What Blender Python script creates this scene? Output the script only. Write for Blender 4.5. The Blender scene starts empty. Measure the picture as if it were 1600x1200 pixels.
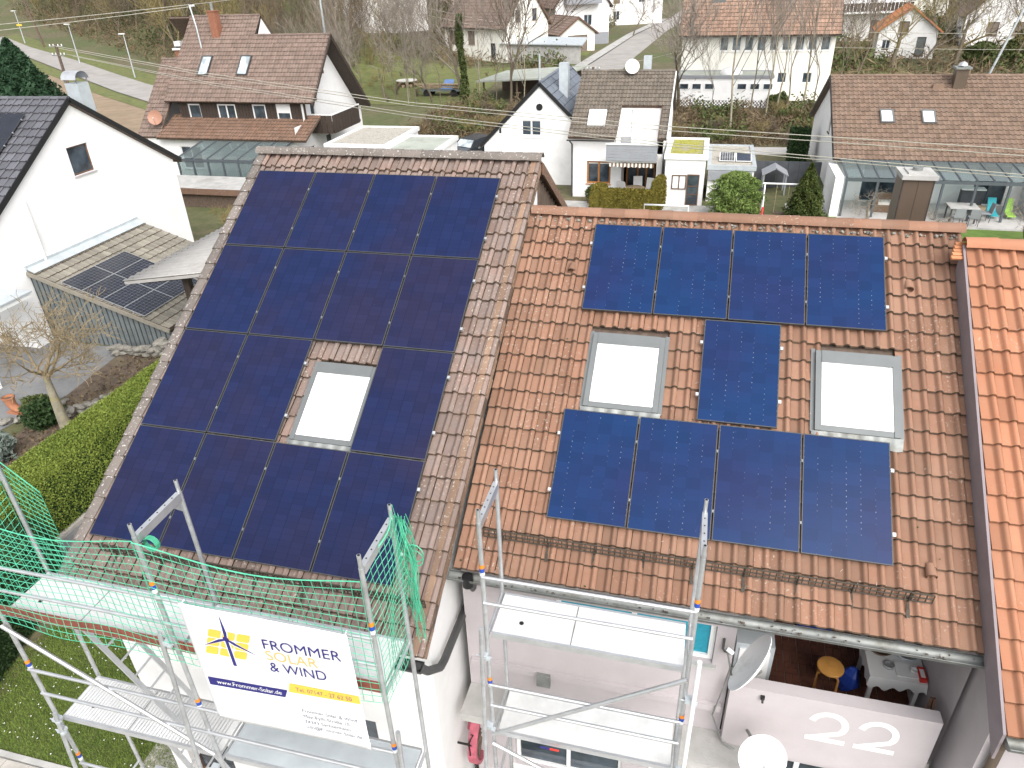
import bpy, math, random
import numpy as np
from mathutils import Vector, Matrix
random.seed(7)
rng = np.random.default_rng(11)
S = bpy.context.scene
COL = S.collection
R = math.radians
# ------------------------------------------------------------------ camera
CAM = Vector((7.924, -11.926, 3.145))
cd = bpy.data.cameras.new('camera'); cam = bpy.data.objects.new('camera', cd); COL.objects.link(cam)
cd.lens = 25.38; cd.sensor_width = 36; cd.clip_end = 3000; cd.clip_start = 0.1
_r = Vector((0.9690, 0.2450, -0.0319)).normalized(); _f = Vector((-0.2273, 0.8339, -0.5030)).normalized()
_u = _r.cross(_f).normalized(); _r = _f.cross(_u).normalized()
cam.matrix_world = Matrix.Translation(CAM) @ Matrix((_r, _u, -_f)).transposed().to_4x4()
S.camera = cam
# ------------------------------------------------------------------ sky and sun (bright overcast)
SUN_EL, SUN_AZ = R(46), R(146)          # azimuth of the sun, measured from +y clockwise
W = bpy.data.worlds.new('World'); S.world = W; W.use_nodes = True
nt = W.node_tree; nt.nodes.clear()
sky = nt.nodes.new('ShaderNodeTexSky'); sky.sky_type = 'NISHITA'; sky.sun_disc = False
sky.sun_elevation = SUN_EL; sky.sun_rotation = SUN_AZ; sky.dust_density = 3.0; sky.air_density = 1.0
hs = nt.nodes.new('ShaderNodeHueSaturation'); hs.inputs['Saturation'].default_value = 0.22
bg = nt.nodes.new('ShaderNodeBackground'); bg.inputs['Strength'].default_value = 0.15
wo = nt.nodes.new('ShaderNodeOutputWorld')
nt.links.new(sky.outputs[0], hs.inputs['Color']); nt.links.new(hs.outputs[0], bg.inputs['Color']); nt.links.new(bg.outputs[0], wo.inputs['Surface'])
sl = bpy.data.lights.new('sun', 'SUN'); sl.energy = 1.05; sl.angle = R(50); sl.color = (1.0, 0.97, 0.93)
so = bpy.data.objects.new('sun', sl); COL.objects.link(so)
_sd = Vector((math.sin(SUN_AZ) * math.cos(SUN_EL), math.cos(SUN_AZ) * math.cos(SUN_EL), math.sin(SUN_EL)))
so.rotation_euler = _sd.to_track_quat('Z', 'Y').to_euler(); so.location = (0, -30, 40)
vs = S.view_settings; vs.view_transform = 'Standard'; vs.look = 'None'; vs.exposure = 1.04; vs.gamma = 1.0

# ------------------------------------------------------------------ helpers
WL = {}                                  # world position of every object that can be a parent
def link(o, parent=None):
    COL.objects.link(o)
    if parent is not None: o.parent = parent
    return o
def tag(o, label, cat, group=None):
    o['label'] = label; o['category'] = cat
    if group: o['group'] = group
    return o
def thing(name, label, cat, loc=(0, 0, 0), rz=0.0, group=None, rx=0.0):
    o = link(bpy.data.objects.new(name, None)); o.empty_display_size = 0.2
    o.location = loc; o.rotation_euler = (rx, 0, rz)
    WL[o.name] = Vector(loc)
    return tag(o, label, cat, group)
def part(name, me, parent=None, off=None):
    o = link(bpy.data.objects.new(name, me), parent)
    if parent is not None: WL[o.name] = WL.get(parent.name, Vector((0, 0, 0)))
    else: WL[o.name] = Vector((0, 0, 0))
    if off is not None: o.location = off
    return o
def structure(o): o['kind'] = 'structure'; return o
def stuff(o): o['kind'] = 'stuff'; return o
def copy_tree(o, parent=None):
    c = o.copy(); link(c, parent); WL[c.name] = WL.get(o.name, Vector((0, 0, 0)))
    for ch in list(o.children): copy_tree(ch, c)
    return c

class MB:
    """collects shapes and links them as one mesh object"""
    def __init__(s): s.v = []; s.f = []; s.m = []; s.sm = []; s.uv = None
    def add(s, vs, fs, m=0, smooth=False):
        b = len(s.v); s.v.extend([tuple(p) for p in vs])
        for f in fs: s.f.append(tuple(i + b for i in f)); s.m.append(m); s.sm.append(smooth)
        return s
    def box(s, lo, hi, m=0, M=None):
        x0, y0, z0 = lo; x1, y1, z1 = hi
        p = [(x0,y0,z0),(x1,y0,z0),(x1,y1,z0),(x0,y1,z0),(x0,y0,z1),(x1,y0,z1),(x1,y1,z1),(x0,y1,z1)]
        if M is not None: p = [M @ Vector(q) for q in p]
        return s.add(p, [(0,3,2,1),(4,5,6,7),(0,1,5,4),(1,2,6,5),(2,3,7,6),(3,0,4,7)], m)
    def cbox(s, c, d, m=0, rot=(0, 0, 0)):
        from mathutils import Euler
        M = Matrix.Translation(c) @ Euler(rot).to_matrix().to_4x4()
        return s.box((-d[0]/2,-d[1]/2,-d[2]/2), (d[0]/2,d[1]/2,d[2]/2), m, M)
    def beam(s, p, q, w, h, m=0, up=(0, 0, 1)):
        p, q = Vector(p), Vector(q); d = q - p; L = d.length; d.normalize()
        x = d.cross(Vector(up))
        if x.length < 1e-4: x = d.cross(Vector((1, 0, 0)))
        x.normalize(); z = x.cross(d)
        M = Matrix((x, d, z)).transposed().to_4x4(); M.translation = p
        return s.box((-w/2, 0, -h/2), (w/2, L, h/2), m, M)
    def tube(s, pts, rad, n=8, m=0, cap=True, smooth=True):
        pts = [Vector(p) for p in pts]; k = len(pts)
        rads = rad if hasattr(rad, '__len__') else [rad] * k
        rings = []; ref = Vector((0.3, 0.2, 1)).normalized()
        for i, p in enumerate(pts):
            d = (pts[min(i+1, k-1)] - pts[max(i-1, 0)])
            d = d.normalized() if d.length > 1e-9 else Vector((0, 0, 1))
            a = d.cross(ref)
            if a.length < 1e-3: a = d.cross(Vector((1, 0, 0)))
            a.normalize(); b = d.cross(a)
            rings.append([p + (a*math.cos(2*math.pi*j/n) + b*math.sin(2*math.pi*j/n))*rads[i] for j in range(n)])
        vs = [q for r in rings for q in r]
        fs = [(i*n+j, i*n+(j+1) % n, (i+1)*n+(j+1) % n, (i+1)*n+j) for i in range(k-1) for j in range(n)]
        s.add(vs, fs, m, smooth)
        if cap: s.add(rings[0], [tuple(range(n))[::-1]], m); s.add(rings[-1], [tuple(range(n))], m)
        return s
    def poly(s, pts, m=0): return s.add(pts, [tuple(range(len(pts)))], m)
    def slab(s, pts, th, m=0):
        """closed plate: polygon pts (list of 3d points) thickened downwards along its normal"""
        P = [Vector(p) for p in pts]; n = Vector((0, 0, 0))
        for i in range(len(P)): n += P[i].cross(P[(i+1) % len(P)])
        n.normalize(); Q = [p - n*th for p in P]; k = len(P)
        s.add(P + Q, [tuple(range(k)), tuple(range(2*k-1, k-1, -1))] + [(i, i+k, (i+1) % k + k, (i+1) % k) for i in range(k)], m)
        return s
    def lathe(s, prof, n=24, c=(0, 0, 0), m=0, smooth=True, M=None):
        vs = []
        for r, z in prof:
            for j in range(n):
                a = 2*math.pi*j/n; p = Vector((r*math.cos(a), r*math.sin(a), z))
                if M is not None: p = M @ p
                vs.append(Vector(c) + p)
        k = len(prof)
        return s.add(vs, [(i*n+j, i*n+(j+1) % n, (i+1)*n+(j+1) % n, (i+1)*n+j) for i in range(k-1) for j in range(n)], m, smooth)
    def mesh(s, name, mats, off=None):
        me = bpy.data.meshes.new(name)
        v = s.v if off is None else [(p[0]-off[0], p[1]-off[1], p[2]-off[2]) for p in s.v]
        me.from_pydata(v, [], s.f)
        for mt in (mats if isinstance(mats, (list, tuple)) else [mats]): me.materials.append(mt)
        me.polygons.foreach_set('material_index', s.m); me.polygons.foreach_set('use_smooth', s.sm)
        me.update(); return me
    def build(s, name, mats, parent=None, local=False):
        off = None if (local or parent is None) else WL[parent.name]
        return part(name, s.mesh(name, mats, off), parent)

def np_mesh(name, V, F, mats, smooth=False):
    me = bpy.data.meshes.new(name); V = np.asarray(V, np.float32); F = np.asarray(F, np.int32); k = F.shape[1]
    me.vertices.add(len(V)); me.vertices.foreach_set('co', V.ravel())
    me.loops.add(F.size); me.loops.foreach_set('vertex_index', F.ravel())
    me.polygons.add(len(F)); me.polygons.foreach_set('loop_start', np.arange(0, F.size, k, dtype=np.int32))
    me.polygons.foreach_set('use_smooth', np.full(len(F), smooth))
    for mt in (mats if isinstance(mats, (list, tuple)) else [mats]): me.materials.append(mt)
    me.update(calc_edges=True); return me

# ------------------------------------------------------------------ materials
def nn(t, kind, **kw):
    n = t.nodes.new(kind)
    for k, v in kw.items(): setattr(n, k, v)
    return n
def newmat(name):
    m = bpy.data.materials.new(name); m.use_nodes = True; t = m.node_tree
    return m, t, t.nodes['Principled BSDF']
def mixc(t, fac, a, b, mode='MIX'):
    n = nn(t, 'ShaderNodeMix', data_type='RGBA', blend_type=mode)
    for sock, val in ((n.inputs[0], fac), (n.inputs[6], a), (n.inputs[7], b)):
        if hasattr(val, 'is_linked') or hasattr(val, 'links'): t.links.new(val, sock)
        elif isinstance(val, (int, float)): sock.default_value = val
        else: sock.default_value = (*val, 1)
    return n.outputs[2]
def mth(t, op, a, b=None, c=None, clamp=False):
    n = nn(t, 'ShaderNodeMath', operation=op, use_clamp=clamp)
    for i, v in enumerate((a, b, c)):
        if v is None: continue
        if hasattr(v, 'links'): t.links.new(v, n.inputs[i])
        else: n.inputs[i].default_value = v
    return n.outputs[0]
def ramp(t, src, lo, hi, a=0.0, b=1.0):
    n = nn(t, 'ShaderNodeMapRange'); t.links.new(src, n.inputs[0])
    for i, v in ((1, lo), (2, hi), (3, a), (4, b)): n.inputs[i].default_value = v
    return n.outputs[0]
def wpos(t): return nn(t, 'ShaderNodeNewGeometry').outputs['Position']
def noise(t, scale, detail=4, rough=0.55, vec=None):
    n = nn(t, 'ShaderNodeTexNoise'); n.inputs['Scale'].default_value = scale; n.inputs['Detail'].default_value = detail; n.inputs['Roughness'].default_value = rough
    t.links.new(vec if vec is not None else wpos(t), n.inputs['Vector']); return n.outputs[0]
def bump(t, b, h, strength, dist=0.02):
    n = nn(t, 'ShaderNodeBump'); n.inputs['Strength'].default_value = strength; n.inputs['Distance'].default_value = dist
    t.links.new(h, n.inputs['Height']); t.links.new(n.outputs[0], b.inputs['Normal'])
def plain(name, col, rough=0.6, metal=0.0, var=0.12, scale=3.0, spec=0.4, bmp=0.0, bscale=60, dirt=None, dscale=0.7, dlo=0.52, dhi=0.72):
    m, t, b = newmat(name)
    n = noise(t, scale); f = ramp(t, n, 0.3, 0.7)
    lo = tuple(c*(1-var) for c in col); hi = tuple(min(1, c*(1+var)) for c in col)
    out = mixc(t, f, lo, hi)
    if dirt is not None:
        d = ramp(t, noise(t, dscale, 8, 0.65), dlo, dhi); out = mixc(t, d, out, dirt)
    t.links.new(out, b.inputs['Base Color'])
    b.inputs['Roughness'].default_value = rough; b.inputs['Metallic'].default_value = metal; b.inputs['Specular IOR Level'].default_value = spec
    if bmp: bump(t, b, noise(t, bscale, 3), bmp)
    return m
def tilemat(name, col, lichen=0.35, dark=0.5, stain=(0.10, 0.08, 0.06), rough=0.75, lich=(0.50, 0.48, 0.42), tint=None):
    """clay or concrete tile: every tile a little different, weather stains, pale lichen spots"""
    m, t, b = newmat(name)
    oi = nn(t, 'ShaderNodeObjectInfo').outputs['Random']
    at = nn(t, 'ShaderNodeAttribute', attribute_name='rnd').outputs['Fac']
    rd = mth(t, 'FRACT', mth(t, 'ADD', oi, at))
    v = ramp(t, rd, 0, 1, 0.80, 1.16)
    c1 = mixc(t, ramp(t, noise(t, 2.2, 5), 0.35, 0.7), col, tint or tuple(c*0.82 for c in col))
    hsv = nn(t, 'ShaderNodeHueSaturation'); t.links.new(c1, hsv.inputs['Color']); t.links.new(v, hsv.inputs['Value'])
    c2 = mixc(t, mth(t, 'MULTIPLY', ramp(t, noise(t, 7, 8, 0.7), 0.50, 0.78), dark), hsv.outputs[0], stain)
    sp = mth(t, 'MULTIPLY', ramp(t, noise(t, 26, 3, 0.6), 0.60, 0.68), ramp(t, noise(t, 1.1, 4), 0.62-lichen*0.5, 0.80-lichen*0.4))
    c3 = mixc(t, mth(t, 'MULTIPLY', sp, 0.85), c2, lich)
    t.links.new(c3, b.inputs['Base Color']); b.inputs['Roughness'].default_value = rough; b.inputs['Specular IOR Level'].default_value = 0.3
    bump(t, b, noise(t, 70, 3), 0.25, 0.01)
    return m
def glassmat(name, col=(0.03, 0.04, 0.05), rough=0.06, spec=0.6):
    m, t, b = newmat(name)
    c = mixc(t, ramp(t, noise(t, 1.7, 3), 0.4, 0.65), col, tuple(min(1, c*2.2+0.01) for c in col))
    t.links.new(c, b.inputs['Base Color']); b.inputs['Roughness'].default_value = rough; b.inputs['Specular IOR Level'].default_value = spec
    return m
def clearglass(name, tint=(0.8, 0.9, 0.9), alpha=0.35):
    m, t, b = newmat(name)
    tr = nn(t, 'ShaderNodeBsdfTransparent'); tr.inputs[0].default_value = (*tint, 1)
    b.inputs['Base Color'].default_value = (*[c*0.3 for c in tint], 1); b.inputs['Roughness'].default_value = 0.05
    mx = nn(t, 'ShaderNodeMixShader'); mx.inputs[0].default_value = alpha
    t.links.new(tr.outputs[0], mx.inputs[1]); t.links.new(b.outputs[0], mx.inputs[2])
    t.links.new(mx.outputs[0], t.nodes['Material Output'].inputs['Surface']); return m
def leafmat(name, a, b_, rough=0.7):
    m, t, b = newmat(name)
    at = nn(t, 'ShaderNodeAttribute', attribute_name='rnd').outputs['Fac']
    f = mth(t, 'ADD', mth(t, 'MULTIPLY', at, 0.6), mth(t, 'MULTIPLY', ramp(t, noise(t, 0.9, 4), 0.3, 0.7), 0.4))
    t.links.new(mixc(t, f, a, b_), b.inputs['Base Color']); b.inputs['Roughness'].default_value = rough; b.inputs['Specular IOR Level'].default_value = 0.2
    return m

M = dict(
 white=plain('white_render', (0.84, 0.83, 0.82), 0.9, var=0.03, bmp=0.12, bscale=45, dirt=(0.66, 0.65, 0.63), dscale=0.5, dlo=0.55, dhi=0.85),
 pink=plain('pale_pink_render', (0.47, 0.43, 0.438), 0.9, var=0.04, bmp=0.1, bscale=45, dirt=(0.42, 0.375, 0.38), dscale=0.7),
 cream=plain('cream_render', (0.82, 0.80, 0.73), 0.9, var=0.06, bmp=0.15, bscale=20, dirt=(0.66, 0.64, 0.56), dscale=0.6, dlo=0.55, dhi=0.85),
 greywall=plain('grey_render', (0.27, 0.28, 0.30), 0.9, var=0.06),
 anthr=plain('anthracite_panel', (0.07, 0.075, 0.085), 0.6, var=0.15),
 concrete=plain('concrete', (0.42, 0.41, 0.39), 0.9, var=0.15, bmp=0.2, bscale=30, dirt=(0.28, 0.27, 0.25)),
 asphalt=plain('asphalt', (0.20, 0.20, 0.20), 0.95, var=0.12, scale=1.2, bmp=0.3, bscale=120, dirt=(0.14, 0.14, 0.135)),
 tarmac_far=plain('worn_road', (0.33, 0.31, 0.29), 0.95, var=0.1, scale=0.6, dirt=(0.25, 0.24, 0.22), dscale=0.25),
 paving=plain('paving_stone', (0.44, 0.41, 0.37), 0.9, var=0.1, scale=6, bmp=0.2, dirt=(0.32, 0.30, 0.26), dscale=2),
 terrace=plain('pale_terrace_stone', (0.48, 0.46, 0.44), 0.85, var=0.08),
 gravel=plain('gravel', (0.42, 0.39, 0.34), 0.95, var=0.3, scale=14, bmp=0.7, bscale=55, dirt=(0.25, 0.24, 0.19), dscale=3),
 sedum=plain('sedum', (0.30, 0.29, 0.05), 0.95, var=0.4, scale=9, bmp=0.6, bscale=40, dirt=(0.33, 0.29, 0.22), dscale=1.2, dlo=0.48, dhi=0.6),
 wood_dark=plain('dark_stained_timber', (0.050, 0.036, 0.028), 0.7, var=0.35, scale=12),
 wood_brown=plain('weathered_brown_timber', (0.12, 0.085, 0.065), 0.8, var=0.3, scale=9),
 wood_green=plain('grey_green_boards', (0.145, 0.165, 0.165), 0.75, var=0.16, scale=4, dirt=(0.10, 0.115, 0.11), dscale=1.5),
 wood_gold=plain('honey_timber', (0.62, 0.30, 0.075), 0.45, var=0.12, scale=10),
 alu=plain('aluminium', (0.62, 0.63, 0.64), 0.38, 0.75, var=0.10, scale=5),
 alu_dull=plain('galvanised_tube', (0.50, 0.51, 0.52), 0.45, 0.6, var=0.15, scale=7, dirt=(0.36, 0.36, 0.36), dscale=5),
 deck=plain('pale_deck_board', (0.66, 0.66, 0.65), 0.7, 0.0, var=0.05, scale=4, dirt=(0.52, 0.51, 0.49), dscale=1.8, dlo=0.5, dhi=0.8),
 toe=plain('red_brown_toe_board', (0.23, 0.065, 0.045), 0.75, var=0.2, scale=6),
 zinc=plain('weathered_zinc', (0.26, 0.27, 0.26), 0.55, 0.4, var=0.2, scale=4, dirt=(0.14, 0.13, 0.10), dscale=3),
 zinc_light=plain('pale_zinc', (0.50, 0.54, 0.56), 0.5, 0.3, var=0.1, scale=3),
 darkmetal=plain('dark_grey_metal', (0.085, 0.085, 0.085), 0.5, 0.3, var=0.1),
 brownmetal=plain('brown_sheet_metal', (0.115, 0.085, 0.062), 0.45, 0.2, var=0.08, scale=2),
 anthmetal=plain('anthracite_metal', (0.10, 0.115, 0.13), 0.45, 0.3, var=0.08),
 frame=plain('grey_window_cladding', (0.17, 0.18, 0.18), 0.45, 0.3, var=0.06),
 wframe=plain('white_window_frame', (0.80, 0.80, 0.79), 0.5, var=0.03),
 bframe=plain('brown_window_frame', (0.13, 0.075, 0.05), 0.6, var=0.15),
 oframe=plain('orange_brown_window_frame', (0.40, 0.17, 0.045), 0.5, var=0.15),
 shutter=plain('closed_roller_shutter', (0.20, 0.16, 0.13), 0.7, var=0.15),
 teal=plain('teal_shutter', (0.02, 0.28, 0.38), 0.5, var=0.15, scale=20),
 blind=plain('white_blind', (0.90, 0.91, 0.92), 0.25, var=0.01, spec=0.6),
 skyglass=glassmat('roof_window_glass', (0.30, 0.34, 0.36), 0.05, 1.0),
 glass=glassmat('window_glass'),
 cglass=clearglass('conservatory_glass', (0.72, 0.82, 0.82), 0.45),
 pv_frame=plain('panel_frame', (0.075, 0.078, 0.08), 0.5, 0.3, var=0.1, scale=10),
 black=plain('black_plastic', (0.012, 0.012, 0.013), 0.5, var=0.1),
 brick=plain('chimney_brick', (0.27, 0.115, 0.07), 0.85, var=0.25, scale=12, bmp=0.3),
 terracotta=plain('terracotta', (0.38, 0.16, 0.085), 0.75, var=0.15, scale=8),
 clay_floor=plain('red_brown_floor_tile', (0.11, 0.042, 0.026), 0.55, var=0.3, scale=5),
 dishwhite=plain('white_dish_paint', (0.84, 0.82, 0.81), 0.45, var=0.03, dirt=(0.62, 0.60, 0.58), dscale=3),
 netgreen=plain('green_net_cord', (0.09, 0.47, 0.29), 0.6, var=0.15, scale=6),
 pinkpaint=plain('faded_red_paint', (0.45, 0.11, 0.15), 0.55, var=0.2, scale=9),
 iron=plain('black_iron', (0.018, 0.017, 0.016), 0.6, 0.3, var=0.2),
 orange=plain('orange_band', (0.85, 0.25, 0.02), 0.5, var=0.05),
 blueband=plain('blue_band', (0.02, 0.07, 0.38), 0.5, var=0.05),
 redband=plain('red_band', (0.65, 0.04, 0.03), 0.5, var=0.05),
 bark=plain('bark', (0.16, 0.13, 0.095), 0.95, var=0.3, scale=6, bmp=0.5, bscale=25, dirt=(0.19, 0.19, 0.10), dscale=2.5),
 bark_pale=plain('pale_bark', (0.30, 0.27, 0.20), 0.95, var=0.25, scale=6, dirt=(0.30, 0.25, 0.08), dscale=3),
 twig=plain('twigs', (0.15, 0.115, 0.085), 0.95, var=0.3, scale=1.5),
 twig_olive=plain('olive_twigs', (0.24, 0.195, 0.085), 0.95, var=0.3, scale=1.5),
 twig_tan=plain('tan_twigs', (0.25, 0.195, 0.115), 0.95, var=0.3, scale=4),
 twig_grey=plain('grey_twigs', (0.25, 0.215, 0.18), 0.95, var=0.25, scale=1.5),
 stone=plain('field_stone', (0.24, 0.225, 0.195), 0.95, var=0.3, scale=5, bmp=0.6, bscale=18, dirt=(0.12, 0.115, 0.095), dscale=4),
 soil=plain('garden_soil', (0.115, 0.085, 0.062), 1.0, var=0.35, scale=3, bmp=0.7, bscale=20, dirt=(0.17, 0.15, 0.09), dscale=1.2),
 navy=plain('navy_print', (0.020, 0.018, 0.16), 0.5, var=0.03),
 amber=plain('amber_print', (0.86, 0.50, 0.07), 0.5, var=0.03),
 peach=plain('pale_orange_print', (0.80, 0.44, 0.16), 0.5, var=0.03),
 greyprint=plain('grey_print', (0.12, 0.12, 0.17), 0.5, var=0.03),
 bannerw=plain('banner_fabric', (0.83, 0.83, 0.84), 0.6, var=0.015),
 plastwhite=plain('white_plastic', (0.76, 0.76, 0.75), 0.4, var=0.03),
 blueplastic=plain('blue_plastic', (0.02, 0.06, 0.36), 0.45, var=0.1),
 greyblue=plain('grey_blue_seat', (0.16, 0.18, 0.24), 0.6, var=0.1),
 turq=plain('turquoise_fabric', (0.05, 0.42, 0.48), 0.7, var=0.08),
 lime=plain('lime_fabric', (0.34, 0.58, 0.10), 0.7, var=0.08),
 wicker=plain('brown_wicker', (0.15, 0.10, 0.065), 0.8, var=0.3, scale=20),
 cushion=plain('pale_cushion', (0.62, 0.60, 0.55), 0.9, var=0.05),
 carpaint=plain('dark_car_paint', (0.05, 0.055, 0.065), 0.25, 0.4, var=0.05),
 tyre=plain('tyre_rubber', (0.02, 0.02, 0.02), 0.85, var=0.1),
 lampglass=plain('lamp_cover', (0.75, 0.76, 0.74), 0.3, var=0.03),
 corrug=plain('weathered_corrugated_sheet', (0.37, 0.355, 0.335), 0.75, 0.0, var=0.10, scale=3, dirt=(0.30, 0.28, 0.25), dscale=2),
 flatroof=plain('grey_green_roof_felt', (0.38, 0.40, 0.35), 0.9, var=0.12, scale=0.8, dirt=(0.28, 0.29, 0.24), dscale=0.9),
 tarp=plain('blue_tarpaulin', (0.16, 0.26, 0.50), 0.6, var=0.2),
 logs=plain('cut_timber', (0.35, 0.27, 0.18), 0.9, var=0.35, scale=6),
 # tiles
 t_h1=tilemat('mauve_brown_tile', (0.235, 0.182, 0.160), 0.50, 0.42, tint=(0.235, 0.158, 0.128)),
 t_h1e=tilemat('ochre_edge_tile', (0.27, 0.175, 0.12), 0.7, 0.45, stain=(0.12, 0.08, 0.055)),
 t_h1v=tilemat('grey_verge_tile', (0.200, 0.172, 0.152), 0.95, 0.45, stain=(0.17, 0.14, 0.11), lich=(0.62, 0.61, 0.58)),
 t_h2=tilemat('red_brown_clay_tile', (0.275, 0.160, 0.108), 0.24, 0.26, stain=(0.13, 0.075, 0.045), tint=(0.265, 0.138, 0.088)),
 t_h3=tilemat('fresh_orange_clay_tile', (0.405, 0.195, 0.115), 0.12, 0.18, stain=(0.27, 0.10, 0.05), tint=(0.40, 0.172, 0.095)),
 t_dark=tilemat('slate_grey_tile', (0.125, 0.125, 0.14), 0.05, 0.15, stain=(0.07, 0.07, 0.08), rough=0.5),
 t_annex=tilemat('grey_brown_flat_tile', (0.25, 0.23, 0.19), 0.5, 0.5, stain=(0.12, 0.11, 0.085), lich=(0.34, 0.33, 0.24)),
 t_brown=tilemat('faded_brown_tile', (0.215, 0.155, 0.128), 0.5, 0.45, stain=(0.15, 0.09, 0.065)),
 t_rust=tilemat('rusty_brown_tile', (0.205, 0.122, 0.085), 0.5, 0.5, stain=(0.14, 0.08, 0.05)),
 t_taupe=tilemat('grey_taupe_tile', (0.165, 0.14, 0.115), 0.6, 0.5, stain=(0.08, 0.07, 0.055), lich=(0.36, 0.34, 0.24)),
 t_tan=tilemat('tan_brown_tile', (0.215, 0.145, 0.105), 0.45, 0.35, stain=(0.16, 0.115, 0.09)),
 t_pale=tilemat('pale_red_tile', (0.36, 0.23, 0.165), 0.6, 0.4, stain=(0.17, 0.11, 0.08)),
 t_blue=tilemat('blue_grey_tile', (0.15, 0.17, 0.20), 0.05, 0.2, stain=(0.08, 0.09, 0.11), rough=0.45),
 t_orange=tilemat('orange_tile_far', (0.50, 0.21, 0.10), 0.2, 0.3, stain=(0.3, 0.12, 0.06)),
 # plants
 grass=leafmat('grass_blades', (0.095, 0.165, 0.030), (0.22, 0.28, 0.060)),
 hedge=leafmat('hedge_leaf', (0.085, 0.130, 0.022), (0.245, 0.295, 0.055)),
 hedge_dark=leafmat('dark_hedge_leaf', (0.014, 0.035, 0.012), (0.05, 0.085, 0.028)),
 hedge_olive=leafmat('olive_hedge_leaf', (0.08, 0.07, 0.012), (0.20, 0.165, 0.03)),
 thuja=leafmat('thuja_leaf', (0.085, 0.14, 0.03), (0.21, 0.27, 0.08)),
 cypress=leafmat('cypress_leaf', (0.030, 0.048, 0.012), (0.095, 0.115, 0.03)),
 conifer=leafmat('conifer_needle', (0.010, 0.034, 0.016), (0.045, 0.09, 0.045)),
 shrub=leafmat('shrub_leaf', (0.05, 0.075, 0.022), (0.12, 0.14, 0.05)),
 drybrush=leafmat('dry_leaf_litter', (0.10, 0.070, 0.042), (0.21, 0.160, 0.095)),
 ivy=leafmat('ivy_leaf', (0.025, 0.05, 0.016), (0.09, 0.13, 0.045)),
 greyshrub=leafmat('grey_green_leaf', (0.09, 0.12, 0.10), (0.20, 0.23, 0.20)),
 wire=plain('weathered_cable', (0.40, 0.38, 0.32), 0.7, var=0.1),
 petal=plain('white_petal', (0.82, 0.82, 0.80), 0.8, var=0.02),
)
def pvmat(name, base, alt, gloss, line, glint):
    """solar glass: cells six across, dark cell gaps, faint conductor marks with painted glints; the tint drifts over each sheet"""
    m, t, b = newmat(name)
    tc = nn(t, 'ShaderNodeTexCoord').outputs['UV']
    sx = nn(t, 'ShaderNodeSeparateXYZ'); t.links.new(tc, sx.inputs[0])
    oi = nn(t, 'ShaderNodeObjectInfo').outputs['Random']
    def grid(src, n, w):
        fr = mth(t, 'FRACT', mth(t, 'MULTIPLY', src, n)); d = mth(t, 'ABSOLUTE', mth(t, 'SUBTRACT', fr, 0.5))
        return mth(t, 'GREATER_THAN', d, 0.5 - w)
    gx = grid(sx.outputs[0], 6.0, 0.012); gy = grid(sx.outputs[1], 20.0, 0.022)
    off = nn(t, 'ShaderNodeVectorMath', operation='ADD'); t.links.new(wpos(t), off.inputs[0])
    cmb = nn(t, 'ShaderNodeCombineXYZ'); t.links.new(mth(t, 'MULTIPLY', oi, 37.0), cmb.inputs[0]); t.links.new(cmb.outputs[0], off.inputs[1])
    f = ramp(t, noise(t, 0.8, 3, 0.5, off.outputs[0]), 0.36, 0.66)
    c = mixc(t, f, base, alt)
    cell = nn(t, 'ShaderNodeTexWhiteNoise', noise_dimensions='2D')
    fl = nn(t, 'ShaderNodeVectorMath', operation='FLOOR'); ml = nn(t, 'ShaderNodeVectorMath', operation='MULTIPLY'); ml.inputs[1].default_value = (6, 10, 1)
    t.links.new(tc, ml.inputs[0]); t.links.new(ml.outputs[0], fl.inputs[0]); t.links.new(fl.outputs[0], cell.inputs['Vector'])
    hsv = nn(t, 'ShaderNodeHueSaturation'); t.links.new(c, hsv.inputs['Color']); t.links.new(ramp(t, cell.outputs[0], 0, 1, 0.9, 1.1), hsv.inputs['Value'])
    c = mixc(t, mth(t, 'MULTIPLY', mth(t, 'MAXIMUM', mth(t, 'MULTIPLY', gx, 1.0), mth(t, 'MULTIPLY', gy, 0.45)), line), hsv.outputs[0], (0.004, 0.005, 0.012))
    if glint:  # pale glints on the conductors, put into the base colour
        dot = mth(t, 'MULTIPLY', grid(mth(t, 'ADD', sx.outputs[0], 0.0), 6.0, 0.018), grid(sx.outputs[1], 20.0, 0.10))
        sp = mth(t, 'MULTIPLY', dot, ramp(t, noise(t, 3.0, 2), 0.45, 0.7)); c = mixc(t, mth(t, 'MULTIPLY', sp, glint), c, (0.35, 0.40, 0.5))
    dust = ramp(t, noise(t, 14, 6, 0.7), 0.66, 0.80); c = mixc(t, mth(t, 'MULTIPLY', dust, 0.10), c, (0.4, 0.4, 0.4))
    t.links.new(c, b.inputs['Base Color']); b.inputs['Roughness'].default_value = gloss; b.inputs['Specular IOR Level'].default_value = 0.16
    return m
M['pv_a'] = pvmat('solar_glass_violet_black', (0.011, 0.019, 0.066), (0.019, 0.019, 0.052), 0.22, 0.75, 0.0)
M['pv_b'] = pvmat('solar_glass_blue', (0.008, 0.030, 0.100), (0.013, 0.024, 0.085), 0.20, 0.25, 0.75)
M['pv_c'] = plain('solar_cells_black', (0.015, 0.018, 0.028), 0.2, var=0.2)
M['cell_line'] = plain('cell_lines', (0.22, 0.23, 0.26), 0.4, var=0.05)
M['dish_clay'] = plain('clay_coloured_dish', (0.38, 0.20, 0.135), 0.5, var=0.06)
M['paleglass'] = glassmat('pale_window_glass', (0.11, 0.13, 0.14), 0.08, 0.8)
M['pv_far'] = plain('solar_cells_grey_blue', (0.035, 0.045, 0.07), 0.15, var=0.2, spec=0.7)
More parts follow.
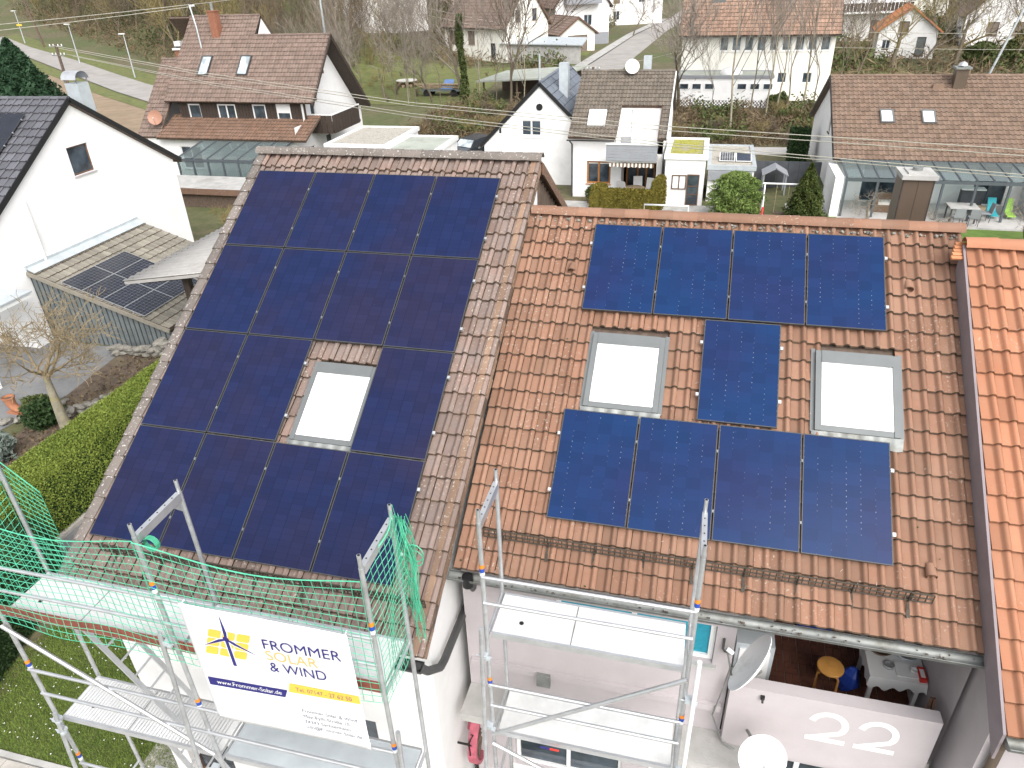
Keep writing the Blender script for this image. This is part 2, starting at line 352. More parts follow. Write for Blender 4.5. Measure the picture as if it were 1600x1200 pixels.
# ------------------------------------------------------------------ terrain
def smst(a, b, v):
    t = min(1, max(0, (v-a)/(b-a))); return t*t*(3-2*t)
def gz(x, y):
    z = -9.0 + 0.016*max(0, y-52)
    w = smst(-22, -58, x); s = (x+62)*.587 + (y-70)*.809
    z += w*(0.40*max(0, min(s-7, 90)))*smst(0, 25, s-1)
    z += 0.028*max(0, -(x+62))
    z += 0.10*max(0, y-190)*smst(190, 260, y)
    z += 0.5*smst(9.5, 14, x)*smst(12, 20, y)*(1-smst(38, 46, y))
    return z
def axis(lo, a, b, hi, fine, coarse):
    return np.unique(np.round(np.concatenate([np.arange(lo, a, coarse), np.arange(a, b, fine), np.arange(b, hi+1, coarse)]), 3))
gm, t_, b_ = newmat('rough_ground')
_c = mixc(t_, ramp(t_, noise(t_, 0.12, 6), 0.4, 0.62), (0.10, 0.115, 0.04), (0.165, 0.125, 0.08))
_c = mixc(t_, ramp(t_, noise(t_, 1.6, 6), 0.35, 0.7), _c, (0.075, 0.085, 0.032))
t_.links.new(_c, b_.inputs['Base Color']); b_.inputs['Roughness'].default_value = 1.0; bump(t_, b_, noise(t_, 3, 6), 0.8, 0.15)
def sheet(name, xs, ys, mat, lift, kind=True, zf=gz):
    X, Y = np.meshgrid(xs, ys); Z = np.vectorize(zf)(X, Y) + lift; n = len(xs)
    V = np.stack([X, Y, Z], -1).reshape(-1, 3); i = np.arange(len(V)).reshape(len(ys), n)
    F = np.stack([i[:-1, :-1], i[:-1, 1:], i[1:, 1:], i[1:, :-1]], -1).reshape(-1, 4)
    o = part(name, np_mesh(name, V, F, mat, True)); return structure(o) if kind else o
sheet('ground', axis(-420, -150, 90, 420, 3, 30), axis(-60, -12, 210, 700, 3, 30), gm, 0.0)
def ribbon(name, L, Rr, mat, lift, sub=6, across=4):
    """a strip of ground between two polylines, laid on the terrain"""
    V = []; F = []; k = 0
    for i in range(len(L)-1):
        for s in range(sub + (1 if i == len(L)-2 else 0)):
            f = s/sub
            a = (L[i][0]*(1-f)+L[i+1][0]*f, L[i][1]*(1-f)+L[i+1][1]*f); b = (Rr[i][0]*(1-f)+Rr[i+1][0]*f, Rr[i][1]*(1-f)+Rr[i+1][1]*f)
            for j in range(across+1):
                g = j/across; x, y = a[0]*(1-g)+b[0]*g, a[1]*(1-g)+b[1]*g; V.append((x, y, gz(x, y)+lift))
            k += 1
    w = across+1
    for i in range(k-1):
        for j in range(across): F.append((i*w+j, i*w+j+1, (i+1)*w+j+1, (i+1)*w+j))
    return structure(part(name, np_mesh(name, V, F, mat, True)))

# ------------------------------------------------------------------ roof tiles
M['joint'] = plain('tile_joint_dirt_and_shade', (0.060, 0.040, 0.026), 0.95, var=0.4, scale=18, dirt=(0.16, 0.10, 0.065), dscale=5, dlo=0.5, dhi=0.7)  # joint dirt, with the shade under each tile lip painted into its colour
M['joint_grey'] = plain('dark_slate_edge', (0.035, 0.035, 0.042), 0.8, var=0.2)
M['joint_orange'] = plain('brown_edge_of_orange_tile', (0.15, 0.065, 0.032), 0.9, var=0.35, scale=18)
def tile_mesh(name, w, l, mat, rib=0.054, ribw=0.42, th=0.036, mid=0.004, nose=0.016, dirt=None):  # dirt: dark material for nose and groove, grime plus painted shade line
    ex = 1.14
    prof = [(0.0, -0.012), (0.045*w, 0.0), (0.12*w, 0.001), ((1-ribw)*0.5*w, mid), ((1-ribw)*0.86*w, 0.0), ((1-ribw)*w, 0.002)]
    for k in range(1, 7): a = k/6; prof.append(((1-ribw)*w + ribw*w*a*1.06, rib*math.sin(math.pi*min(1, a*0.93))**0.8 + 0.002))
    b = MB(); n = len(prof); ns = nose
    top = [(x, 0, z+th) for x, z in prof] + [(x, l*ex, z+th*(1-ex)) for x, z in prof]
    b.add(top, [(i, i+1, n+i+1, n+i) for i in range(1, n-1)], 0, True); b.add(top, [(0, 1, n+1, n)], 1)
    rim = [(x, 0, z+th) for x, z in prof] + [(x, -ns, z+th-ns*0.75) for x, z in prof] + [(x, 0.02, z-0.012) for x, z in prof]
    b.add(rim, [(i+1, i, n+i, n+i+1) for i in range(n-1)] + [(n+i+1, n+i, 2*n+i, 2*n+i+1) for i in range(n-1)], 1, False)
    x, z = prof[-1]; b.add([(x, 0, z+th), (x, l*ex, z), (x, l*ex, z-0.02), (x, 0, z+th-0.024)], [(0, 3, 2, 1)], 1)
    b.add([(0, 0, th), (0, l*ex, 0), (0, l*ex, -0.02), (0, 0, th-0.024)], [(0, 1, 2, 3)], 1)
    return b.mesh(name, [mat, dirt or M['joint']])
def flat_tile_mesh(name, w, l, mat, th=0.018):
    b = MB(); b.box((0.004, 0, 0), (w-0.004, l*1.1, th)); me = b.mesh(name, mat)
    for v in me.vertices:
        if v.co.y < l*0.5: v.co.z += th*0.9
    return me
def mesh_arrays(me):
    V = np.empty(len(me.vertices)*3, np.float32); me.vertices.foreach_get('co', V)
    return V.reshape(-1, 3), [tuple(p.vertices) for p in me.polygons]
def join_copies(name, me, mats4, mat, rnds=None, smooth=True):
    V, P = mesh_arrays(me); P = np.array([p for p in P if len(p) == 4], np.int64)
    A = np.array([np.array(m) for m in mats4]); n = len(A)
    VV = np.einsum('nij,vj->nvi', A[:, :3, :3], V) + A[:, None, :3, 3]
    FF = (P[None] + (np.arange(n)*len(V))[:, None, None]).reshape(-1, 4)
    out = np_mesh(name, VV.reshape(-1, 3), FF, list(me.materials) if len(me.materials) > 1 else mat, smooth)
    if len(me.materials) > 1:
        mi = np.array([p.material_index for p in me.polygons if len(p.vertices) == 4], np.int32); sm0 = np.array([p.use_smooth for p in me.polygons if len(p.vertices) == 4])
        out.polygons.foreach_set('material_index', np.tile(mi, n)); out.polygons.foreach_set('use_smooth', np.tile(sm0, n))
    at = out.attributes.new('rnd', 'FLOAT', 'POINT'); at.data.foreach_set('value', np.repeat(rng.random(n).astype(np.float32), len(V)))
    return out
def lay_tiles(roof, O, Rm, ncol, nrow, tw, tl, mesh, skip=None, cap=300, jit=0.003, colmesh=None, hide=None, pname='tile'):
    """O: top left of the slope on the ridge, Rm: 3x3 (along, up the slope, normal). Nearest tiles are objects, the rest one part."""
    O = Vector(O); X, Yu, N = Rm.col[0], Rm.col[1], Rm.col[2]; items = []
    eul = Rm.to_euler()
    for j in range(nrow):
        for i in range(ncol):
            u, v = i*tw, (j+1)*tl
            if hide and hide(u+tw/2, v-tl/2): continue
            p = O + X*u - Yu*v
            far = 1000 if (skip and skip(u+tw/2, v-tl/2)) else 0
            items.append(((p-CAM).length + far, p + N*random.uniform(-jit, jit) + X*random.uniform(-jit, jit) + Yu*random.uniform(-jit, jit), i))
    items.sort(key=lambda q: q[0]); off = WL[roof.name]
    for d, p, i in items[:cap]:
        o = link(bpy.data.objects.new(pname, colmesh.get(i if i < ncol-1 else -1, mesh) if colmesh else mesh), roof)
        o.location = p - off; o.rotation_euler = (eul.x+random.uniform(-.006, .006), eul.y+random.uniform(-.008, .008), eul.z)
    rest = items[cap:]
    if rest:
        ms = []
        for d, p, i in rest:
            q = Rm.to_4x4(); q.translation = p - off; ms.append(q)
        o = part('roof_tiles', join_copies('roof_tiles', mesh, ms, mesh.materials[0]), roof); stuff(o)
def slope_rot(pitch, face=0.0):
    """face 0: slope falls towards -y; rotate about z for other directions"""
    return Matrix.Rotation(face, 3, 'Z') @ Matrix.Rotation(pitch, 3, 'X')
def ridge_mesh(name, mat, L=0.38, r=0.125, n=9):
    b = MB(); vs = []
    for k, (y, rr) in enumerate(((0, r*0.93), (L*0.97, r), (L*0.97, r-0.016))):
        for j in range(n): a = math.pi*j/(n-1); vs.append((y, rr*math.cos(a), rr*math.sin(a)*0.85))
    b.add(vs, [(j+1, j, n+j, n+j+1) for j in range(n-1)], 0, True)
    b.add(vs, [(n+j+1, n+j, 2*n+j, 2*n+j+1) for j in range(n-1)], 0, False)
    return b.mesh(name, mat)
def ridge_row(roof, x0, x1, y, z, mat, L=0.37, r=0.125, name='ridge_tile'):
    me = ridge_mesh(name, mat, L*1.06, r); n = max(1, round((x1-x0)/L)); off = WL[roof.name]
    for i in range(n):
        o = link(bpy.data.objects.new(name, me), roof)
        o.location = Vector((x0 + i*(x1-x0)/n, y+random.uniform(-.006, .006), z+random.uniform(-.004, .004))) - off
        o.rotation_euler = (0, random.uniform(-.012, .012), random.uniform(-.012, .012))
def gutter(parent, pts, r, mat, name='gutter', n=7):
    """open half-round channel along a level polyline"""
    b = MB(); P = [Vector(p) for p in pts]
    for i in range(len(P)-1):
        d = (P[i+1]-P[i]).normalized(); s = d.cross(Vector((0, 0, 1))).normalized()
        vs = []
        for p in (P[i], P[i+1]):
            for rr in (r, r-0.012):
                for j in range(n): a = math.pi*(1+j/(n-1)); vs.append(p + s*rr*math.cos(a) + Vector((0, 0, rr*math.sin(a))))
        fs = []
        for j in range(n-1):
            fs += [(j, j+1, 2*n+j+1, 2*n+j), (n+j+1, n+j, 3*n+j, 3*n+j+1)]
        fs += [(0, n, 3*n, 2*n), (n-1, 2*n+n-1, 3*n+n-1, 2*n-1)]
        b.add(vs, fs, 0, True)
        for k, p in enumerate((P[i], P[i+1])):
            b.add([p + s*r*math.cos(math.pi*(1+j/(n-1))) + Vector((0, 0, r*math.sin(math.pi*(1+j/(n-1))))) for j in range(n)], [tuple(range(n))])
    return b.build(name, mat, parent)

# ------------------------------------------------------------------ walls with real openings
def wall_strips(b, mp, u0, u1, zb, top, holes, depth=0.12, m=0, extra=()):
    """mp(u, z, d): wall coordinates to a point, d inwards. top(u): upper edge. holes: (ua, ub, za, zb)"""
    us = sorted(set([u0, u1] + [x for x in extra if u0 < x < u1] + [x for h in holes for x in h[:2] if u0 < x < u1]))
    for a, c in zip(us[:-1], us[1:]):
        if c-a < 1e-5: continue
        mid = (a+c)/2; hs = sorted([h for h in holes if h[0] <= mid <= h[1]], key=lambda h: h[2]); z = (zb, zb)
        for h in hs:
            b.add([mp(a, z[0], 0), mp(c, z[1], 0), mp(c, h[2], 0), mp(a, h[2], 0)], [(0, 1, 2, 3)], m); z = (h[3], h[3])
        b.add([mp(a, z[0], 0), mp(c, z[1], 0), mp(c, top(c), 0), mp(a, top(a), 0)], [(0, 1, 2, 3)], m)
    for (a, c, z0, z1) in holes:
        for q in (((a, z0), (a, z1)), ((a, z1), (c, z1)), ((c, z1), (c, z0)), ((c, z0), (a, z0))):
            b.add([mp(*q[0], 0), mp(*q[1], 0), mp(*q[1], depth), mp(*q[0], depth)], [(0, 1, 2, 3)], m)
def window(parent, mp, h, depth=0.12, fm=None, gm_=None, mull=(), trans=(), fw=0.06, sill=True, local=False, shut=0.0, sm_=None, name='window', sillm=None):
    """frame with pane and sill in the opening h of a wall"""
    a, c, z0, z1 = h; b = MB(); fm = fm or M['wframe']; gm_ = gm_ or M['glass']
    def bar(ua, ub, za, zb, d0=None, d1=None, bb=None, m=0):
        d0 = depth-0.055 if d0 is None else d0; d1 = depth+0.01 if d1 is None else d1
        p = [mp(ua, za, d0), mp(ub, za, d0), mp(ub, za, d1), mp(ua, za, d1), mp(ua, zb, d0), mp(ub, zb, d0), mp(ub, zb, d1), mp(ua, zb, d1)]
        (bb or b).add(p, [(0, 1, 2, 3), (7, 6, 5, 4), (0, 4, 5, 1), (1, 5, 6, 2), (2, 6, 7, 3), (3, 7, 4, 0)], m)
    e = 0.004
    bar(a+e, a+fw, z0+e, z1-e); bar(c-fw, c-e, z0+e, z1-e); bar(a+fw, c-fw, z0+e, z0+fw); bar(a+fw, c-fw, z1-fw, z1-e)
    for f in mull: u = a+(c-a)*f; bar(u-fw*.5, u+fw*.5, z0+fw, z1-fw)
    for f in trans: z = z0+(z1-z0)*f; bar(a+fw, c-fw, z-fw*.4, z+fw*.4, depth-0.045)
    w = b.build(name, fm, parent, local)
    p = MB(); bar(a+fw*.5, c-fw*.5, z0+fw*.5, z1-fw*.5, depth-0.02, depth-0.012, p); p.build('pane', gm_, w, local)
    if sill:
        s = MB(); bar(a-0.05, c+0.05, z0-0.05, z0-0.004, -0.06, depth-0.06, s); s.build('sill', sillm or fm, w, local)
    if shut:
        q = MB(); bar(a+fw*.6, c-fw*.6, z1-(z1-z0)*shut, z1-0.006, depth-0.035, depth-0.024, q); q.build('shutter', sm_ or M['wframe'], w, local)
    return w

# ------------------------------------------------------------------ the two terraced houses with the new panels
AL, AR = 0.5513, 0.6015                  # roof pitches
cL, sL_, cR, sR_ = math.cos(AL), math.sin(AL), math.cos(AR), math.sin(AR)
def roof_pt(O, a, u, v, h=0.0):          # along, down the slope, out of the roof
    return Vector((O[0]+u, O[1]-v*math.cos(a)-h*math.sin(a), O[2]-v*math.sin(a)+h*math.cos(a)))
PO = Vector((0, 0, 0)); QO = Vector((6.346, -0.642, -0.508))            # upper left corners of the two panel fields (glass level)
H1O = Vector((-0.22, 0.51, 0.51*math.tan(AL) - 0.125/cL))               # roof 1, upper left of the tile plane
H2O = Vector((5.20, -0.37, QO.z + (-0.37-QO.y)*math.tan(AR) - 0.125/cR))
H1L, H1W, H2L, H2W = 8.25, 5.42, 5.94, 6.48
H1 = thing('terraced_house', 'terraced house with mauve-brown tiled roof carrying fifteen dark panels', 'house', (2.4, 0, -9), group=None)
H2 = thing('terraced_house', 'pale pink terraced house numbered 22 with red-brown tiled roof', 'house', (8.4, 0, -9))
H3 = thing('terraced_house', 'terraced house with fresh orange clay roof beside house 22', 'house', (14, 0, -9))

def deck_and_back(root, O, a, Wd, Ln, back, th=0.12):
    b = MB(); f0 = roof_pt(O, a, 0, 0, -0.03); f1 = roof_pt(O, a, Wd, 0, -0.03); f2 = roof_pt(O, a, Wd, Ln-0.03, -0.03); f3 = roof_pt(O, a, 0, Ln-0.03, -0.03)
    b.slab([f0, f3, f2, f1], th)
    t = math.tan(a); g0 = Vector((f0.x, O[1]+0.002, f0.z)); g1 = Vector((f1.x, O[1]+0.002, f1.z))
    b.slab([g1, g1+Vector((0, back, -back*t)), g0+Vector((0, back, -back*t)), g0], th)
    return b.build('roof', M['wood_brown'], root)
# --- house 1
roof1 = deck_and_back(H1, H1O, AL, H1W, H1L, 6.4)
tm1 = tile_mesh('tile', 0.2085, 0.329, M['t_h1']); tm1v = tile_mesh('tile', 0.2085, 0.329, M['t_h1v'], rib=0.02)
def under1(u, v):
    x = u+H1O.x; s = v-0.598
    if not (0.1 < x < 4.5 and 0.15 < s < 6.85): return False
    return not (2.2 < x < 3.6 and 3.4 < s < 5.3)
def skyhole1(u, v): return 2.62 < u < 3.66 and 4.34 < v < 5.70
Rm1 = slope_rot(AL)
lay_tiles(roof1, H1O, Rm1, 26, 25, 0.2085, 0.329, tm1, skip=under1, hide=skyhole1)
# verge tiles on both edges: a rolled cap with a lip over the side
def verge(roof, O, a, u, n, l, mat, side, w=0.17, drop=0.16):
    b = MB(); k = side
    pr = [(0, 0.030), (w*.5, 0.040), (w*.8, 0.034), (w, 0.012), (w+.012, -drop*.5), (w+.012, -drop)]
    if k > 0: pts = pr
    else: pts = [(-x, z) for x, z in pr]
    m_ = len(pts)
    vs = [(x, 0, z+0.028) for x, z in pts] + [(x, l*1.1, z) for x, z in pts]
    fs = [(i, i+1, m_+i+1, m_+i) if k > 0 else (i+1, i, m_+i, m_+i+1) for i in range(m_-1)]
    b.add(vs, fs, 0, True); b.add([(x, 0, z+0.028) for x, z in pts] + [(x*.96, 0.003, z-0.004) for x, z in pts], [(i, m_+i, m_+i+1, i+1) if k > 0 else (i+1, m_+i+1, m_+i, i) for i in range(m_-1)], 0)
    me = b.mesh('verge_tile', mat); off = WL[roof.name]
    for j in range(n):
        o = link(bpy.data.objects.new('verge_tile', me), roof)
        o.location = roof_pt(O, a, u+random.uniform(-.004, .004), (j+1)*l, random.uniform(0, .004)) - off; o.rotation_euler = (a+random.uniform(-.006, .006), 0, random.uniform(-.01, .01))
verge(roof1, H1O, AL, 0.12, 25, 0.329, M['t_h1v'], -1, 0.19)
verge(roof1, H1O, AL, H1W-0.16, 25, 0.329, M['t_h1e'], 1, 0.15)
ridge_row(roof1, H1O.x-0.06, H1O.x+H1W+0.02, H1O.y, H1O.z+0.05, M['t_h1v'], 0.37, 0.13)
b = MB()                                  # walls of house 1
zr = H1O.z - 0.13/cL; tl_ = math.tan(AL)
yF, yB = -6.1, 6.3
def top1(y): return zr - abs(y-H1O.y)*tl_
wall_strips(b, lambda u, z, d: (u, yF+d, z), 0.0, 5.1, -9, lambda u: top1(yF), [(0.35, 1.25, -8.95, -6.9), (2.9, 4.1, -7.4, -6.3)], 0.14)
b.add([(5.1, yF, -9), (5.1, yB, -9), (5.1, yB, top1(yB)), (5.1, H1O.y, zr), (5.1, yF, top1(yF))], [(0, 1, 2, 3, 4)], 0)
b.add([(0, yF, -9), (0, yB, -9), (0, yB, top1(yB)), (0, H1O.y, zr), (0, yF, top1(yF))], [(4, 3, 2, 1, 0)], 0)
b.add([(0, yB, -9), (5.1, yB, -9), (5.1, yB, top1(yB)), (0, yB, top1(yB))], [(3, 2, 1, 0)], 0)
b.build('wall', M['white'], H1)
window(H1, lambda u, z, d: (u, yF+d, z), (2.9, 4.1, -7.4, -6.3), 0.14, mull=(0.5,))
window(H1, lambda u, z, d: (u, yF+d, z), (0.35, 1.25, -8.95, -6.9), 0.14, fm=M['bframe'], name='door', sill=False, fw=0.1)
# boarded gable above the neighbour's back slope
for k in range(26):
    y0 = 0.62 + k*0.2; 
    if y0 > 5.6: break
    b = MB(); zt = top1(y0+0.19)-0.02; b.box((5.103, y0, zt-2.2), (5.135+0.008*(k % 2), y0+0.188, zt)); b.build('gable_board', M['wood_brown'], H1)
for s0 in (0,):
    b = MB()                              # barge board on the far verge
    p0 = Vector((H1O.x+H1W+.02, H1O.y, H1O.z-0.02)); p1 = p0 + Vector((0, 6.4, -6.4*tl_))
    b.slab([p0+Vector((.0, 0, 0.0)), p0+Vector((-.22, 0, 0)), p1+Vector((-.22, 0, 0)), p1], 0.03); b.slab([p0, p1, p1-Vector((0, 0, .2)), p0-Vector((0, 0, .2))], 0.03); b.build('barge_board', M['t_rust'], H1)
eY1 = roof_pt(H1O, AL, 0, H1L).y; eZ1 = roof_pt(H1O, AL, 0, H1L).z
gutter(H1, [(-0.25, eY1-0.05, eZ1-0.07), (5.2, eY1-0.05, eZ1-0.07)], 0.085, M['darkmetal'])
b = MB(); b.tube([(5.12, eY1-.03, eZ1-.1), (5.2, eY1+.08, eZ1-.3), (5.2, -6.05, -4.86), (5.2, -5.9, -4.9), (5.2, -4.92, -4.92), (5.2, -4.80, -5.05), (5.2, -4.74, -6.5), (5.2, -4.74, -9)], 0.055, 10); b.build('downpipe', M['darkmetal'], H1)
for z in (-5.6, -7.2): 
    b = MB(); b.tube([(5.2, -4.74, z), (5.2, -4.74, z+0.05)], 0.066, 10); b.build('pipe_clip', M['zinc'], H1)
# --- house 2
roof2 = deck_and_back(H2, H2O, AR, H2W, H2L, 6.0)
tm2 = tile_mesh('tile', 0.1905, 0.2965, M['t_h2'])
px0, pp = QO.x, 1.0703
def under2(u, v):
    x, s = u+H2O.x, v-0.33
    return (px0+.1 < x < px0+4.15 and (0.1 < s < 1.45 or 3.4 < s < 4.7)) or (px0+1.95 < x < px0+2.75 and 1.5 < s < 3.4)
def skyhole2(u, v):
    x = u+H2O.x
    return (6.62 < x < 7.62 or 9.72 < x < 10.72) and 2.17 < v < 3.42
Rm2 = slope_rot(AR)
lay_tiles(roof2, H2O, Rm2, 34, 20, 0.1905, 0.2965, tm2, skip=under2, hide=skyhole2)
ridge_row(roof2, H2O.x+0.04, H2O.x+H2W+0.02, H2O.y, H2O.z+0.035, M['t_h2'], 0.385, 0.125)
b = MB()                                  # mortar bedding under the ridge tiles
for k in range(130):
    x = H2O.x+0.05+random.random()*(H2W-.1); v = 0.10+random.random()*0.06; p = roof_pt(H2O, AR, x-H2O.x, v, 0.03+random.random()*.02); s = random.uniform(.012, .035)
    b.cbox(p, (s*1.6, s, s), 0, (random.random(), random.random(), random.random()))
stuff(b.build('ridge_mortar', M['stone'], roof2))
for x, v in ((6.08, 0.99), (10.93, 0.95), (11.04, 5.0)):        # clay vent tiles
    b = MB(); u = x-H2O.x; c = roof_pt(H2O, AR, u, v, 0.03); d = roof_pt(H2O, AR, u, v+0.16, 0.075)
    b.tube([c, d], [0.055, 0.062], 12, cap=False); b.tube([d, c], [0.05, 0.045], 12, cap=False); b.build('vent_tile', M['t_h2'], roof2)
eY2 = roof_pt(H2O, AR, 0, H2L).y; eZ2 = roof_pt(H2O, AR, 0, H2L).z
gutter(H2, [(5.14, eY2-0.06, eZ2-0.05), (11.62, eY2-0.06, eZ2-0.05)], 0.085, M['zinc'])
b = MB(); b.tube([(5.42, eY2-.05, eZ2-.1), (5.44, eY2+.05, eZ2-.22), (5.36, -5.0, eZ2-.65), (5.36, -4.93, eZ2-1.0), (5.36, -4.9, -9)], 0.055, 10); b.build('downpipe', M['darkmetal'], H2)
b = MB(); b.tube([(5.42, eY2-.08, eZ2-.19), (5.42, eY2-.08, eZ2-.02)], 0.075, 10, cap=False); b.tube([(5.42, eY2-.08, eZ2-.03), (5.42, eY2-.08, eZ2-.035)], 0.07, 10); b.build('gutter_outlet', M['black'], H2)
b = MB()                                  # moss and dirt lying in the gutter
for k in range(90):
    x = 5.2+random.random()*6.3; s = random.uniform(.006, .018); b.cbox((x, eY2-0.06+random.uniform(-.05, .05), eZ2-0.085), (s*2.2, s, s*.8), 0, (random.random(), random.random(), random.random()*3))
stuff(b.build('gutter_dirt', M['soil'], H2))
M['guard'] = plain('rusty_wire', (0.065, 0.055, 0.042), 0.7, 0.3, var=0.25, scale=20)
# snow guards: small lattice on brackets
def snow_guard(root, O, a, u0, u1, v, label, n_br):
    t = thing('snow_guard', label, 'snow guard', roof_pt(O, a, u0, v, 0.05)); off = WL[t.name]; H = 0.14; g = Vector((0, -sR_*0.2, cR)).normalized()
    def P(u, h): return roof_pt(O, a, u, v, 0.088) + g*h
    for h in (0.0, H/2, H): b = MB(); b.tube([P(u0, h), P(u1, h)], 0.010, 5, smooth=False); b.build('rail', M['guard'], t)
    b = MB(); n = int((u1-u0)/0.075)
    for k in range(n+1): u = u0+(u1-u0)*k/n; b.tube([P(u, 0), P(u, H)], 0.0075, 4, smooth=False)
    stuff(b.build('lattice', M['guard'], t))
    for k in range(n_br):
        u = u0+0.25+(u1-u0-0.5)*k/(n_br-1); b = MB(); b.beam(roof_pt(O, a, u, v-0.05, 0.06), roof_pt(O, a, u, v+0.10, 0.065), 0.03, 0.006); b.beam(P(u, -.02), P(u, H+.01), 0.035, 0.01, up=(1, 0, 0)); b.beam(roof_pt(O, a, u, v+.1, .055), roof_pt(O, a, u, v+.20, .03), .04, .012); b.build('bracket', M['guard'], t)
snow_guard(H2, H2O, AR, 0.35, 5.82, 5.47, 'rusty grey wire snow guard along the red-brown roof of house 22', 9)
snow_guard(H1, H1O, AL, 0.5, 5.32, 7.65, 'wire snow guard low on the mauve-brown roof behind the net', 7)
# roof windows
def skylight(root, O, a, u, v, w, h, apron):
    T = Matrix.Translation(roof_pt(O, a, u, v, 0.0) - WL[root.name]) @ Matrix.Rotation(a, 4, 'X')      # local: x along, y up the slope, z out; origin lower left
    b = MB()
    def bx(lo, hi, bb=b): bb.box(lo, hi, 0, T)
    e = 0.075; z0, z1 = -0.08, 0.105
    bx((0, 0.0, z0), (e, h, z1)); bx((w-e, 0, z0), (w, h, z1)); bx((e, h-e*1.7, z0), (w-e, h, z1+.012)); bx((e, 0, z0), (w-e, e*1.0, z1-.012))
    s = b.build('skylight', M['frame'], root, True)
    i = MB(); bx((e+.004, e+.004, .03), (e+.04, h-e*1.7-.004, z1-.006), i); bx((w-e-.04, e+.004, .03), (w-e-.004, h-e*1.7-.004, z1-.006), i); bx((e+.04, e+.004, .03), (w-e-.04, e+.05, z1-.006), i); bx((e+.04, h-e*1.7-.05, .03), (w-e-.04, h-e*1.7-.004, z1-.006), i); i.build('sash', M['wframe'], s, True)
    p = MB(); bx((e+.03, e+.03, .055), (w-e-.03, h-e*1.7-.03, .075), p); p.build('pane', M['blind'], s, True)
    q = MB(); bx((e, h-e*2.4, z1-.004), (w-e, h-e*1.72, z1+.016), q); q.build('hood', M['frame'], s, True)
    if apron:
        g = MB(); n = 26; hh = 0.17; vs = []
        for k in range(n+1):
            x = -0.04+(w+.08)*k/n; zz = 0.045+0.020*math.sin(x/0.1905*2*math.pi)
            vs += [T @ Vector((x, -hh-0.015*math.sin(x*33), zz)), T @ Vector((x, -0.002, 0.078))]
        g.add(vs, [(2*k, 2*k+2, 2*k+3, 2*k+1) for k in range(n)], 0, True); g.build('apron', M['zinc'], s, True)
        for xa, xb in ((-.055, -.002), (w+.002, w+.055)): f = MB(); bx((xa, -.01, .03), (xb, h+.05, .05), f); f.build('flashing', M['frame'], s, True)
skylight(H1, H1O, AL, 2.69, 5.66, 1.02, 1.30, True)
skylight(H2, H2O, AR, 6.59-H2O.x, 3.42, 1.05, 1.20, True)
skylight(H2, H2O, AR, 9.70-H2O.x, 3.42, 1.05, 1.20, True)
# walls of house 2
b = MB(); zr2 = H2O.z-0.14/cR; t2 = math.tan(AR); yF2 = -5.1
def top2(y): return zr2-abs(y-H2O.y)*t2
FW = lambda u, z, d: (u, yF2+d, z)
wh = (6.55, 8.68, -5.0, -4.28)
wall_strips(b, FW, 5.24, 8.92, -9, lambda u: top2(yF2), [wh, (5.9, 7.6, -8.2, -7.2), (8.0, 8.75, -8.95, -6.95)], 0.13)
wall_strips(b, FW, 8.92, 11.6, -9, lambda u: -6.31, [(9.5, 11.3, -8.95, -6.7)], 0.3)
b.add([(8.92, yF2, -6.3), (8.92, -2.5, -6.3), (8.92, -2.5, top2(-2.5)), (8.92, yF2, top2(yF2))], [(0, 1, 2, 3)])
b.add([(8.92, -2.5, -6.3), (11.6, -2.5, -6.3), (11.6, -2.5, top2(-2.5)), (8.92, -2.5, top2(-2.5))], [(0, 1, 2, 3)])
b.add([(11.6, yF2, -6.3), (11.6, -2.5, -6.3), (11.6, -2.5, top2(-2.5)), (11.6, yF2, top2(yF2))], [(3, 2, 1, 0)])
b.add([(5.24, 5.5, -9), (11.6, 5.5, -9), (11.6, 5.5, top2(5.5)), (5.24, 5.5, top2(5.5))], [(3, 2, 1, 0)])
b.add([(11.6, -2.5, -9), (11.6, 5.5, -9), (11.6, 5.5, top2(5.5)), (11.6, H2O.y, zr2), (11.6, -2.5, top2(-2.5))], [(0, 1, 2, 3, 4)])
b.build('wall', M['pink'], H2)
window(H2, FW, wh, 0.13, mull=(0.5,), fw=0.07, gm_=M['teal'], sillm=M['concrete'])
window(H2, FW, (5.9, 7.6, -8.2, -7.2), 0.13, mull=(0.5,))
window(H2, FW, (8.0, 8.75, -8.95, -6.95), 0.13, name='door', sill=False, fw=0.09)
window(H2, lambda u, z, d: (u, yF2+d, z), (9.5, 11.3, -8.95, -6.7), 0.3, fm=M['wframe'], gm_=M['glass'], name='garage_door', sill=False, mull=(0.33, 0.66), fw=0.07)
b = MB(); b.box((5.3, yF2-0.07, -5.86), (8.88, yF2-0.002, -5.74)); b.build('string_course', M['pink'], H2)
b = MB(); b.box((5.24, yF2-0.55, -6.52), (9.3, yF2-0.003, -6.36)); b.build('canopy_slab', M['concrete'], H2)
b = MB(); b.box((6.3, yF2-0.13, -5.98), (6.5, yF2-0.075, -5.74)); b.build('meter_box', M['zinc'], H2)
b = MB(); b.box((8.94, yF2-0.16, -6.42), (11.47, yF2+0.02, -5.14)); b.build('parapet', M['pink'], H2)
b = MB(); b.box((8.95, yF2+0.021, -6.30), (11.6, -2.5, -6.215)); fl = b.build('balcony_floor', M['concrete'], H2)
tme = MB(); tme.box((0.004, 0.004, 0), (0.206, 0.136, 0.016)); tme = tme.mesh('floor_tile', M['clay_floor']); off = WL[H2.name]
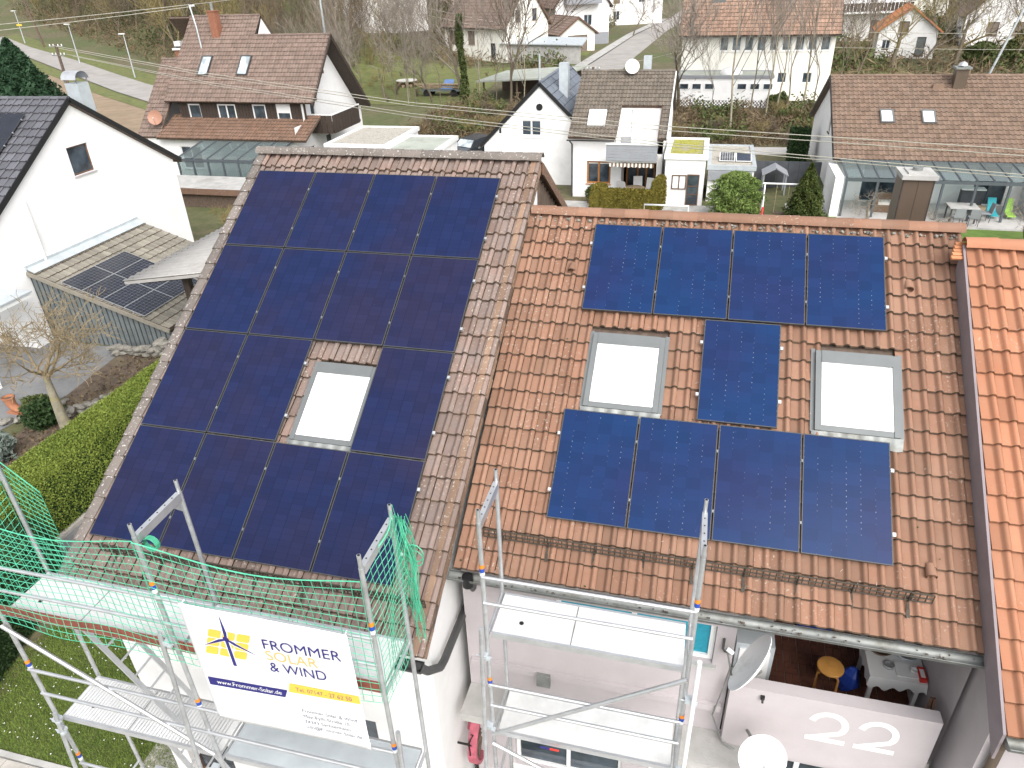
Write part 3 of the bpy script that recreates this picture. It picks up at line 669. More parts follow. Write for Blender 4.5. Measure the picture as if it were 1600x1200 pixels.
for i in range(12):
    for j in range(12):
        for k in range(1):
            o = link(bpy.data.objects.new('floor_tile', tme), fl); hor = (i+j) % 2
            o.location = Vector((9.0+i*0.212, yF2+0.03+j*0.212, -6.2149+random.uniform(0, .002))) - off
            o2 = link(bpy.data.objects.new('floor_tile', tme), fl)
            if hor: o2.location = o.location + Vector((0, 0.0, 0)); o.scale = (1.0, .75, 1); o2.scale = (1.0, .75, 1); o2.location.y += 0.106
            else:
                o.rotation_euler.z = math.pi/2; o2.rotation_euler.z = math.pi/2; o.location.x += 0.106; o2.location = o.location + Vector((0.106, 0, 0)); o.scale = (1.0, .75, 1); o2.scale = (1.0, .75, 1)
def text_mesh(txt, size, ext=0.0, shear=0.0, spacing=1.0, bold=0.0):
    c = bpy.data.curves.new('lettering', 'FONT'); c.body = txt; c.size = size; c.extrude = ext; c.space_character = spacing; c.shear = shear; c.offset = bold
    o = bpy.data.objects.new('lettering', c); COL.objects.link(o); bpy.context.view_layer.update()
    me = bpy.data.meshes.new_from_object(o.evaluated_get(bpy.context.evaluated_depsgraph_get())); bpy.data.objects.remove(o); me.materials.clear(); return me
def lettering(parent, txt, loc, size, mat, width=None, ext=0.001, spacing=1.0, bold=0.0, local=False):
    """upright text facing -y, lower left corner at loc"""
    me = text_mesh(txt, size, ext, 0, spacing, bold); me.materials.append(mat)
    xs = [v.co.x for v in me.vertices]; k = (width/(max(xs)-min(xs))) if width else 1.0; x0 = min(xs)
    for v in me.vertices: x, y, z = v.co; v.co = ((x-x0)*k, -z, y)
    me.update(); o = part('lettering', me, parent); o.location = Vector(loc) - (Vector((0, 0, 0)) if local else WL[parent.name]); return o
def numeral_two(x0, z0, w, h, sw):
    r = w/2-sw/2; cx, cz = x0+w/2, z0+h-r-sw/2; path = [(cx+r*math.cos(a), cz+r*math.sin(a)) for a in np.linspace(R(168), R(-38), 18)]
    path += [(x0+sw*.75, z0+sw*.5)]; b = MB()
    L, Rr = [], []
    for i, (x, z) in enumerate(path):
        a, c = path[max(i-1, 0)], path[min(i+1, len(path)-1)]; dx, dz = c[0]-a[0], c[1]-a[1]; l = math.hypot(dx, dz); L.append((x-dz/l*sw/2, z+dx/l*sw/2)); Rr.append((x+dz/l*sw/2, z-dx/l*sw/2))
    y = yF2-0.164; n = len(path)
    b.add([(x, y, z) for x, z in L]+[(x, y, z) for x, z in Rr], [(i, i+1, n+i+1, n+i) for i in range(n-1)]); b.add([(x0+sw*.1, y-.001, z0), (x0+w, y-.001, z0), (x0+w, y-.001, z0+sw), (x0+sw*.1, y-.001, z0+sw)], [(0, 1, 2, 3)])
    b.build('numeral', M['petal'], H2)
numeral_two(9.96, -5.92, .50, .60, .085); numeral_two(10.56, -5.92, .50, .60, .085)
# --- house 3 (orange roof)
H3O = Vector((11.60, -0.95, 0)); H3O.z = QO.z + (H3O.y-QO.y)*math.tan(AR) + 0.18/cR; H3L = 6.28
roof3 = deck_and_back(H3, H3O, AR, 5.0, H3L, 6.0)
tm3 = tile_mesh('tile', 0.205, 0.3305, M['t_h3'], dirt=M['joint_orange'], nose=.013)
lay_tiles(roof3, H3O, slope_rot(AR), 24, 19, 0.205, 0.3305, tm3, cap=190)
ridge_row(roof3, H3O.x-0.02, H3O.x+4.9, H3O.y, H3O.z+0.035, M['t_h3'], 0.40, 0.13)
for k in range(5):                         # stepped end tiles at the ridge
    b = MB(); p = Vector((H3O.x-0.10+k*.02, H3O.y-.18+k*.06, H3O.z-0.10+k*.03)); b.cbox(p, (0.22, 0.05, 0.03), 0, (AR, 0.1, 0.3)); b.build('ridge_end_tile', M['t_orange'], roof3)
b = MB(); p0 = roof_pt(H3O, AR, -0.012, 0, 0.05); p1 = roof_pt(H3O, AR, -0.012, H3L, 0.05)
b.slab([p0, p1, p1+Vector((0, 0, -0.42)), p0+Vector((0, 0, -0.42))], 0.03); b.build('verge_flashing', plain('mauve_grey_flashing', (0.24, 0.20, 0.21), 0.6, var=0.1), H3)
b = MB(); yF3 = eY3 = roof_pt(H3O, AR, 0, H3L).y; eZ3 = roof_pt(H3O, AR, 0, H3L).z; yF3 = eY3+0.38; zr3 = H3O.z-.14/cR
def top3(y): return zr3-abs(y-H3O.y)*t2
b.add([(11.68, yF3, -9), (11.68, 5, -9), (11.68, 5, top3(5)), (11.68, H3O.y, zr3), (11.68, yF3, top3(yF3))], [(4, 3, 2, 1, 0)])
b.add([(11.68, yF3, -9), (16.5, yF3, -9), (16.5, yF3, top3(yF3)), (11.68, yF3, top3(yF3))], [(0, 1, 2, 3)])
b.add([(16.5, yF3, -9), (16.5, 5, -9), (16.5, 5, top3(5)), (16.5, H3O.y, zr3), (16.5, yF3, top3(yF3))], [(0, 1, 2, 3, 4)])
b.add([(11.68, 5, -9), (16.5, 5, -9), (16.5, 5, top3(5)), (11.68, 5, top3(5))], [(3, 2, 1, 0)]); b.build('wall', M['pink'], H3)
gutter(H3, [(11.62, eY3-0.05, eZ3-0.05), (16.6, eY3-0.05, eZ3-0.05)], 0.09, M['zinc'])
b = MB(); b.tube([(12.0, eY3-.05, eZ3-.12), (12.0, eY3+.1, eZ3-.3), (11.86, yF3-.07, eZ3-.45), (11.80, yF3-.07, eZ3-.6), (11.80, yF3-.07, -9)], 0.055, 10); b.build('downpipe', M['brownmetal'], H3)

# ------------------------------------------------------------------ solar panels
def panel_meshes(w, h, glass, th=0.035, fw=0.011):
    f = MB(); f.box((0, -h, -th), (fw, 0, 0)); f.box((w-fw, -h, -th), (w, 0, 0)); f.box((fw, -fw, -th), (w-fw, 0, 0)); f.box((fw, -h, -th), (w-fw, -h+fw, 0))
    g = MB(); g.box((fw, -h+fw, -0.012), (w-fw, -fw, -0.003)); gme = g.mesh('glass', glass)
    uv = gme.uv_layers.new(name='UVMap')
    for p in gme.polygons:
        for li in p.loop_indices:
            c = gme.vertices[gme.loops[li].vertex_index].co; uv.data[li].uv = ((c.x-fw)/(w-2*fw), (c.y+h-fw)/(h-2*fw))
    k = MB(); k.box((0, 0, -0.05), (0.038, 0.045, 0.005)); k.box((0.004, 0.008, 0.005), (0.026, 0.03, 0.012))
    r = MB(); r.box((0, 0, -0.085), (w, 0.04, -0.04))
    return f.mesh('frame', M['pv_frame']), gme, k.mesh('clamp', M['alu']), r.mesh('rail', M['darkmetal']), k.mesh('clamp', M['zinc'])
def panel(pos, a, mes, w, h, label, group, ends=(0, 0), rots=0.0, gaps=0.02):
    t = thing('solar_module', label, 'solar panel', pos, group=group, rx=a)
    part('frame', mes[0], t); part('glass', mes[1], t)
    for fy in (0.24, 0.76):
        part('rail', mes[3], t, (0, -h*fy-0.02, 0))
        if ends[0]: part('clamp', mes[2], t, (-0.042, -h*fy-0.02, 0))
        part('clamp', mes[2] if ends[1] else mes[4], t, (w+0.001 if ends[1] else w+gaps/2-0.010, -h*fy-0.02, 0)).scale = ((1.0, 1, 1) if ends[1] else (0.5, 0.8, 1))
    return t
ORD = ('first', 'second', 'third', 'fourth')
m1 = panel_meshes(1.134, 1.722, M['pv_a'])
for i in range(4):
    for j in range(4):
        if (i, j) == (2, 2): continue
        lab = f'violet-blue solar panel on mauve-brown roof, {ORD[i]} row down, {ORD[j]} from lichened verge'
        panel(roof_pt(PO, AL, j*1.156, i*1.742+random.uniform(-.003, .003)), AL, m1, 1.134, 1.722, lab, 'panels on the mauve-brown roof', ends=(0, j == 3 or (i == 2 and j == 1)))
m2 = panel_meshes(1.05, 1.5944, M['pv_b'])
for i, v in ((0, 0.0), (2, 3.2636)):
    for j in range(4):
        lab = f'blue solar panel on red-brown roof, {"upper" if i == 0 else "lower"} row, {ORD[j]} from mauve-brown roof'
        panel(roof_pt(QO, AR, j*1.0703, v+random.uniform(-.003, .003)), AR, m2, 1.05, 1.5944, lab, 'panels on the red-brown roof', ends=(j == 0, j == 3))
panel(roof_pt(QO, AR, 1.826, 1.6265), AR, m2, 1.05, 1.5944, 'single blue solar panel between the two skylights of the red-brown roof', 'panels on the red-brown roof', ends=(1, 1))
# chimney behind the ridge of house 2
ch = thing('chimney', 'tall brown sheet-clad chimney with pale cap behind the ridge of house 22', 'chimney', (11.45, 1.75, -2.2))
b = MB(); b.box((11.20, 1.45, -2.4), (11.438, 1.98, -0.18)); b.box((11.442, 1.447, -2.4), (11.68, 1.98, -0.18)); b.build('cladding', M['brownmetal'], ch)
b = MB(); b.box((11.165, 1.40, -0.18), (11.715, 2.03, -0.11)); b.box((11.27, 1.5, -0.11), (11.6, 1.9, -0.085)); b.build('cap', M['concrete'], ch)
b = MB(); b.tube([(11.44, 1.7, -0.085), (11.44, 1.7, -0.03)], 0.08, 12); b.build('flue', M['zinc'], ch)
b = MB(); b.box((11.195, 1.442, -2.4), (11.215, 1.47, -0.18)); b.box((11.665, 1.442, -2.4), (11.685, 1.47, -0.18)); b.build('corner_trim', M['wood_dark'], ch)
# ------------------------------------------------------------------ scaffolds
def band(t, p, r=0.029):
    p = Vector(p)
    for k, mt in enumerate(('orange', 'blueband', 'plastwhite')):
        b = MB(); b.tube([p-Vector((0, 0, .055*k)), p-Vector((0, 0, .055*k+.05))], r, 10, cap=False); b.build('marker_band', M[mt], t)
def frame_piece(t, x, y0, y1, ztop, zbot=-8.97, rungs=True, peak=True, levels=()):
    """two uprights with rungs; the drilled head beam joins them near the top"""
    for y in (y0, y1):
        b = MB(); b.tube([(x, y, zbot), (x, y, ztop-0.16)], 0.026, 10); b.tube([(x, y, ztop-0.16), (x, y, ztop)], 0.021, 10); b.build('upright', M['alu_dull'], t)
        b = MB(); b.tube([(x, y, ztop+.001), (x, y, ztop+.004)], 0.014, 8); b.build('tube_mouth', M['black'], t)
    if peak:
        b = MB(); b.beam((x, y0+.02, ztop-0.20), (x, y1-.02, ztop-0.20), 0.055, 0.10); b.build('head_beam', M['alu'], t)
        b = MB()
        for k in range(5): y = y0+(y1-y0)*(k+1)/6; b.tube([(x, y, ztop-0.149), (x, y, ztop-0.1475)], 0.009, 7)
        b.build('drill_hole', M['black'], t)
        b = MB(); b.slab([(x, y1-.02, ztop-.25), (x, y1-.16, ztop-.25), (x, y1-.02, ztop-.42)], 0.012); b.build('gusset', M['alu_dull'], t)
    for z in levels:
        b = MB(); b.tube([(x, y0, z), (x, y1, z)], 0.02, 8); b.build('rung', M['alu'], t)
def tubepart(t, name, p, q, r=0.022, mat='alu'):
    b = MB(); b.tube([p, q], r, 10); b.build(name, M[mat], t)
def coupler(t, x, y, z):
    b = MB(); b.cbox((x, y, z), (0.09, 0.09, 0.05)); b.cbox((x+.06, y-.05, z), (0.05, 0.03, 0.03)); b.tube([(x-.09, y-.02, z), (x+.09, y-.02, z)], 0.009, 6); b.build('coupler', M['zinc_light'], t)
def deck(t, x0, x1, y0, y1, z, hatch=True, mat='deck', ribs=False):
    b = MB(); b.box((x0, y0+.03, z-.014), (x1, y1-.03, z)); d = b.build('deck', M[mat], t)
    b = MB(); b.box((x0, y0, z-.07), (x1, y0+.03, z+.006)); b.box((x0, y1-.03, z-.07), (x1, y1, z+.006)); b.box((x0, y0+.03, z-.06), (x0+.04, y1-.03, z-.015)); b.box((x1-.04, y0+.03, z-.06), (x1, y1-.03, z-.015)); b.build('edge_profile', M['alu'], d)
    if hatch:
        xm = x0+(x1-x0)*.42; b = MB(); b.box((xm, y0+.032, z), (xm+.012, y1-.032, z+.003)); b.build('hatch_joint', M['zinc'], d)
        b = MB(); b.tube([(x0+.3, (y0+y1)/2-.1, z+.001), (x0+.3, (y0+y1)/2-.1, z+.004)], .028, 10); b.build('grip_hole', M['black'], d)
    if ribs:
        b = MB(); n = int((x1-x0)/.05)
        for k in range(n): x = x0+.05+(x1-x0-.1)*k/n; b.box((x, y0+.035, z), (x+.012, y1-.035, z+.004))
        b.build('anti_slip_rib', M['alu'], d)
    return d
yf, yr = -7.58, -6.86
XS = (0.30, 2.76, 5.24)
LT = thing('scaffold', 'aluminium scaffold with green net and banner in front of mauve-brown roof', 'scaffold', (2.77, -7.2, -9))
for k, x in enumerate(XS): frame_piece(LT, x, yf, yr, (-1.50, -1.53, -1.44)[k], levels=(-3.42, -5.42, -7.4, -8.4))
for x in XS: 
    band(LT, (x, yf, -2.30)); band(LT, (x, yf, -4.20)); band(LT, (x, yf, -6.10))
for (xa, xb) in ((XS[0], XS[1]), (XS[1], XS[2])):
    for z in (-2.51, -2.90, -4.34, -4.80, -6.3, -6.75):
        tubepart(LT, 'guard_rail', (xa, yf-.03, z), (xb, yf-.03, z), 0.021)
tubepart(LT, 'brace', (XS[0], yf-.06, -3.52), (XS[1], yf-.06, -5.2), 0.026)
tubepart(LT, 'brace', (XS[2], yf-.06, -5.6), (XS[1], yf-.06, -7.6), 0.024)
for x, dx in ((XS[0], 0.08), (XS[1]-.0, -0.10), (XS[2], 0.11)):     # outrigger tubes clamped to the front uprights
    x1 = x+dx; tubepart(LT, 'outrigger_tube', (x1, yf-.06, -3.05 if dx < 0 else -3.9 if x > 5 else -5.15), (x1+dx*.6, yf-.45, -8.97), 0.026, 'alu_dull')
    coupler(LT, x+dx*.5, yf-.04, -3.2 if dx < 0 else -5.0 if x > 5 else -5.3); coupler(LT, x+dx*.7, yf-.06, -5.5)
deck(LT, XS[0]+.04, XS[1]-.01, yf+.03, yr-.03, -3.36); deck(LT, XS[1]+.05, XS[2]-.04, yf+.03, yr-.03, -3.36)
deck(LT, XS[0]+.04, XS[1]-.04, yf+.03, yr-.03, -5.36, ribs=True, mat='deck'); deck(LT, XS[1]+.05, XS[2]-.04, yf+.03, yr-.03, -5.36, hatch=False, mat='zinc_light')
deck(LT, XS[0]+.34, XS[1]-.34, yf+.03, yr-.03, -7.36, mat='alu')
for xa, xb in ((XS[0]+.03, XS[1]+.10), (XS[1]+.12, XS[2]-.03)):
    b = MB(); b.box((xa, yf-.005, -3.37), (xb, yf+.022, -3.23)); b.build('toe_board', M['toe'], LT)
# inclined ladder between the decks
ld = MB(); p0 = Vector((0.98, -7.33, -3.42)); p1 = Vector((2.05, -7.33, -5.34)); ws = Vector((0, 0.36, 0))
ld.beam(p0, p1, 0.028, 0.06, up=(0, 1, 0)); ld.beam(p0+ws, p1+ws, 0.028, 0.06, up=(0, 1, 0)); ldo = ld.build('ladder', M['alu'], LT)
for k in range(8):
    q = p0.lerp(p1, (k+.6)/8.2); b = MB(); b.tube([q, q+ws], 0.015, 7); b.build('rung', M['alu'], ldo)
ld = MB(); p0 = Vector((1.55, -7.33, -5.42)); p1 = Vector((2.3, -7.33, -7.34)); ld.beam(p0, p1, 0.028, 0.06, up=(0, 1, 0)); ld.beam(p0+ws, p1+ws, 0.028, 0.06, up=(0, 1, 0)); ldo = ld.build('ladder', M['alu'], LT)
for k in range(8):
    q = p0.lerp(p1, (k+.6)/8.2); b = MB(); b.tube([q, q+ws], 0.015, 7); b.build('rung', M['alu'], ldo)
for x in XS:                                # feet
    for y in (yf, yr): b = MB(); b.cbox((x, y, -8.975), (.16, .16, .03)); b.build('base_plate', M['zinc'], LT)
# right tower in front of house 22
RT = thing('scaffold', 'narrow aluminium scaffold tower under the eaves of house 22', 'scaffold', (7.17, -6.2, -9))
rf, rr_ = -6.55, -5.86; RX = (6.05, 8.29)
for x, zt in zip(RX, (-1.62, -1.66)): frame_piece(RT, x, rf, rr_, zt, levels=(-3.5, -5.28, -6.3, -7.2, -8.2))
for x in RX:
    band(RT, (x, rf, -2.36)); band(RT, (x, rf, -4.17)); band(RT, (x, rf, -6.1))
for z in (-2.52, -2.91, -4.28, -4.66, -6.2, -6.6): tubepart(RT, 'guard_rail', (RX[0], rf-.03, z), (RX[1], rf-.03, z), 0.021)
tubepart(RT, 'brace', (RX[0], rf-.07, -5.18), (RX[1], rf-.07, -3.50), 0.026); tubepart(RT, 'brace', (RX[0], rf-.07, -5.36), (RX[1], rf-.07, -6.5), 0.026)
deck(RT, RX[0]+.05, RX[1]-.05, rf+.03, rr_-.03, -3.45); deck(RT, RX[0]+.05, RX[1]-.05, rf+.03, rr_-.03, -5.25, hatch=False, mat='deck')
tubepart(RT, 'outrigger_tube', (RX[0]-.04, rf-.06, -3.3), (RX[0]-.12, rf-.3, -8.97), 0.027, 'alu_dull'); tubepart(RT, 'outrigger_tube', (RX[1]+.10, rf-.06, -3.2), (RX[1]+.05, rf-.3, -8.97), 0.027, 'wframe')
for z in (-3.75, -5.05): coupler(RT, RX[0]-.03, rf-.04, z); coupler(RT, RX[1]+.05, rf-.04, z-.1)
b = MB(); b.box((RX[0]+.6, rf-.012, -5.34), (RX[0]+.72, rf-.004, -5.31)); b.build('label_strip', M['navy'], RT); b = MB(); b.box((RX[0]+.725, rf-.012, -5.34), (RX[0]+.84, rf-.004, -5.31)); b.build('label_strip', M['redband'], RT)
for x in RX:
    for y in (rf, rr_): b = MB(); b.cbox((x, y, -8.975), (.16, .16, .03)); b.build('base_plate', M['zinc'], RT)
# ------------------------------------------------------------------ green safety net
def net(b, P, ns, nt, r=0.0037, sub=1):
    for i in range(ns+1): b.tube([P(i/ns, j/nt) for j in range(nt+1)], r, 3, cap=False, smooth=False)
    for j in range(nt+1): b.tube([P(i/ns, j/nt) for i in range(ns+1)], r*(2.0 if j == 0 else 1.0), 3, cap=False, smooth=False)
NT = thing('safety_net', 'green mesh safety net hung round the left scaffold platform', 'net', (2.77, yf, -3.4))
def wob(s, t, k): return 0.03*math.sin(7*s+k)*math.sin(5*t+2*k)
def front(xa, xb, k):
    def P(s, t):
        sag = 0.16*math.sin(math.pi*s)**1.2*(1-t)**0.8
        z = (-1.72-sag)*(1-t) + (-3.47)*t
        return Vector((xa+(xb-xa)*s, yf-0.058+0.05*math.sin(math.pi*t)*abs(math.sin(math.pi*s*1.0))+0.015*math.sin(9*s+k)*t+.5*wob(s, t, k), z+0.02*math.sin(11*s+k)*t))
    return P
b = MB(); net(b, front(XS[0]-.02, XS[1], 1), 24, 17); stuff(b.build('net_front', M['netgreen'], NT))
b = MB(); net(b, front(XS[1], XS[2], 3), 24, 17); stuff(b.build('net_front', M['netgreen'], NT))
def endl(s, t): return Vector((XS[0]-.035-.05*math.sin(math.pi*t)+wob(s, t, 2), yf+(yr-yf)*s, (-1.68-.12*math.sin(math.pi*s))*(1-t)-3.5*t))
b = MB(); net(b, endl, 8, 18); stuff(b.build('net_end', M['netgreen'], NT))
def backl(s, t): return Vector((XS[0]+(0.28)*s, yr+.03+.1*s, (-1.66-.5*s)*(1-t)-3.5*t))
b = MB(); net(b, backl, 5, 18); stuff(b.build('net_end', M['netgreen'], NT))
def endr(s, t):
    g = s**0.7
    return Vector((XS[2]+.03+.05*math.sin(6*t)*g+wob(s, t, 4), yf+(yr-yf+.05)*g, (-1.70+.22*s)*(1-t)-3.55*t))
b = MB(); net(b, endr, 10, 20); stuff(b.build('net_end', M['netgreen'], NT))
b = MB()                                    # gathered spare length hanging from the rear corner
for k in range(26):
    a = random.random()*6.28; rr = random.uniform(.01, .045); x0, y0 = XS[2]+.07+rr*math.cos(a), yr+.02+rr*math.sin(a)
    zb = random.uniform(-3.45, -2.6); n = 9; pts = []
    for i in range(n+1):
        f = i/n; s_ = 0.4+1.1*math.sin(math.pi*min(1, f*1.1)); pts.append((x0+.03*math.sin(9*f+k)+.05*f+(rr*math.cos(a))*s_, y0+.04*math.sin(7*f+k*2)+(rr*math.sin(a))*s_, -1.62*(1-f)+zb*f))
    b.tube(pts, 0.005, 3, cap=False, smooth=False)
for k in range(2): 
    c = Vector((XS[2]+.16+random.uniform(-.03, .05), yr+.05, random.uniform(-2.3, -1.9))); rr = random.uniform(.05, .11)
    b.tube([c+Vector((rr*math.cos(a), .01*k, rr*1.2*math.sin(a))) for a in np.linspace(0, 6.28, 12)], 0.007, 4, cap=False)
stuff(b.build('gathered_net', M['netgreen'], NT))
b = MB()
c = Vector((XS[1]+.11, yf+.1, -1.82))
for k in range(5): b.tube([c+Vector((.075*math.cos(a)*(1+.02*k), .012*k-.06, .085*math.sin(a))) for a in np.linspace(0, 6.28, 12)], 0.006, 3, cap=False)
b.build('net_coil', M['netgreen'], NT)
# ------------------------------------------------------------------ banner
BN = thing('banner', 'white company banner with wind turbine logo tied to the left scaffold', 'banner', (4.04, -7.66, -4.31))
bx0, bx1, bz0, bz1, by = 3.09, 5.0, -4.31, -2.455, -7.665
nx, nz = 30, 26; V = []; F = []
def bw(x, z): f = (bz1-z)/(bz1-bz0); return by - 0.010*math.sin(2.2*x+1)*f - 0.0015*math.sin(8*x+3*z)
for j in range(nz+1):
    for i in range(nx+1): x = bx0+(bx1-bx0)*i/nx; z = bz0+(bz1-bz0)*j/nz; V.append((x-4.04, bw(x, z)+7.66, z+4.31))
F = [(j*(nx+1)+i, j*(nx+1)+i+1, (j+1)*(nx+1)+i+1, (j+1)*(nx+1)+i) for j in range(nz) for i in range(nx)]
cl = part('cloth', np_mesh('cloth', V, F, M['bannerw'], True), BN)
md = cl.modifiers.new('thick', 'SOLIDIFY'); md.thickness = 0.002; md.offset = -1
def flatshape(name, pts, mat, d=0.0035):
    d += 0.006
    """print on the banner: pts in banner coordinates (0..1 across, 0..1 down), cut fine enough to follow the cloth"""
    P = [(bx0+(bx1-bx0)*u, bz1-(bz1-bz0)*v) for u, v in pts]
    b = MB(); b.add([(x, bw(x, z)-d, z) for x, z in P], [tuple(range(len(P)))]); o = b.build(name, M[mat], BN); return o
def rrect(u0, v0, u1, v1, r=0.012):
    out = []
    for cx, cy, a0 in ((u0+r, v0+r, 180), (u1-r, v0+r, 270), (u1-r, v1-r, 0), (u0+r, v1-r, 90)):
        for k in range(4): a = R(a0+k*30); out.append((cx+r*math.cos(a), cy+r*math.sin(a)))
    return out[::-1]
for i in range(3):
    for j in range(3):
        u_, v_ = .150+i*.090, .165+j*.076
        flatshape('logo_square', [(u-.34*(v-.165), v-.03*(u-.15)) for u, v in rrect(u_, v_, u_+.080, v_+.066)], 'amber')
def blade(u0, v0, u1, v1, w):
    du, dv = u1-u0, v1-v0; L = math.hypot(du, dv); nx_, ny_ = -dv/L, du/L
    pts = [(u0+nx_*w*.4, v0+ny_*w*.4), (u0+du*.25+nx_*w, v0+dv*.25+ny_*w), (u1, v1), (u0+du*.12-nx_*w*.5, v0+dv*.12-ny_*w*.5)]
    flatshape('turbine_blade', pts, 'bannerw', 0.0042)
    k = 0.72; pts = [(u0+nx_*w*.4*k, v0+ny_*w*.4*k), (u0+du*.25+nx_*w*k, v0+dv*.25+ny_*w*k), (u0+du*.97, v0+dv*.97), (u0+du*.12-nx_*w*.5*k, v0+dv*.12-ny_*w*.5*k)]
    flatshape('turbine_blade', pts, 'navy', 0.0052)
hu, hv = 0.247, 0.225
blade(hu, hv, 0.250, 0.012, 0.022); blade(hu, hv, 0.068, 0.325, 0.020); blade(hu, hv, 0.430, 0.325, 0.022)
flatshape('turbine_mast', [(hu-.018, hv), (hu+.018, hv), (hu+.020, .455), (hu-.012, .458)][::-1], 'bannerw', 0.0044); flatshape('turbine_mast', [(hu-.010, hv), (hu+.011, hv), (hu+.015, .448), (hu-.008, .45)][::-1], 'navy', 0.0056)
flatshape('turbine_hub', [(hu+.020*math.cos(a), hv+.023*math.sin(a)) for a in np.linspace(0, -6.1, 14)], 'navy', 0.0062)
flatshape('blue_bar', [(0.03, 0.603), (0.546, 0.582), (0.52, 0.652), (0.03, 0.674)][::-1], 'navy'); flatshape('yellow_bar', [(0.572, 0.512), (0.998, 0.497), (0.997, 0.567), (0.553, 0.594)][::-1], 'amber')
def btext(txt, u, v, size, mat, width, d=0.013, bold=0.0, slope=.045):
    x = bx0+(bx1-bx0)*u; z = bz1-(bz1-bz0)*v; o = lettering(BN, txt, (0, 0, 0), size, M[mat], width*(bx1-bx0), 0.0, bold=bold)
    for vtx in o.data.vertices: xx, zz = vtx.co.x+x, vtx.co.z+z+slope*vtx.co.x; vtx.co = (xx-4.04, bw(xx, zz)-d+7.66, zz+4.31)
    o.location = (0, 0, 0)
btext('FROMMER', 0.475, 0.242, 0.21, 'navy', 0.465); btext('SOLAR', 0.475, 0.334, 0.21, 'peach', 0.315); btext('& WIND', 0.478, 0.430, 0.21, 'navy', 0.345)
btext('www.Frommer-Solar.de', 0.085, 0.648, 0.092, 'petal', 0.42, slope=.042); btext('Tel. 07147 - 27 62 50', 0.604, 0.570, 0.092, 'greyprint', 0.345, slope=.05)
for k, (s_, w_) in enumerate((('Frommer Solar & Wind', .345), ('Max-Eyth-Straße 10', .29), ('74343 Sachsenheim', .29), ('info@Frommer-Solar.de', .355))): btext(s_, 0.607, 0.762+k*0.051, 0.082, 'greyprint', w_, slope=.05)
for x in (bx0+.03, bx1-.03):
    for z in (bz1-.03, bz0+.03): b = MB(); b.tube([(x, bw(x, z)-.002, z), (x, by+.06, z+.02)], 0.008, 6); b.build('tie', M['plastwhite'], BN)
# red wall wheel with iron fittings on the side wall
WHL = thing('cart_wheel', 'faded red spoked wheel hung on the side wall by the downpipe', 'wheel', (5.1, -4.95, -8.0))
Mx = Matrix.Translation((5.32, -5.0, -7.55)) @ Matrix.Rotation(R(90), 4, 'Y')
b = MB(); b.lathe([(.50, -.07), (.56, -.07), (.56, .07), (.50, .07), (.50, -.07)], 32, M=Mx, smooth=False); b.build('rim', M['pinkpaint'], WHL)
for k in range(8):
    a = k*math.pi/4+.2; b = MB(); b.tube([Mx @ Vector((.08*math.cos(a), .08*math.sin(a), 0)), Mx @ Vector((.51*math.cos(a), .51*math.sin(a), 0))], 0.026, 7); b.build('spoke', M['wood_brown'], WHL)
b = MB(); b.tube([Mx @ Vector((0, 0, -.22)), Mx @ Vector((0, 0, .14))], [.10, .09], 14); b.build('hub', M['pinkpaint'], WHL)
for k, (y, z) in enumerate(((-5.55, -7.25), (-5.5, -8.1), (-5.05, -6.95))):
    t = thing('iron_hook', ('upper black iron hook on the outer side of red wheel', 'lower black iron hook on the outer side of red wheel', 'black iron hook above the red wheel')[k], 'hook', (5.1, y, z), group='iron hooks beside the red wheel')
    b = MB(); b.tube([(5.1, y, z), (5.28, y, z)], .018, 7)
    for s_ in (-1, 1):
        b.tube([(5.28, y, z), (5.30, y+.03*s_, z+.07), (5.33, y+.09*s_, z+.12), (5.31, y+.06*s_, z+.17)], .012, 6); b.tube([(5.28, y, z), (5.30, y+.03*s_, z-.07), (5.33, y+.09*s_, z-.12), (5.31, y+.06*s_, z-.17)], .012, 6)
    b.build('bracket', M['iron'], t)
# ------------------------------------------------------------------ house kit for everything behind
_tc = {}
def ctile(mat, tw, tl):
    k = (mat, tw, tl)
    if k not in _tc:
        b = MB(); pr = [(0, 0), (0.5*tw, 0.0), (0.62*tw, .018), (0.78*tw, .042), (0.94*tw, .018), (tw*1.02, 0)]; n = len(pr); th = .03
        b.add([(x, 0, z+th) for x, z in pr]+[(x, tl*1.08, z) for x, z in pr], [(i, i+1, n+i+1, n+i) for i in range(n-1)], 0, True)
        b.add([(x, 0, z+th) for x, z in pr]+[(x, -.035, z-.004) for x, z in pr], [(i+1, i, n+i, n+i+1) for i in range(n-1)], 1)
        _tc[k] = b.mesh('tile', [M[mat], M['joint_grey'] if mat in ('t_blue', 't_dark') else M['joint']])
    return _tc[k]
def roof_plane(root, O, pitch, face, Wd, Ln, tilem, tw=0.3, tl=0.36, hide=None, rects=None, th=0.12, cap=0, mesh=None, deckm='wood_brown', pname='tile'):
    """one roof slope: deck plates and tiles. O top left corner, face = turn about z (0: falls to -y)"""
    Rm = slope_rot(pitch, face); X, Y, N = Rm.col[0], Rm.col[1], Rm.col[2]; O = Vector(O); b = MB()
    for (u0, u1, v0, v1) in (rects or [(0, Wd, 0, Ln)]):
        b.slab([O+X*u0-Y*v0-N*.02, O+X*u0-Y*v1-N*.02, O+X*u1-Y*v1-N*.02, O+X*u1-Y*v0-N*.02], th)
    rf = b.build('roof', M[deckm], root); nc = max(1, round(Wd/tw)); nr = max(1, round(Ln/tl))
    lay_tiles(rf, O, Rm, nc, nr, Wd/nc, Ln/nr, mesh or ctile(tilem, round(Wd/nc, 4), round(Ln/nr, 4)), hide=hide, cap=cap, jit=0.004, pname=pname)
    return rf
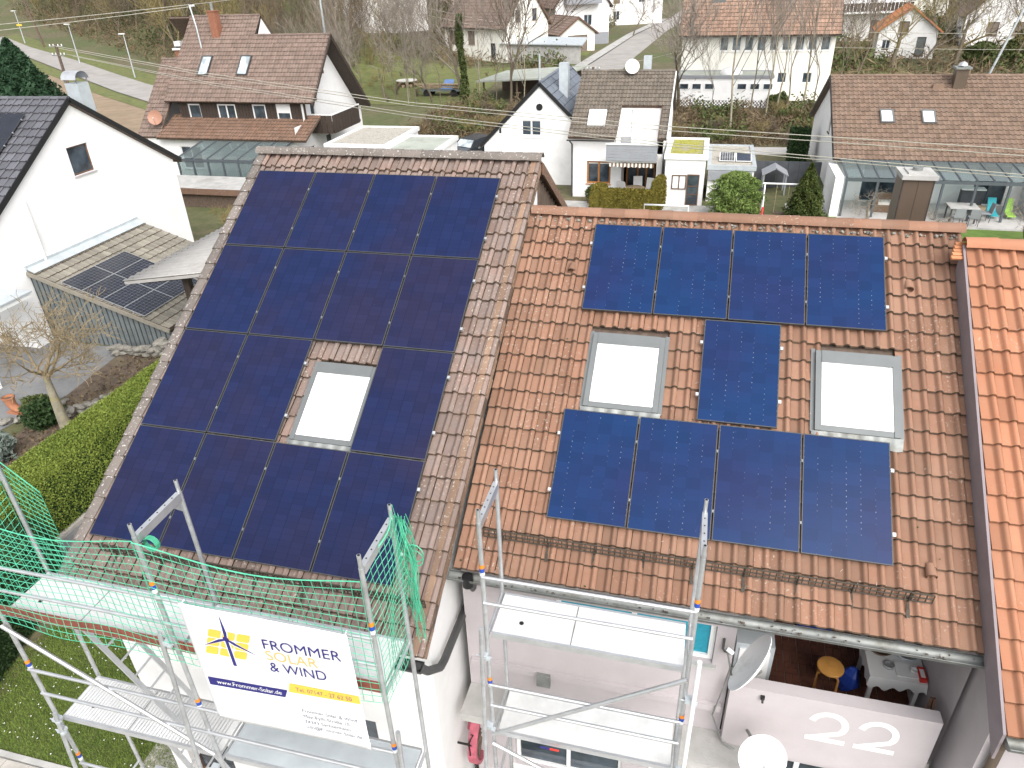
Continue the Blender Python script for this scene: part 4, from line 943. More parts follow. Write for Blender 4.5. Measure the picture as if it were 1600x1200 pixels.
def ridge_line(root, p, q, mat, r=0.11, seg=0.4):
    p, q = Vector(p), Vector(q); n = max(1, round((q-p).length/seg)); b = MB(); d = (q-p)/n
    ang = math.atan2(d.y, d.x); me = ridge_mesh('ridge_tile', M[mat], d.length*1.04, r, 7)
    ms = [Matrix.Translation(p+d*i+Vector((0, 0, random.uniform(-.01, .01)))-WL[root.name]) @ Matrix.Rotation(ang, 4, 'Z') for i in range(n)]
    stuff(part('ridge_tiles', join_copies('ridge_tiles', me, ms, M[mat]), root))
def gable_house(name, label, c, yaw, L, D, h, rise, wallm, tilem, ov=.45, og=.35, wins=(), tw=.32, tl=.40, zg=None, trim='wood_dark', group=None, gut=True, cap=0, mesh=None, deckm='wood_brown', sides='SNEW'):
    """ridge along local x. wins: (face, centre, sill height, w, h, dict)"""
    zg = gz(*c) if zg is None else zg
    root = thing(name, label, 'house', (c[0], c[1], zg), group=group); T = Matrix.Translation((c[0], c[1], zg)) @ Matrix.Rotation(yaw, 4, 'Z')
    fx = dict(S=(lambda u, z, d: T @ Vector((u, -D/2+d, z)), L), N=(lambda u, z, d: T @ Vector((-u, D/2-d, z)), L),
              E=(lambda u, z, d: T @ Vector((L/2-d, u, z)), D), W=(lambda u, z, d: T @ Vector((-L/2+d, -u, z)), D))
    b = MB()
    for f in sides:
        mp, ln = fx[f]; holes = [(u-w/2, u+w/2, z0, z0+hh) for (ff, u, z0, w, hh, o) in wins if ff == f]
        top = (lambda u: h) if f in 'SN' else (lambda u: h+rise*(1-abs(u)/(D/2))-0.02)
        wall_strips(b, mp, -ln/2, ln/2, -0.6, top, holes, 0.12, extra=(0,) if f in 'EW' else ())
    b.build('wall', M[wallm], root)
    for (ff, u, z0, w, hh, o) in wins:
        if ff in sides: window(root, fx[ff][0], (u-w/2, u+w/2, z0, z0+hh), 0.12, **o)
    pitch = math.atan2(rise, D/2); Ln = math.hypot(D/2, rise)+ov/math.cos(pitch); lift = .14/math.cos(pitch)
    for fc, sx in ((0, -1), (math.pi, 1)):
        O = T @ Vector((sx*(L/2+og), 0, h+rise+lift)); roof_plane(root, O, pitch, yaw+fc, L+2*og, Ln, tilem, tw, tl, cap=cap if fc == 0 else 0, mesh=mesh if fc == 0 else None, deckm=deckm)
    ridge_line(root, T @ Vector((-L/2-og, 0, h+rise+lift)), T @ Vector((L/2+og, 0, h+rise+lift)), tilem)
    for sx in (-1, 1):
        for sy in (-1, 1):
            b = MB(); p = T @ Vector((sx*(L/2+og), 0, h+rise+lift-.03)); e = D/2+ov; q = T @ Vector((sx*(L/2+og), sy*e, h+rise+lift-.03-e*math.tan(pitch)))
            b.beam(p, q, 0.04, 0.2); b.build('barge_board', M[trim], root)
    if gut:
        for sy in (-1, 1):
            e = D/2+ov+.06; z = h+rise+lift-(e)*math.tan(pitch)-.04
            a_, b_2 = T @ Vector((-L/2-og, sy*e, z)), T @ Vector((L/2+og, sy*e, z)); gutter(root, [a_, b_2] if sy < 0 else [b_2, a_], .07, M['zinc'])
    return root, T
W_ = dict(); Wb = dict(fm=M['bframe']); Wm = dict(mull=(0.5,)); Ws = dict(fm=M['bframe'], gm_=M['shutter']); Wbm = dict(fm=M['bframe'], mull=(.5,))
def sat_dish(label, c, d, r, mat='dishwhite', arm=None, group=None, mast=None):
    """dish: centre c, facing direction d"""
    t = thing('satellite_dish', label, 'satellite dish', mast or c, group=group); d = Vector(d).normalized(); q = d.to_track_quat('Z', 'Y').to_matrix().to_4x4(); Mx = Matrix.Translation(Vector(c)) @ q
    b = MB(); n = 6; prof = [(r*k/n, .16*r*(k/n)**2*1.6) for k in range(n+1)]
    b.lathe(prof, 28, M=Mx); b.lathe([(p[0], p[1]-.012) for p in prof][::-1], 28, M=Mx); b.lathe([(r, .256*r-.012), (r, .256*r)], 28, M=Mx); b.build('reflector', M[mat], t)
    f = Mx @ Vector((0, -r*.15, r*.95)); b = MB(); b.tube([Mx @ Vector((0, -r*.95, .24*r)), f], .012, 6); b.build('feed_arm', M['zinc'], t)
    b = MB(); b.tube([f, f+d*-.09], .03, 8); b.build('receiver', M['plastwhite'], t)
    if mast: b = MB(); b.tube([mast, Mx @ Vector((0, 0, -.06)), Mx @ Vector((0, 0, -.005))], .022, 8); b.build('mount', M['zinc'], t)
    return t
def flat_sky(root, O, pitch, u, v, w, h, mat='skyglass', fr='darkmetal', face=0.0, tilt=0.0):
    """roof window lying on a slope: lower left at (u, v)"""
    Rm = slope_rot(pitch, face).to_4x4(); p = Vector(O)+Rm.col[0].xyz*u-Rm.col[1].xyz*v; T = Matrix.Translation(p) @ Rm @ Matrix.Rotation(tilt, 4, 'X'); b = MB(); e = .07
    for lo, hi in (((0, 0, 0), (e, h, .14)), ((w-e, 0, 0), (w, h, .14)), ((e, 0, 0), (w-e, e, .13)), ((e, h-e, 0), (w-e, h, .15))): b.box(lo, hi, 0, T)
    s = b.build('skylight', M[fr], root); b = MB(); b.box((e, e, .07), (w-e, h-e, .10), 0, T); b.build('pane', M[mat], s)

# ---- white house with slate grey roof on the left
tmd = flat_tile_mesh('tile', 0.40, 0.40, M['t_dark'], .03)
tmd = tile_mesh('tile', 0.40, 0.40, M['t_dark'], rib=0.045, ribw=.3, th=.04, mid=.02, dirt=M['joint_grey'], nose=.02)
WHr, WHT = gable_house('detached_house', 'white gabled house with slate grey roof and solar panels', (-21.0, 12.36), 0, 10.0, 10.0, 4.8, 3.25, 'white', 't_dark', ov=.40, og=.14, zg=-9,
    wins=[('E', -0.2, 5.45, 1.1, 1.08, dict(fm=M['bframe'], sillm=M['pink']))], tw=.40, tl=.40, cap=170, mesh=tmd, trim='black')
wp = math.atan2(3.25, 5); wO = Vector((-15.86-10.28, 12.36, -9+4.8+3.25+.14/math.cos(wp)))
b = MB(); b.tube([(-15.93, 8.95, -3.75), (-15.93, 8.95, -6.1)], .05, 8); b.build('downpipe', M['wframe'], WHr)
mw = panel_meshes(1.0, 1.3, M['pv_c'])
Rm = slope_rot(wp)
for j in range(3):
    for i in range(2):
        pos = wO + Vector((10.28-1.35-1.03*(i+1)+.0, 0, 0)) - Rm.col[1]*(0.95+j*1.32) + Rm.col[2]*0.14
        panel(pos, wp, mw, 1.0, 1.3, f'black solar panel on slate grey roof, {ORD[j]} row from ridge, {"gable side" if i == 0 else "inner"} column', 'panels on the slate grey roof', ends=(0, i == 0))
fl = thing('flue', 'square pale zinc chimney stack with barrel cap behind white gable', 'chimney', (-16.75, 13.9, -2.6))
b = MB(); b.box((-17.05, 13.6, -2.9), (-16.45, 14.2, -0.42)); b.build('stack', M['zinc_light'], fl)
b = MB(); n = 9
b.add([(-17.1+1.0*0 if s == 0 else -16.4, 13.9+.36*math.cos(math.pi*j/(n-1)), -.28+.3*math.sin(math.pi*j/(n-1))) for s in (0, 1) for j in range(n)], [(j, j+1, n+j+1, n+j) for j in range(n-1)], 0, True); b.build('barrel_cap', M['alu'], fl)
for dx in (-17.03, -16.47):
    for dy in (13.62, 14.18): b = MB(); b.box((dx-.02, dy-.02, -.42), (dx+.02, dy+.02, -.2)); b.build('cap_post', M['zinc'], fl)
# annex with boarded side
AX = thing('annex', 'low boarded annex with grey-brown tiled lean-to roof beside white gable', 'building', (-13.2, 11, -9)); ap = math.atan(.337)
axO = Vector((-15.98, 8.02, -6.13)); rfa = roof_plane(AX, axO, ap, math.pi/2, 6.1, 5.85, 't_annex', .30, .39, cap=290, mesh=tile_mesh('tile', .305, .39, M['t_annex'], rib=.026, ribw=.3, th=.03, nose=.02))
for k in range(27):
    x = -15.96+k*.21; zt = -6.13-(x+16)*.337-.2; b = MB(); b.box((x+.006, 8.09+.006*(k % 3), -9.6), (x+.19, 8.13, zt)); b.build('board', M['wood_green'], AX)
    b = MB(); b.box((x-.012, 8.065, -9.6), (x+.014, 8.09, zt)); b.build('batten', M['anthr'], AX)
b = MB(); b.box((-15.9, 8.14, -9.6), (-10.3, 14, -8.35)); b.box((-15.9, 8.14, -8.35), (-13, 14, -7.4)); b.build('core', M['wood_green'], AX)
b = MB(); b.box((-15.995, 8.0, -6.2), (-15.93, 14.1, -5.93)); b.slab([(-15.93, 8, -6.02), (-15.6, 8, -6.16), (-15.6, 14.1, -6.16), (-15.93, 14.1, -6.02)], .02); b.build('wall_flashing', M['zinc_light'], AX)
b = MB(); b.beam((-15.98, 8.0, -6.21), (-10.42, 8.0, -8.09), .06, .16); b.build('barge_board', M['t_annex'], AX)
ma = panel_meshes(0.845, 1.68, M['pv_c']); Rm = slope_rot(ap, math.pi/2)
mf_light = ma[0].copy(); mf_light.materials.clear(); mf_light.materials.append(M['alu'])
mg = MB(); 
for k in range(1, 6): mg.box((.845*k/6-.0025, -1.67, -.0028), (.845*k/6+.0025, -.01, -.0005))
for k in range(1, 10): mg.box((.012, -1.68*k/10-.0025, -.0028), (.833, -1.68*k/10+.0025, -.0006))
cellg = mg.mesh('cell_grid', M['cell_line'])
for j in range(4):
    for i in range(2):
        # local x of the panel runs down the roof, local y along it
        p = Vector((-14.62+.86*j*math.cos(ap), 8.06+1.70*(i+1)-.01, 0)); p.z = -6.13-(p.x+15.98)*.337+.11
        t = thing('solar_module', f'black gridded panel on annex roof, {"front" if i == 0 else "rear"} row, {ORD[j]} from white wall', 'solar panel', p, group='panels on the annex roof')
        t.rotation_euler = (0, ap, 0); part('frame', mf_light, t); part('glass', ma[1], t); part('cell_grid', cellg, t); part('rail', ma[3], t, (0, -.8, 0))
        if i == 0: part('clamp', ma[2], t, (.4, -1.73, 0))
# corrugated canopy on dark timber posts
CP = thing('canopy', 'pale corrugated sheet canopy on dark timber posts behind lichened verge', 'canopy', (-7.4, 8.5, -9)); n = 80; V = []; F = []
for i in range(n+1):
    y = 6.75+6.6*i/n; dz = .022*math.sin(i*math.pi/2)
    for (x, z) in ((-10.55, -5.62), (-8.9, -5.36), (-7.1, -5.08)): V.append((x+7.4, y-8.5, z+dz+9))
F = [(3*i+k, 3*i+k+1, 3*i+k+4, 3*i+k+3) for i in range(n) for k in range(2)]
o = part('corrugated_sheet', np_mesh('corrugated_sheet', V, F, M['corrug'], True), CP); o.modifiers.new('t', 'SOLIDIFY').thickness = .012
for x, z in ((-10.3, -5.66), (-7.3, -5.2)): b = MB(); b.beam((x, 6.85, z), (x, 13.2, z), .10, .12); b.build('purlin', M['wood_dark'], CP)
b = MB(); b.beam((-10.5, 6.82, -5.70), (-7.1, 6.82, -5.17), .12, .10); b.build('fascia', M['corrug'], CP)
for y in (7.4, 12.6):
    b = MB(); b.beam((-8.55, y, -9), (-8.55, y, -5.45), .24, .2, up=(0, 1, 0)); b.build('post', M['wood_dark'], CP); b = MB(); b.beam((-8.5, y, -6.2), (-7.6, y, -5.35), .16, .16); b.build('knee_brace', M['wood_dark'], CP)
    b = MB(); b.beam((-10.2, y, -5.82), (-7.2, y, -5.33), .14, .2); b.build('beam', M['wood_dark'], CP)
# patio cover at the left edge
PC = thing('patio_cover', 'white beam patio cover against the lower white wall', 'canopy', (-15, 5, -9))
for x in (-14.9, -16.9): b = MB(); b.beam((x, 4.3, -6.5), (x, 6.9, -6.5), .1, .16); b.build('beam', M['wframe'], PC); b = MB(); b.beam((x, 4.5, -9), (x, 4.5, -6.58), .1, .1, up=(0, 1, 0)); b.build('post', M['wframe'], PC)
b = MB(); b.box((-18, 4.25, -6.42), (-14.8, 6.95, -6.36)); b.build('roof', M['zinc_light'], PC)
# ---- faded brown house with dormer
HB = thing('detached_house', 'white house with faded brown roof, boarded dormer and brick chimney', 'house', (-23.5, 36, -9))
rO = [(-28.3, 37.1, -0.56), (11.1)]
pU = math.atan2(3.72, 3.8); up = lambda y: -4.28+(y-33.3)*math.tan(pU)
roof_plane(HB, (-22.9, 37.1, up(37.1)), pU, 0, 5.75, 5.35, 't_brown', .23, .335, deckm='wood_dark')
roof_plane(HB, (-28.5, 38.3, up(38.3)), pU, 0, 5.6, 7.0, 't_brown', .23, .335, deckm='wood_dark')
roof_plane(HB, (-30.3, 36.5, -1.95), math.atan(.977), 0, 1.8, 6.35, 't_brown', .23, .335)
roof_plane(HB, (-28.5, 34.1, -5.25), math.atan(.44), 0, 11.3, 2.75, 't_rust', .23, .335)
roof_plane(HB, (-17.15, 37.1, up(37.1)), math.radians(47), math.pi, 5.75, 7.2, 't_brown', .3, .4, deckm='wood_dark'); roof_plane(HB, (-22.9, 38.3, up(38.3)), math.radians(47), math.pi, 7.4, 8, 't_brown', .3, .4)
ridge_line(HB, (-22.9, 37.1, up(37.1)), (-17.15, 37.1, up(37.1)), 't_brown'); ridge_line(HB, (-28.5, 38.3, up(38.3)), (-22.9, 38.3, up(38.3)), 't_brown'); ridge_line(HB, (-30.3, 36.5, -1.95), (-28.5, 36.5, -1.95), 't_brown')
b = MB(); gx = -18.15; hs_ = [(34.6, 35.3, -6.1, -3.9), (33.6, 34.5, -8.6, -7.2), (36.2, 37.1, -8.95, -6.9)]
def gtop(y): return min(up(min(y, 37.1))-.25 if y > 33.4 else -5.65, up(37.1)-.25-max(0, y-37.1)*1.07)
wall_strips(b, lambda u, z, d: (gx-d, u, z), 32.1, 42.3, -9.3, gtop, hs_, .12, extra=(33.4, 33.41, 37.1))
wall_strips(b, lambda u, z, d: (u, 32.1+d, z), -29.6, gx, -9.3, lambda u: -6.3, [(-27.2, -25.6, -8.5, -7.0)], .12)
b.add([(-29.6, 42.3, -9.3), (-29.6, 32.1, -9.3), (-29.6, 32.1, -6.4), (-29.6, 36.5, -2.3), (-29.6, 42.3, -7)], [(0, 1, 2, 3, 4)]); b.add([(-22.9, 37, -1.2), (-22.9, 40, -1.5), (-22.9, 38.3, .4)], [(0, 1, 2)])
b.add([(-29.6, 42.3, -9.3), (gx, 42.3, -9.3), (gx, 42.3, -6), (-29.6, 42.3, -6)], [(3, 2, 1, 0)]); b.build('wall', M['white'], HB)
for h_ in hs_: window(HB, lambda u, z, d: (gx-d, u, z), h_, .12, sill=False)
window(HB, lambda u, z, d: (u, 32.1+d, z), (-27.2, -25.6, -8.5, -7.0), .12, mull=(.5,))
b = MB(); dw = [(-27.0, -26.0, -5.55, -4.5), (-24.7, -23.3, -5.55, -4.5), (-22.0, -21.0, -5.55, -4.5), (-20.2, -19.15, -5.55, -4.42)]
wall_strips(b, lambda u, z, d: (u, 33.72+d, z), -27.7, -18.0, -5.72, lambda u: -4.3, dw, .1); b.add([(-27.7, 33.72, -5.7), (-27.7, 36, -5.0), (-27.7, 36, -2.5), (-27.7, 33.72, -4.3)], [(0, 1, 2, 3)]); b.build('dormer_wall', M['wood_dark'], HB)
for k, h_ in enumerate(dw): window(HB, lambda u, z, d: (u, 33.72+d, z), h_, .06, mull=(.5,) if k == 1 else (), fw=.09, shut=.55 if k == 3 else 0)
us = -27.68
while us < -18.1:
    if not any(h_[0]-.1 < us+.1 < h_[1]+.06 for h_ in dw): b = MB(); b.box((us, 33.68, -5.7), (us+.2, 33.715, -4.32)); b.build('board', M['wood_dark'], HB)
    us += .235
b = MB(); b.box((-27.7, 33.5, -5.62), (-17.9, 33.70, -5.57)); b.build('apron', M['terrace'], HB)
for x in (-26.45, -23.4): flat_sky(HB, (-28.5, 38.3, up(38.3)), pU, x+28.5, 4.95, .82, 1.55)
for y0 in (33.9, 35.4): b = MB(); b.beam((-18.1, y0, up(y0)-.45), (-17.2, y0, up(y0)-.45), .14, .2); b.build('rafter_end', M['wood_brown'], HB)
b = MB(); b.beam((-17.18, 33.2, up(33.2)-.1), (-17.18, 37.1, up(37.1)-.08), .05, .24); b.beam((-17.18, 37.1, up(37.1)-.08), (-17.18, 42.0, up(37.1)-.08-4.9*1.07), .05, .24); b.build('barge_board', M['wood_dark'], HB)
b = MB(); b.box((-18.1, 34.2, -6.35), (-16.4, 38.4, -6.2)); bl = b.build('balcony', M['wood_dark'], HB)
for k in range(9): b = MB(); b.box((-16.45, 34.2+k*.455, -6.4), (-16.38, 34.2+k*.455+.42, -5.25)); b.build('railing_board', M['wood_dark'], bl)
for k in range(4): b = MB(); b.box((-18.05+k*.4, 34.15, -6.4), (-17.68+k*.4, 34.2, -5.25)); b.build('railing_board', M['wood_dark'], bl)
b = MB(); b.box((-18.1, 34.12, -5.22), (-16.35, 34.22, -5.15)); b.box((-16.47, 34.22, -5.22), (-16.35, 38.35, -5.15)); b.build('handrail', M['plastwhite'], bl)
cb = thing('chimney', 'red brick chimney with metal flue on the faded brown roof', 'chimney', (-25.9, 37.2, -1.6)); b = MB(); b.box((-26.15, 36.95, -1.8), (-25.6, 37.5, .95)); b.build('stack', M['brick'], cb); b = MB(); b.box((-26.2, 36.9, .95), (-25.55, 37.55, 1.02)); b.build('cap', M['brick'], cb); b = MB(); b.tube([(-25.88, 37.2, 1.02), (-25.88, 37.2, 1.5)], .1, 10); b.build('flue', M['zinc'], cb)
b = MB(); b.box((-26.3, 36.75, -1.35), (-25.45, 36.95, -1.25)); b.build('flashing', M['zinc'], cb)
cb = thing('chimney', 'small brick chimney with white cowl beside the lower brown ridge', 'chimney', (-30.2, 38.6, -3.6)); b = MB(); b.box((-30.5, 38.3, -4), (-29.9, 38.9, -1.55)); b.build('stack', M['brick'], cb); b = MB(); b.box((-30.6, 38.2, -1.55), (-29.8, 39.0, -1.42)); b.box((-30.45, 38.35, -1.3), (-29.95, 38.85, -.98)); b.build('cowl', M['plastwhite'], cb); b = MB(); b.box((-30.4, 38.4, -1.42), (-30.0, 38.8, -1.3)); b.build('cowl_leg', M['black'], cb)
mt = thing('roof_mast', 'bent grey service mast carrying cables above the faded brown roof', 'mast', (-26.9, 36.6, -1.2)); b = MB(); b.tube([(-26.8, 36.4, -1.5), (-26.85, 36.4, .1), (-27.1, 36.6, 1.0), (-27.3, 36.8, 1.35)], .05, 8); b.build('pipe', M['zinc_light'], mt)
for k in range(4): b = MB(); b.tube([(-27.3+.12*k, 36.8, 1.3), (-27.3+.12*k, 36.8, 1.42)], .04, 8); b.build('insulator', M['plastwhite'], mt)
sat_dish('terracotta coloured satellite dish low on the faded brown roof', (-28.75, 32.35, -5.2), (.35, -1, .35), .48, 'dish_clay', mast=(-28.8, 32.9, -5.75))
CN = thing('conservatory', 'anthracite framed glass conservatory in front of the faded brown house', 'conservatory', (-22, 30, -9))
def glass_roof(t, x0, x1, yb, yf_, zb, zf, n, mat='anthmetal', w=.07, posts=True, zg=-9.0):
    for k in range(n+1):
        x = x0+(x1-x0)*k/n; b = MB(); b.beam((x, yb, zb), (x, yf_, zf), w, .1); b.build('rafter', M[mat], t)
        if k < n: b = MB(); xx = x0+(x1-x0)*(k+1)/n; b.slab([(x+w/2, yb, zb+.02), (x+w/2, yf_, zf+.02), (xx-w/2, yf_, zf+.02), (xx-w/2, yb, zb+.02)], .012); b.build('pane', M['cglass'], t)
        if posts and (k % max(1, n//5) == 0): b = MB(); b.box((x-.05, yf_-.05, zg), (x+.05, yf_+.05, zf-.17)); b.build('post', M[mat], t)
    b = MB(); b.beam((x0-.06, yf_, zf-.1), (x1+.06, yf_, zf-.1), .12, .15); b.build('front_beam', M[mat], t); b = MB(); b.beam((x0-.06, yb, zb-.03), (x1+.06, yb, zb-.03), .08, .14); b.build('wall_plate', M[mat], t)
glass_roof(CN, -24.9, -18.3, 31.9, 28.7, -6.45, -6.98, 6)
b = MB(); b.box((-25.0, 28.6, -9), (-18.2, 31.9, -8.97)); b.build('floor', M['paving'], CN)
for k in range(7):
    x = -24.85+k*1.08; b = MB(); b.box((x+.06, 28.68, -8.9), (x+1.02, 28.70, -7.15)); b.build('side_pane', M['cglass'], CN)
sh = thing('garden_shed', 'low shed with grey felt roof and rusty fascia before conservatory', 'shed', (-22, 26, -9)); b = MB(); b.box((-25, 25.2, -9), (-17.5, 27.5, -7.95)); b.build('wall', M['wood_brown'], sh); b = MB(); b.box((-25.2, 25.0, -7.9), (-17.3, 27.8, -7.8)); b.build('roof', M['concrete'], sh); b = MB(); b.box((-25.2, 24.95, -8.15), (-17.3, 25.0, -7.8)); b.build('fascia', M['t_rust'], sh)
# flat gravel garages and the car
def flat_box(name, label, x0, x1, y0, y1, zt, wallm, roofm, zg=-9, rim=.12, cat='garage', rimm='wframe', group=None):
    t = thing(name, label, cat, ((x0+x1)/2, (y0+y1)/2, zg), group=group); b = MB(); b.box((x0, y0, zg), (x1, y1, zt-.25)); b.build('wall', M[wallm], t)
    b = MB(); b.box((x0-.1, y0-.1, zt-.25), (x1+.1, y0+rim, zt)); b.box((x0-.1, y1-rim, zt-.25), (x1+.1, y1+.1, zt)); b.box((x0-.1, y0+rim, zt-.25), (x0+rim, y1-rim, zt)); b.box((x1-rim, y0+rim, zt-.25), (x1+.1, y1-rim, zt)); b.build('roof_edge', M[rimm], t)
    b = MB(); b.box((x0+rim, y0+rim, zt-.24), (x1-rim, y1-rim, zt-.07)); b.build('roof', M[roofm], t); return t
flat_box('garage', 'white garage with gravel flat roof beside the boarded balcony', -15.2, -11.2, 30.5, 36.2, -6.25, 'white', 'gravel')
flat_box('garage', 'white garage with plain grey-green felt roof next to the gravel one', -10.9, -7.7, 29.5, 34.0, -6.35, 'white', 'flatroof')
def car(label, c, rz, paint='carpaint'):
    t = thing('parked_car', label, 'car', c, rz); prof = [(-2.1, .35), (-2.1, .8), (-1.9, .95), (-1.2, 1.0), (-.6, 1.45), (1.2, 1.48), (1.9, 1.0), (2.1, .9), (2.12, .35)]
    b = MB(); n = len(prof); vs = []
    for s in (-1, 1):
        for x, z in prof: k = .86 if z <= 1.0 else .68; vs.append((x, s*k, z))
    b.add(vs, [(i, i+1, n+i+1, n+i) for i in range(n-1)]+[tuple(range(n))[::-1], tuple(range(n, 2*n))], 0, False); b.build('body', M[paint], t, True)
    for pts in (((-1.18, 1.02), (-.64, 1.42)), ((1.84, 1.04), (1.24, 1.44))): b = MB(); (xa, za), (xb, zb) = pts; d = -.02 if xa < 0 else .02; b.add([(xa+d, -.72, za+.01), (xa+d, .72, za+.01), (xb+d, .6, zb), (xb+d, -.6, zb)], [(0, 1, 2, 3)]); b.build('windscreen', M['skyglass'], t, True)
    for s in (-1, 1): b = MB(); b.add([(-.9, s*.80, 1.05), (1.6, s*.80, 1.05), (1.15, s*.695, 1.42), (-.55, s*.695, 1.42)], [(0, 1, 2, 3)]); b.build('side_window', M['glass'], t, True)
    for x in (-1.3, 1.35):
        for s in (-.8, .8): b = MB(); b.tube([(x, s-.1, .33), (x, s+.1, .33)], .33, 16); w = b.build('wheel', M['tyre'], t, True); b = MB(); b.tube([(x, s*1.131-.005, .33), (x, s*1.131+.005, .33)], .2, 12); b.build('rim', M['alu'], w, True)
    for s in (-.6, .6): b = MB(); b.box((-2.13, s-.18, .68), (-2.09, s+.18, .82)); b.build('headlight', M['lampglass'], t, True)
car('dark grey car parked between the felt roofed garage and white gable', (-8.3, 39.4, -9), R(68))
# ---- blue grey gable house beside the centre house
BG, BT = gable_house('detached_house', 'white gabled house with smooth blue-grey roof and round gable vent', (-1.95, 37.5), math.pi/2, 9.0, 7.2, 2.35, 3.45, 'white', 't_blue', ov=.25, og=.12, tw=.42, tl=.5, zg=-9, trim='black',
    wins=[('W', -.55, 2.9, 1.3, 1.0, dict(mull=(.5,), fw=.1)), ('W', -2.55, 3.0, .22, .5, dict(fw=.04)), ('W', -3.05, .8, .8, .95, dict(fw=.1))], deckm='anthmetal')
b = MB(); b.tube([(-1.97, 32.95, -3.62-.75), (-1.97, 33.02, -3.62-.75)], .2, 20); b.build('round_vent', M['black'], BG)
b = MB(); b.box((-1.2, 35.2, -5), (-.65, 35.8, -2.2)); b.build('chimney', M['zinc_light'], BG)
# ---- centre house
HC = thing('detached_house', 'white house with mottled taupe roof, roof terrace and striped awning', 'house', (3.05, 35, -9)); pc = math.atan2(2.86, 4.8); cO = Vector((0.28, 35.0, -2.62)); Wc, Lc = 5.55, 5.62
hC = lambda u, v: 2.72 < u < 5.02 and v > 2.95
roof_plane(HC, cO, pc, 0, Wc, Lc, 't_taupe', .215, .33, hide=hC, rects=[(0, 2.7, 0, Lc), (2.7, 5.04, 0, 2.93), (5.04, Wc, 0, Lc)]); roof_plane(HC, cO+Vector((Wc, 0, 0)), pc, math.pi, Wc, Lc, 't_taupe', .3, .4); ridge_line(HC, cO, cO+Vector((Wc, 0, 0)), 't_taupe')
b = MB(); C1 = lambda u, z, d: (u, 30.55+d, z); cw = [(1.35, 2.75, -8.2, -6.9), (3.35, 5.35, -8.98, -6.75)]
wall_strips(b, C1, .5, 5.65, -9.2, lambda u: -5.75 if u < 3.0 or u > 5.3 else -6.42, [cw[0]], .14, extra=(3.0, 3.001, 5.3, 5.301)); b = MB()
wall_strips(b, C1, .5, 3.0, -9.2, lambda u: -5.55, [cw[0]], .14); wall_strips(b, C1, 3.0, 5.65, -9.2, lambda u: -6.42, [(3.35, 5.35, -9.19, -6.75)], 1.6)
for x, s in ((.5, 1), (5.65, -1)): b.add([(x, 30.55, -9.2), (x, 39.5, -9.2), (x, 39.5, -5.6), (x, 35, -2.85), (x, 30.55, -5.55)], [(4, 3, 2, 1, 0) if s > 0 else (0, 1, 2, 3, 4)])
b.add([(.5, 39.5, -9.2), (5.65, 39.5, -9.2), (5.65, 39.5, -5.6), (.5, 39.5, -5.6)], [(3, 2, 1, 0)])
b.add([(3.0, 32.6, -6.42), (5.3, 32.6, -6.42), (5.3, 32.6, -4.25), (3.0, 32.6, -4.25)], [(0, 1, 2, 3)]); b.add([(3.0, 30.55, -6.42), (3.0, 32.6, -6.42), (3.0, 32.6, -4.2), (3.0, 30.4, -5.5)], [(0, 1, 2, 3)]); b.add([(5.3, 30.55, -6.42), (5.3, 32.6, -6.42), (5.3, 32.6, -4.2), (5.3, 30.4, -5.5)], [(3, 2, 1, 0)]); b.add([(3.0, 29.0, -6.44), (5.3, 29.0, -6.44), (5.3, 32.6, -6.44), (3.0, 32.6, -6.44)], [(0, 1, 2, 3)])
b.build('wall', M['white'], HC); window(HC, C1, cw[0], .14, fm=M['oframe'], mull=(.5,), fw=.1, shut=.12)
window(HC, lambda u, z, d: (u, 32.0+d, z), (3.5, 5.2, -9.0, -6.8), .1, fm=M['oframe'], mull=(.4, .7), fw=.1, sill=False)
b = MB(); b.box((3.62, 32.57, -6.4), (3.66, 32.6, -4.4)); b.build('terrace_door_joint', M['greywall'], HC); b = MB(); b.box((3.05, 32.55, -6.40), (3.6, 32.6, -5.9)); b.build('terrace_grille', M['greywall'], HC)
b = MB(); b.box((2.98, 30.4, -4.35), (5.32, 32.62, -4.22)); b = MB(); b.beam((2.98, 32.6, -4.2), (5.32, 32.6, -4.2), .1, .18); b.build('terrace_lintel', M['bframe'], HC)
bl = MB(); bl.box((2.68, 28.95, -6.55), (5.42, 30.5, -6.45)); bl = bl.build('balcony', M['concrete'], HC)
for k in range(5): b = MB(); b.box((2.66, 28.9, -6.46+k*.172), (5.44, 28.95, -6.46+k*.172+.158)); b.build('railing_board', M['greywall'], bl)
b = MB(); b.box((2.62, 28.86, -5.60), (5.48, 29.0, -5.55)); b.build('handrail', M['plastwhite'], bl)
aw = MB(); n = 24
vs = []
for k in range(n+1): x = 2.85+2.45*k/n; vs += [(x, 29.02, -6.6), (x, 28.98, -6.78-.06*abs(math.sin(k*math.pi/3)))]
for k in range(n): aw.add([vs[2*k], vs[2*k+1], vs[2*k+3], vs[2*k+2]], [(0, 1, 2, 3)], k % 2)
aw.build('awning_valance', [M['cushion'], M['wicker']], HC); gutter(HC, [(.25, 30.02, -5.62), (2.95, 30.02, -5.62)], .07, M['darkmetal']); b = MB(); b.tube([(.42, 30.05, -5.7), (.5, 30.4, -5.95), (.5, 30.48, -9)], .05, 8); b.build('downpipe', M['darkmetal'], HC)
flat_sky(HC, cO, pc, 1.0, 4.75, 1.0, 1.1, mat='blind', fr='wframe', tilt=R(9)); b = MB(); b.beam((5.86, 30.0, -5.55), (5.86, 35, -2.72), .06, .25); b.build('barge_board', M['plastwhite'], HC)
b = MB(); b.box((3.9, 35.3, -3.4), (4.35, 35.8, -1.85)); b.build('chimney', M['zinc_light'], HC)
sat_dish('round white satellite dish on the ridge of the taupe roof', (3.3, 34.65, -2.35), (.25, -1, .45), .42, mast=(3.3, 34.95, -2.8))
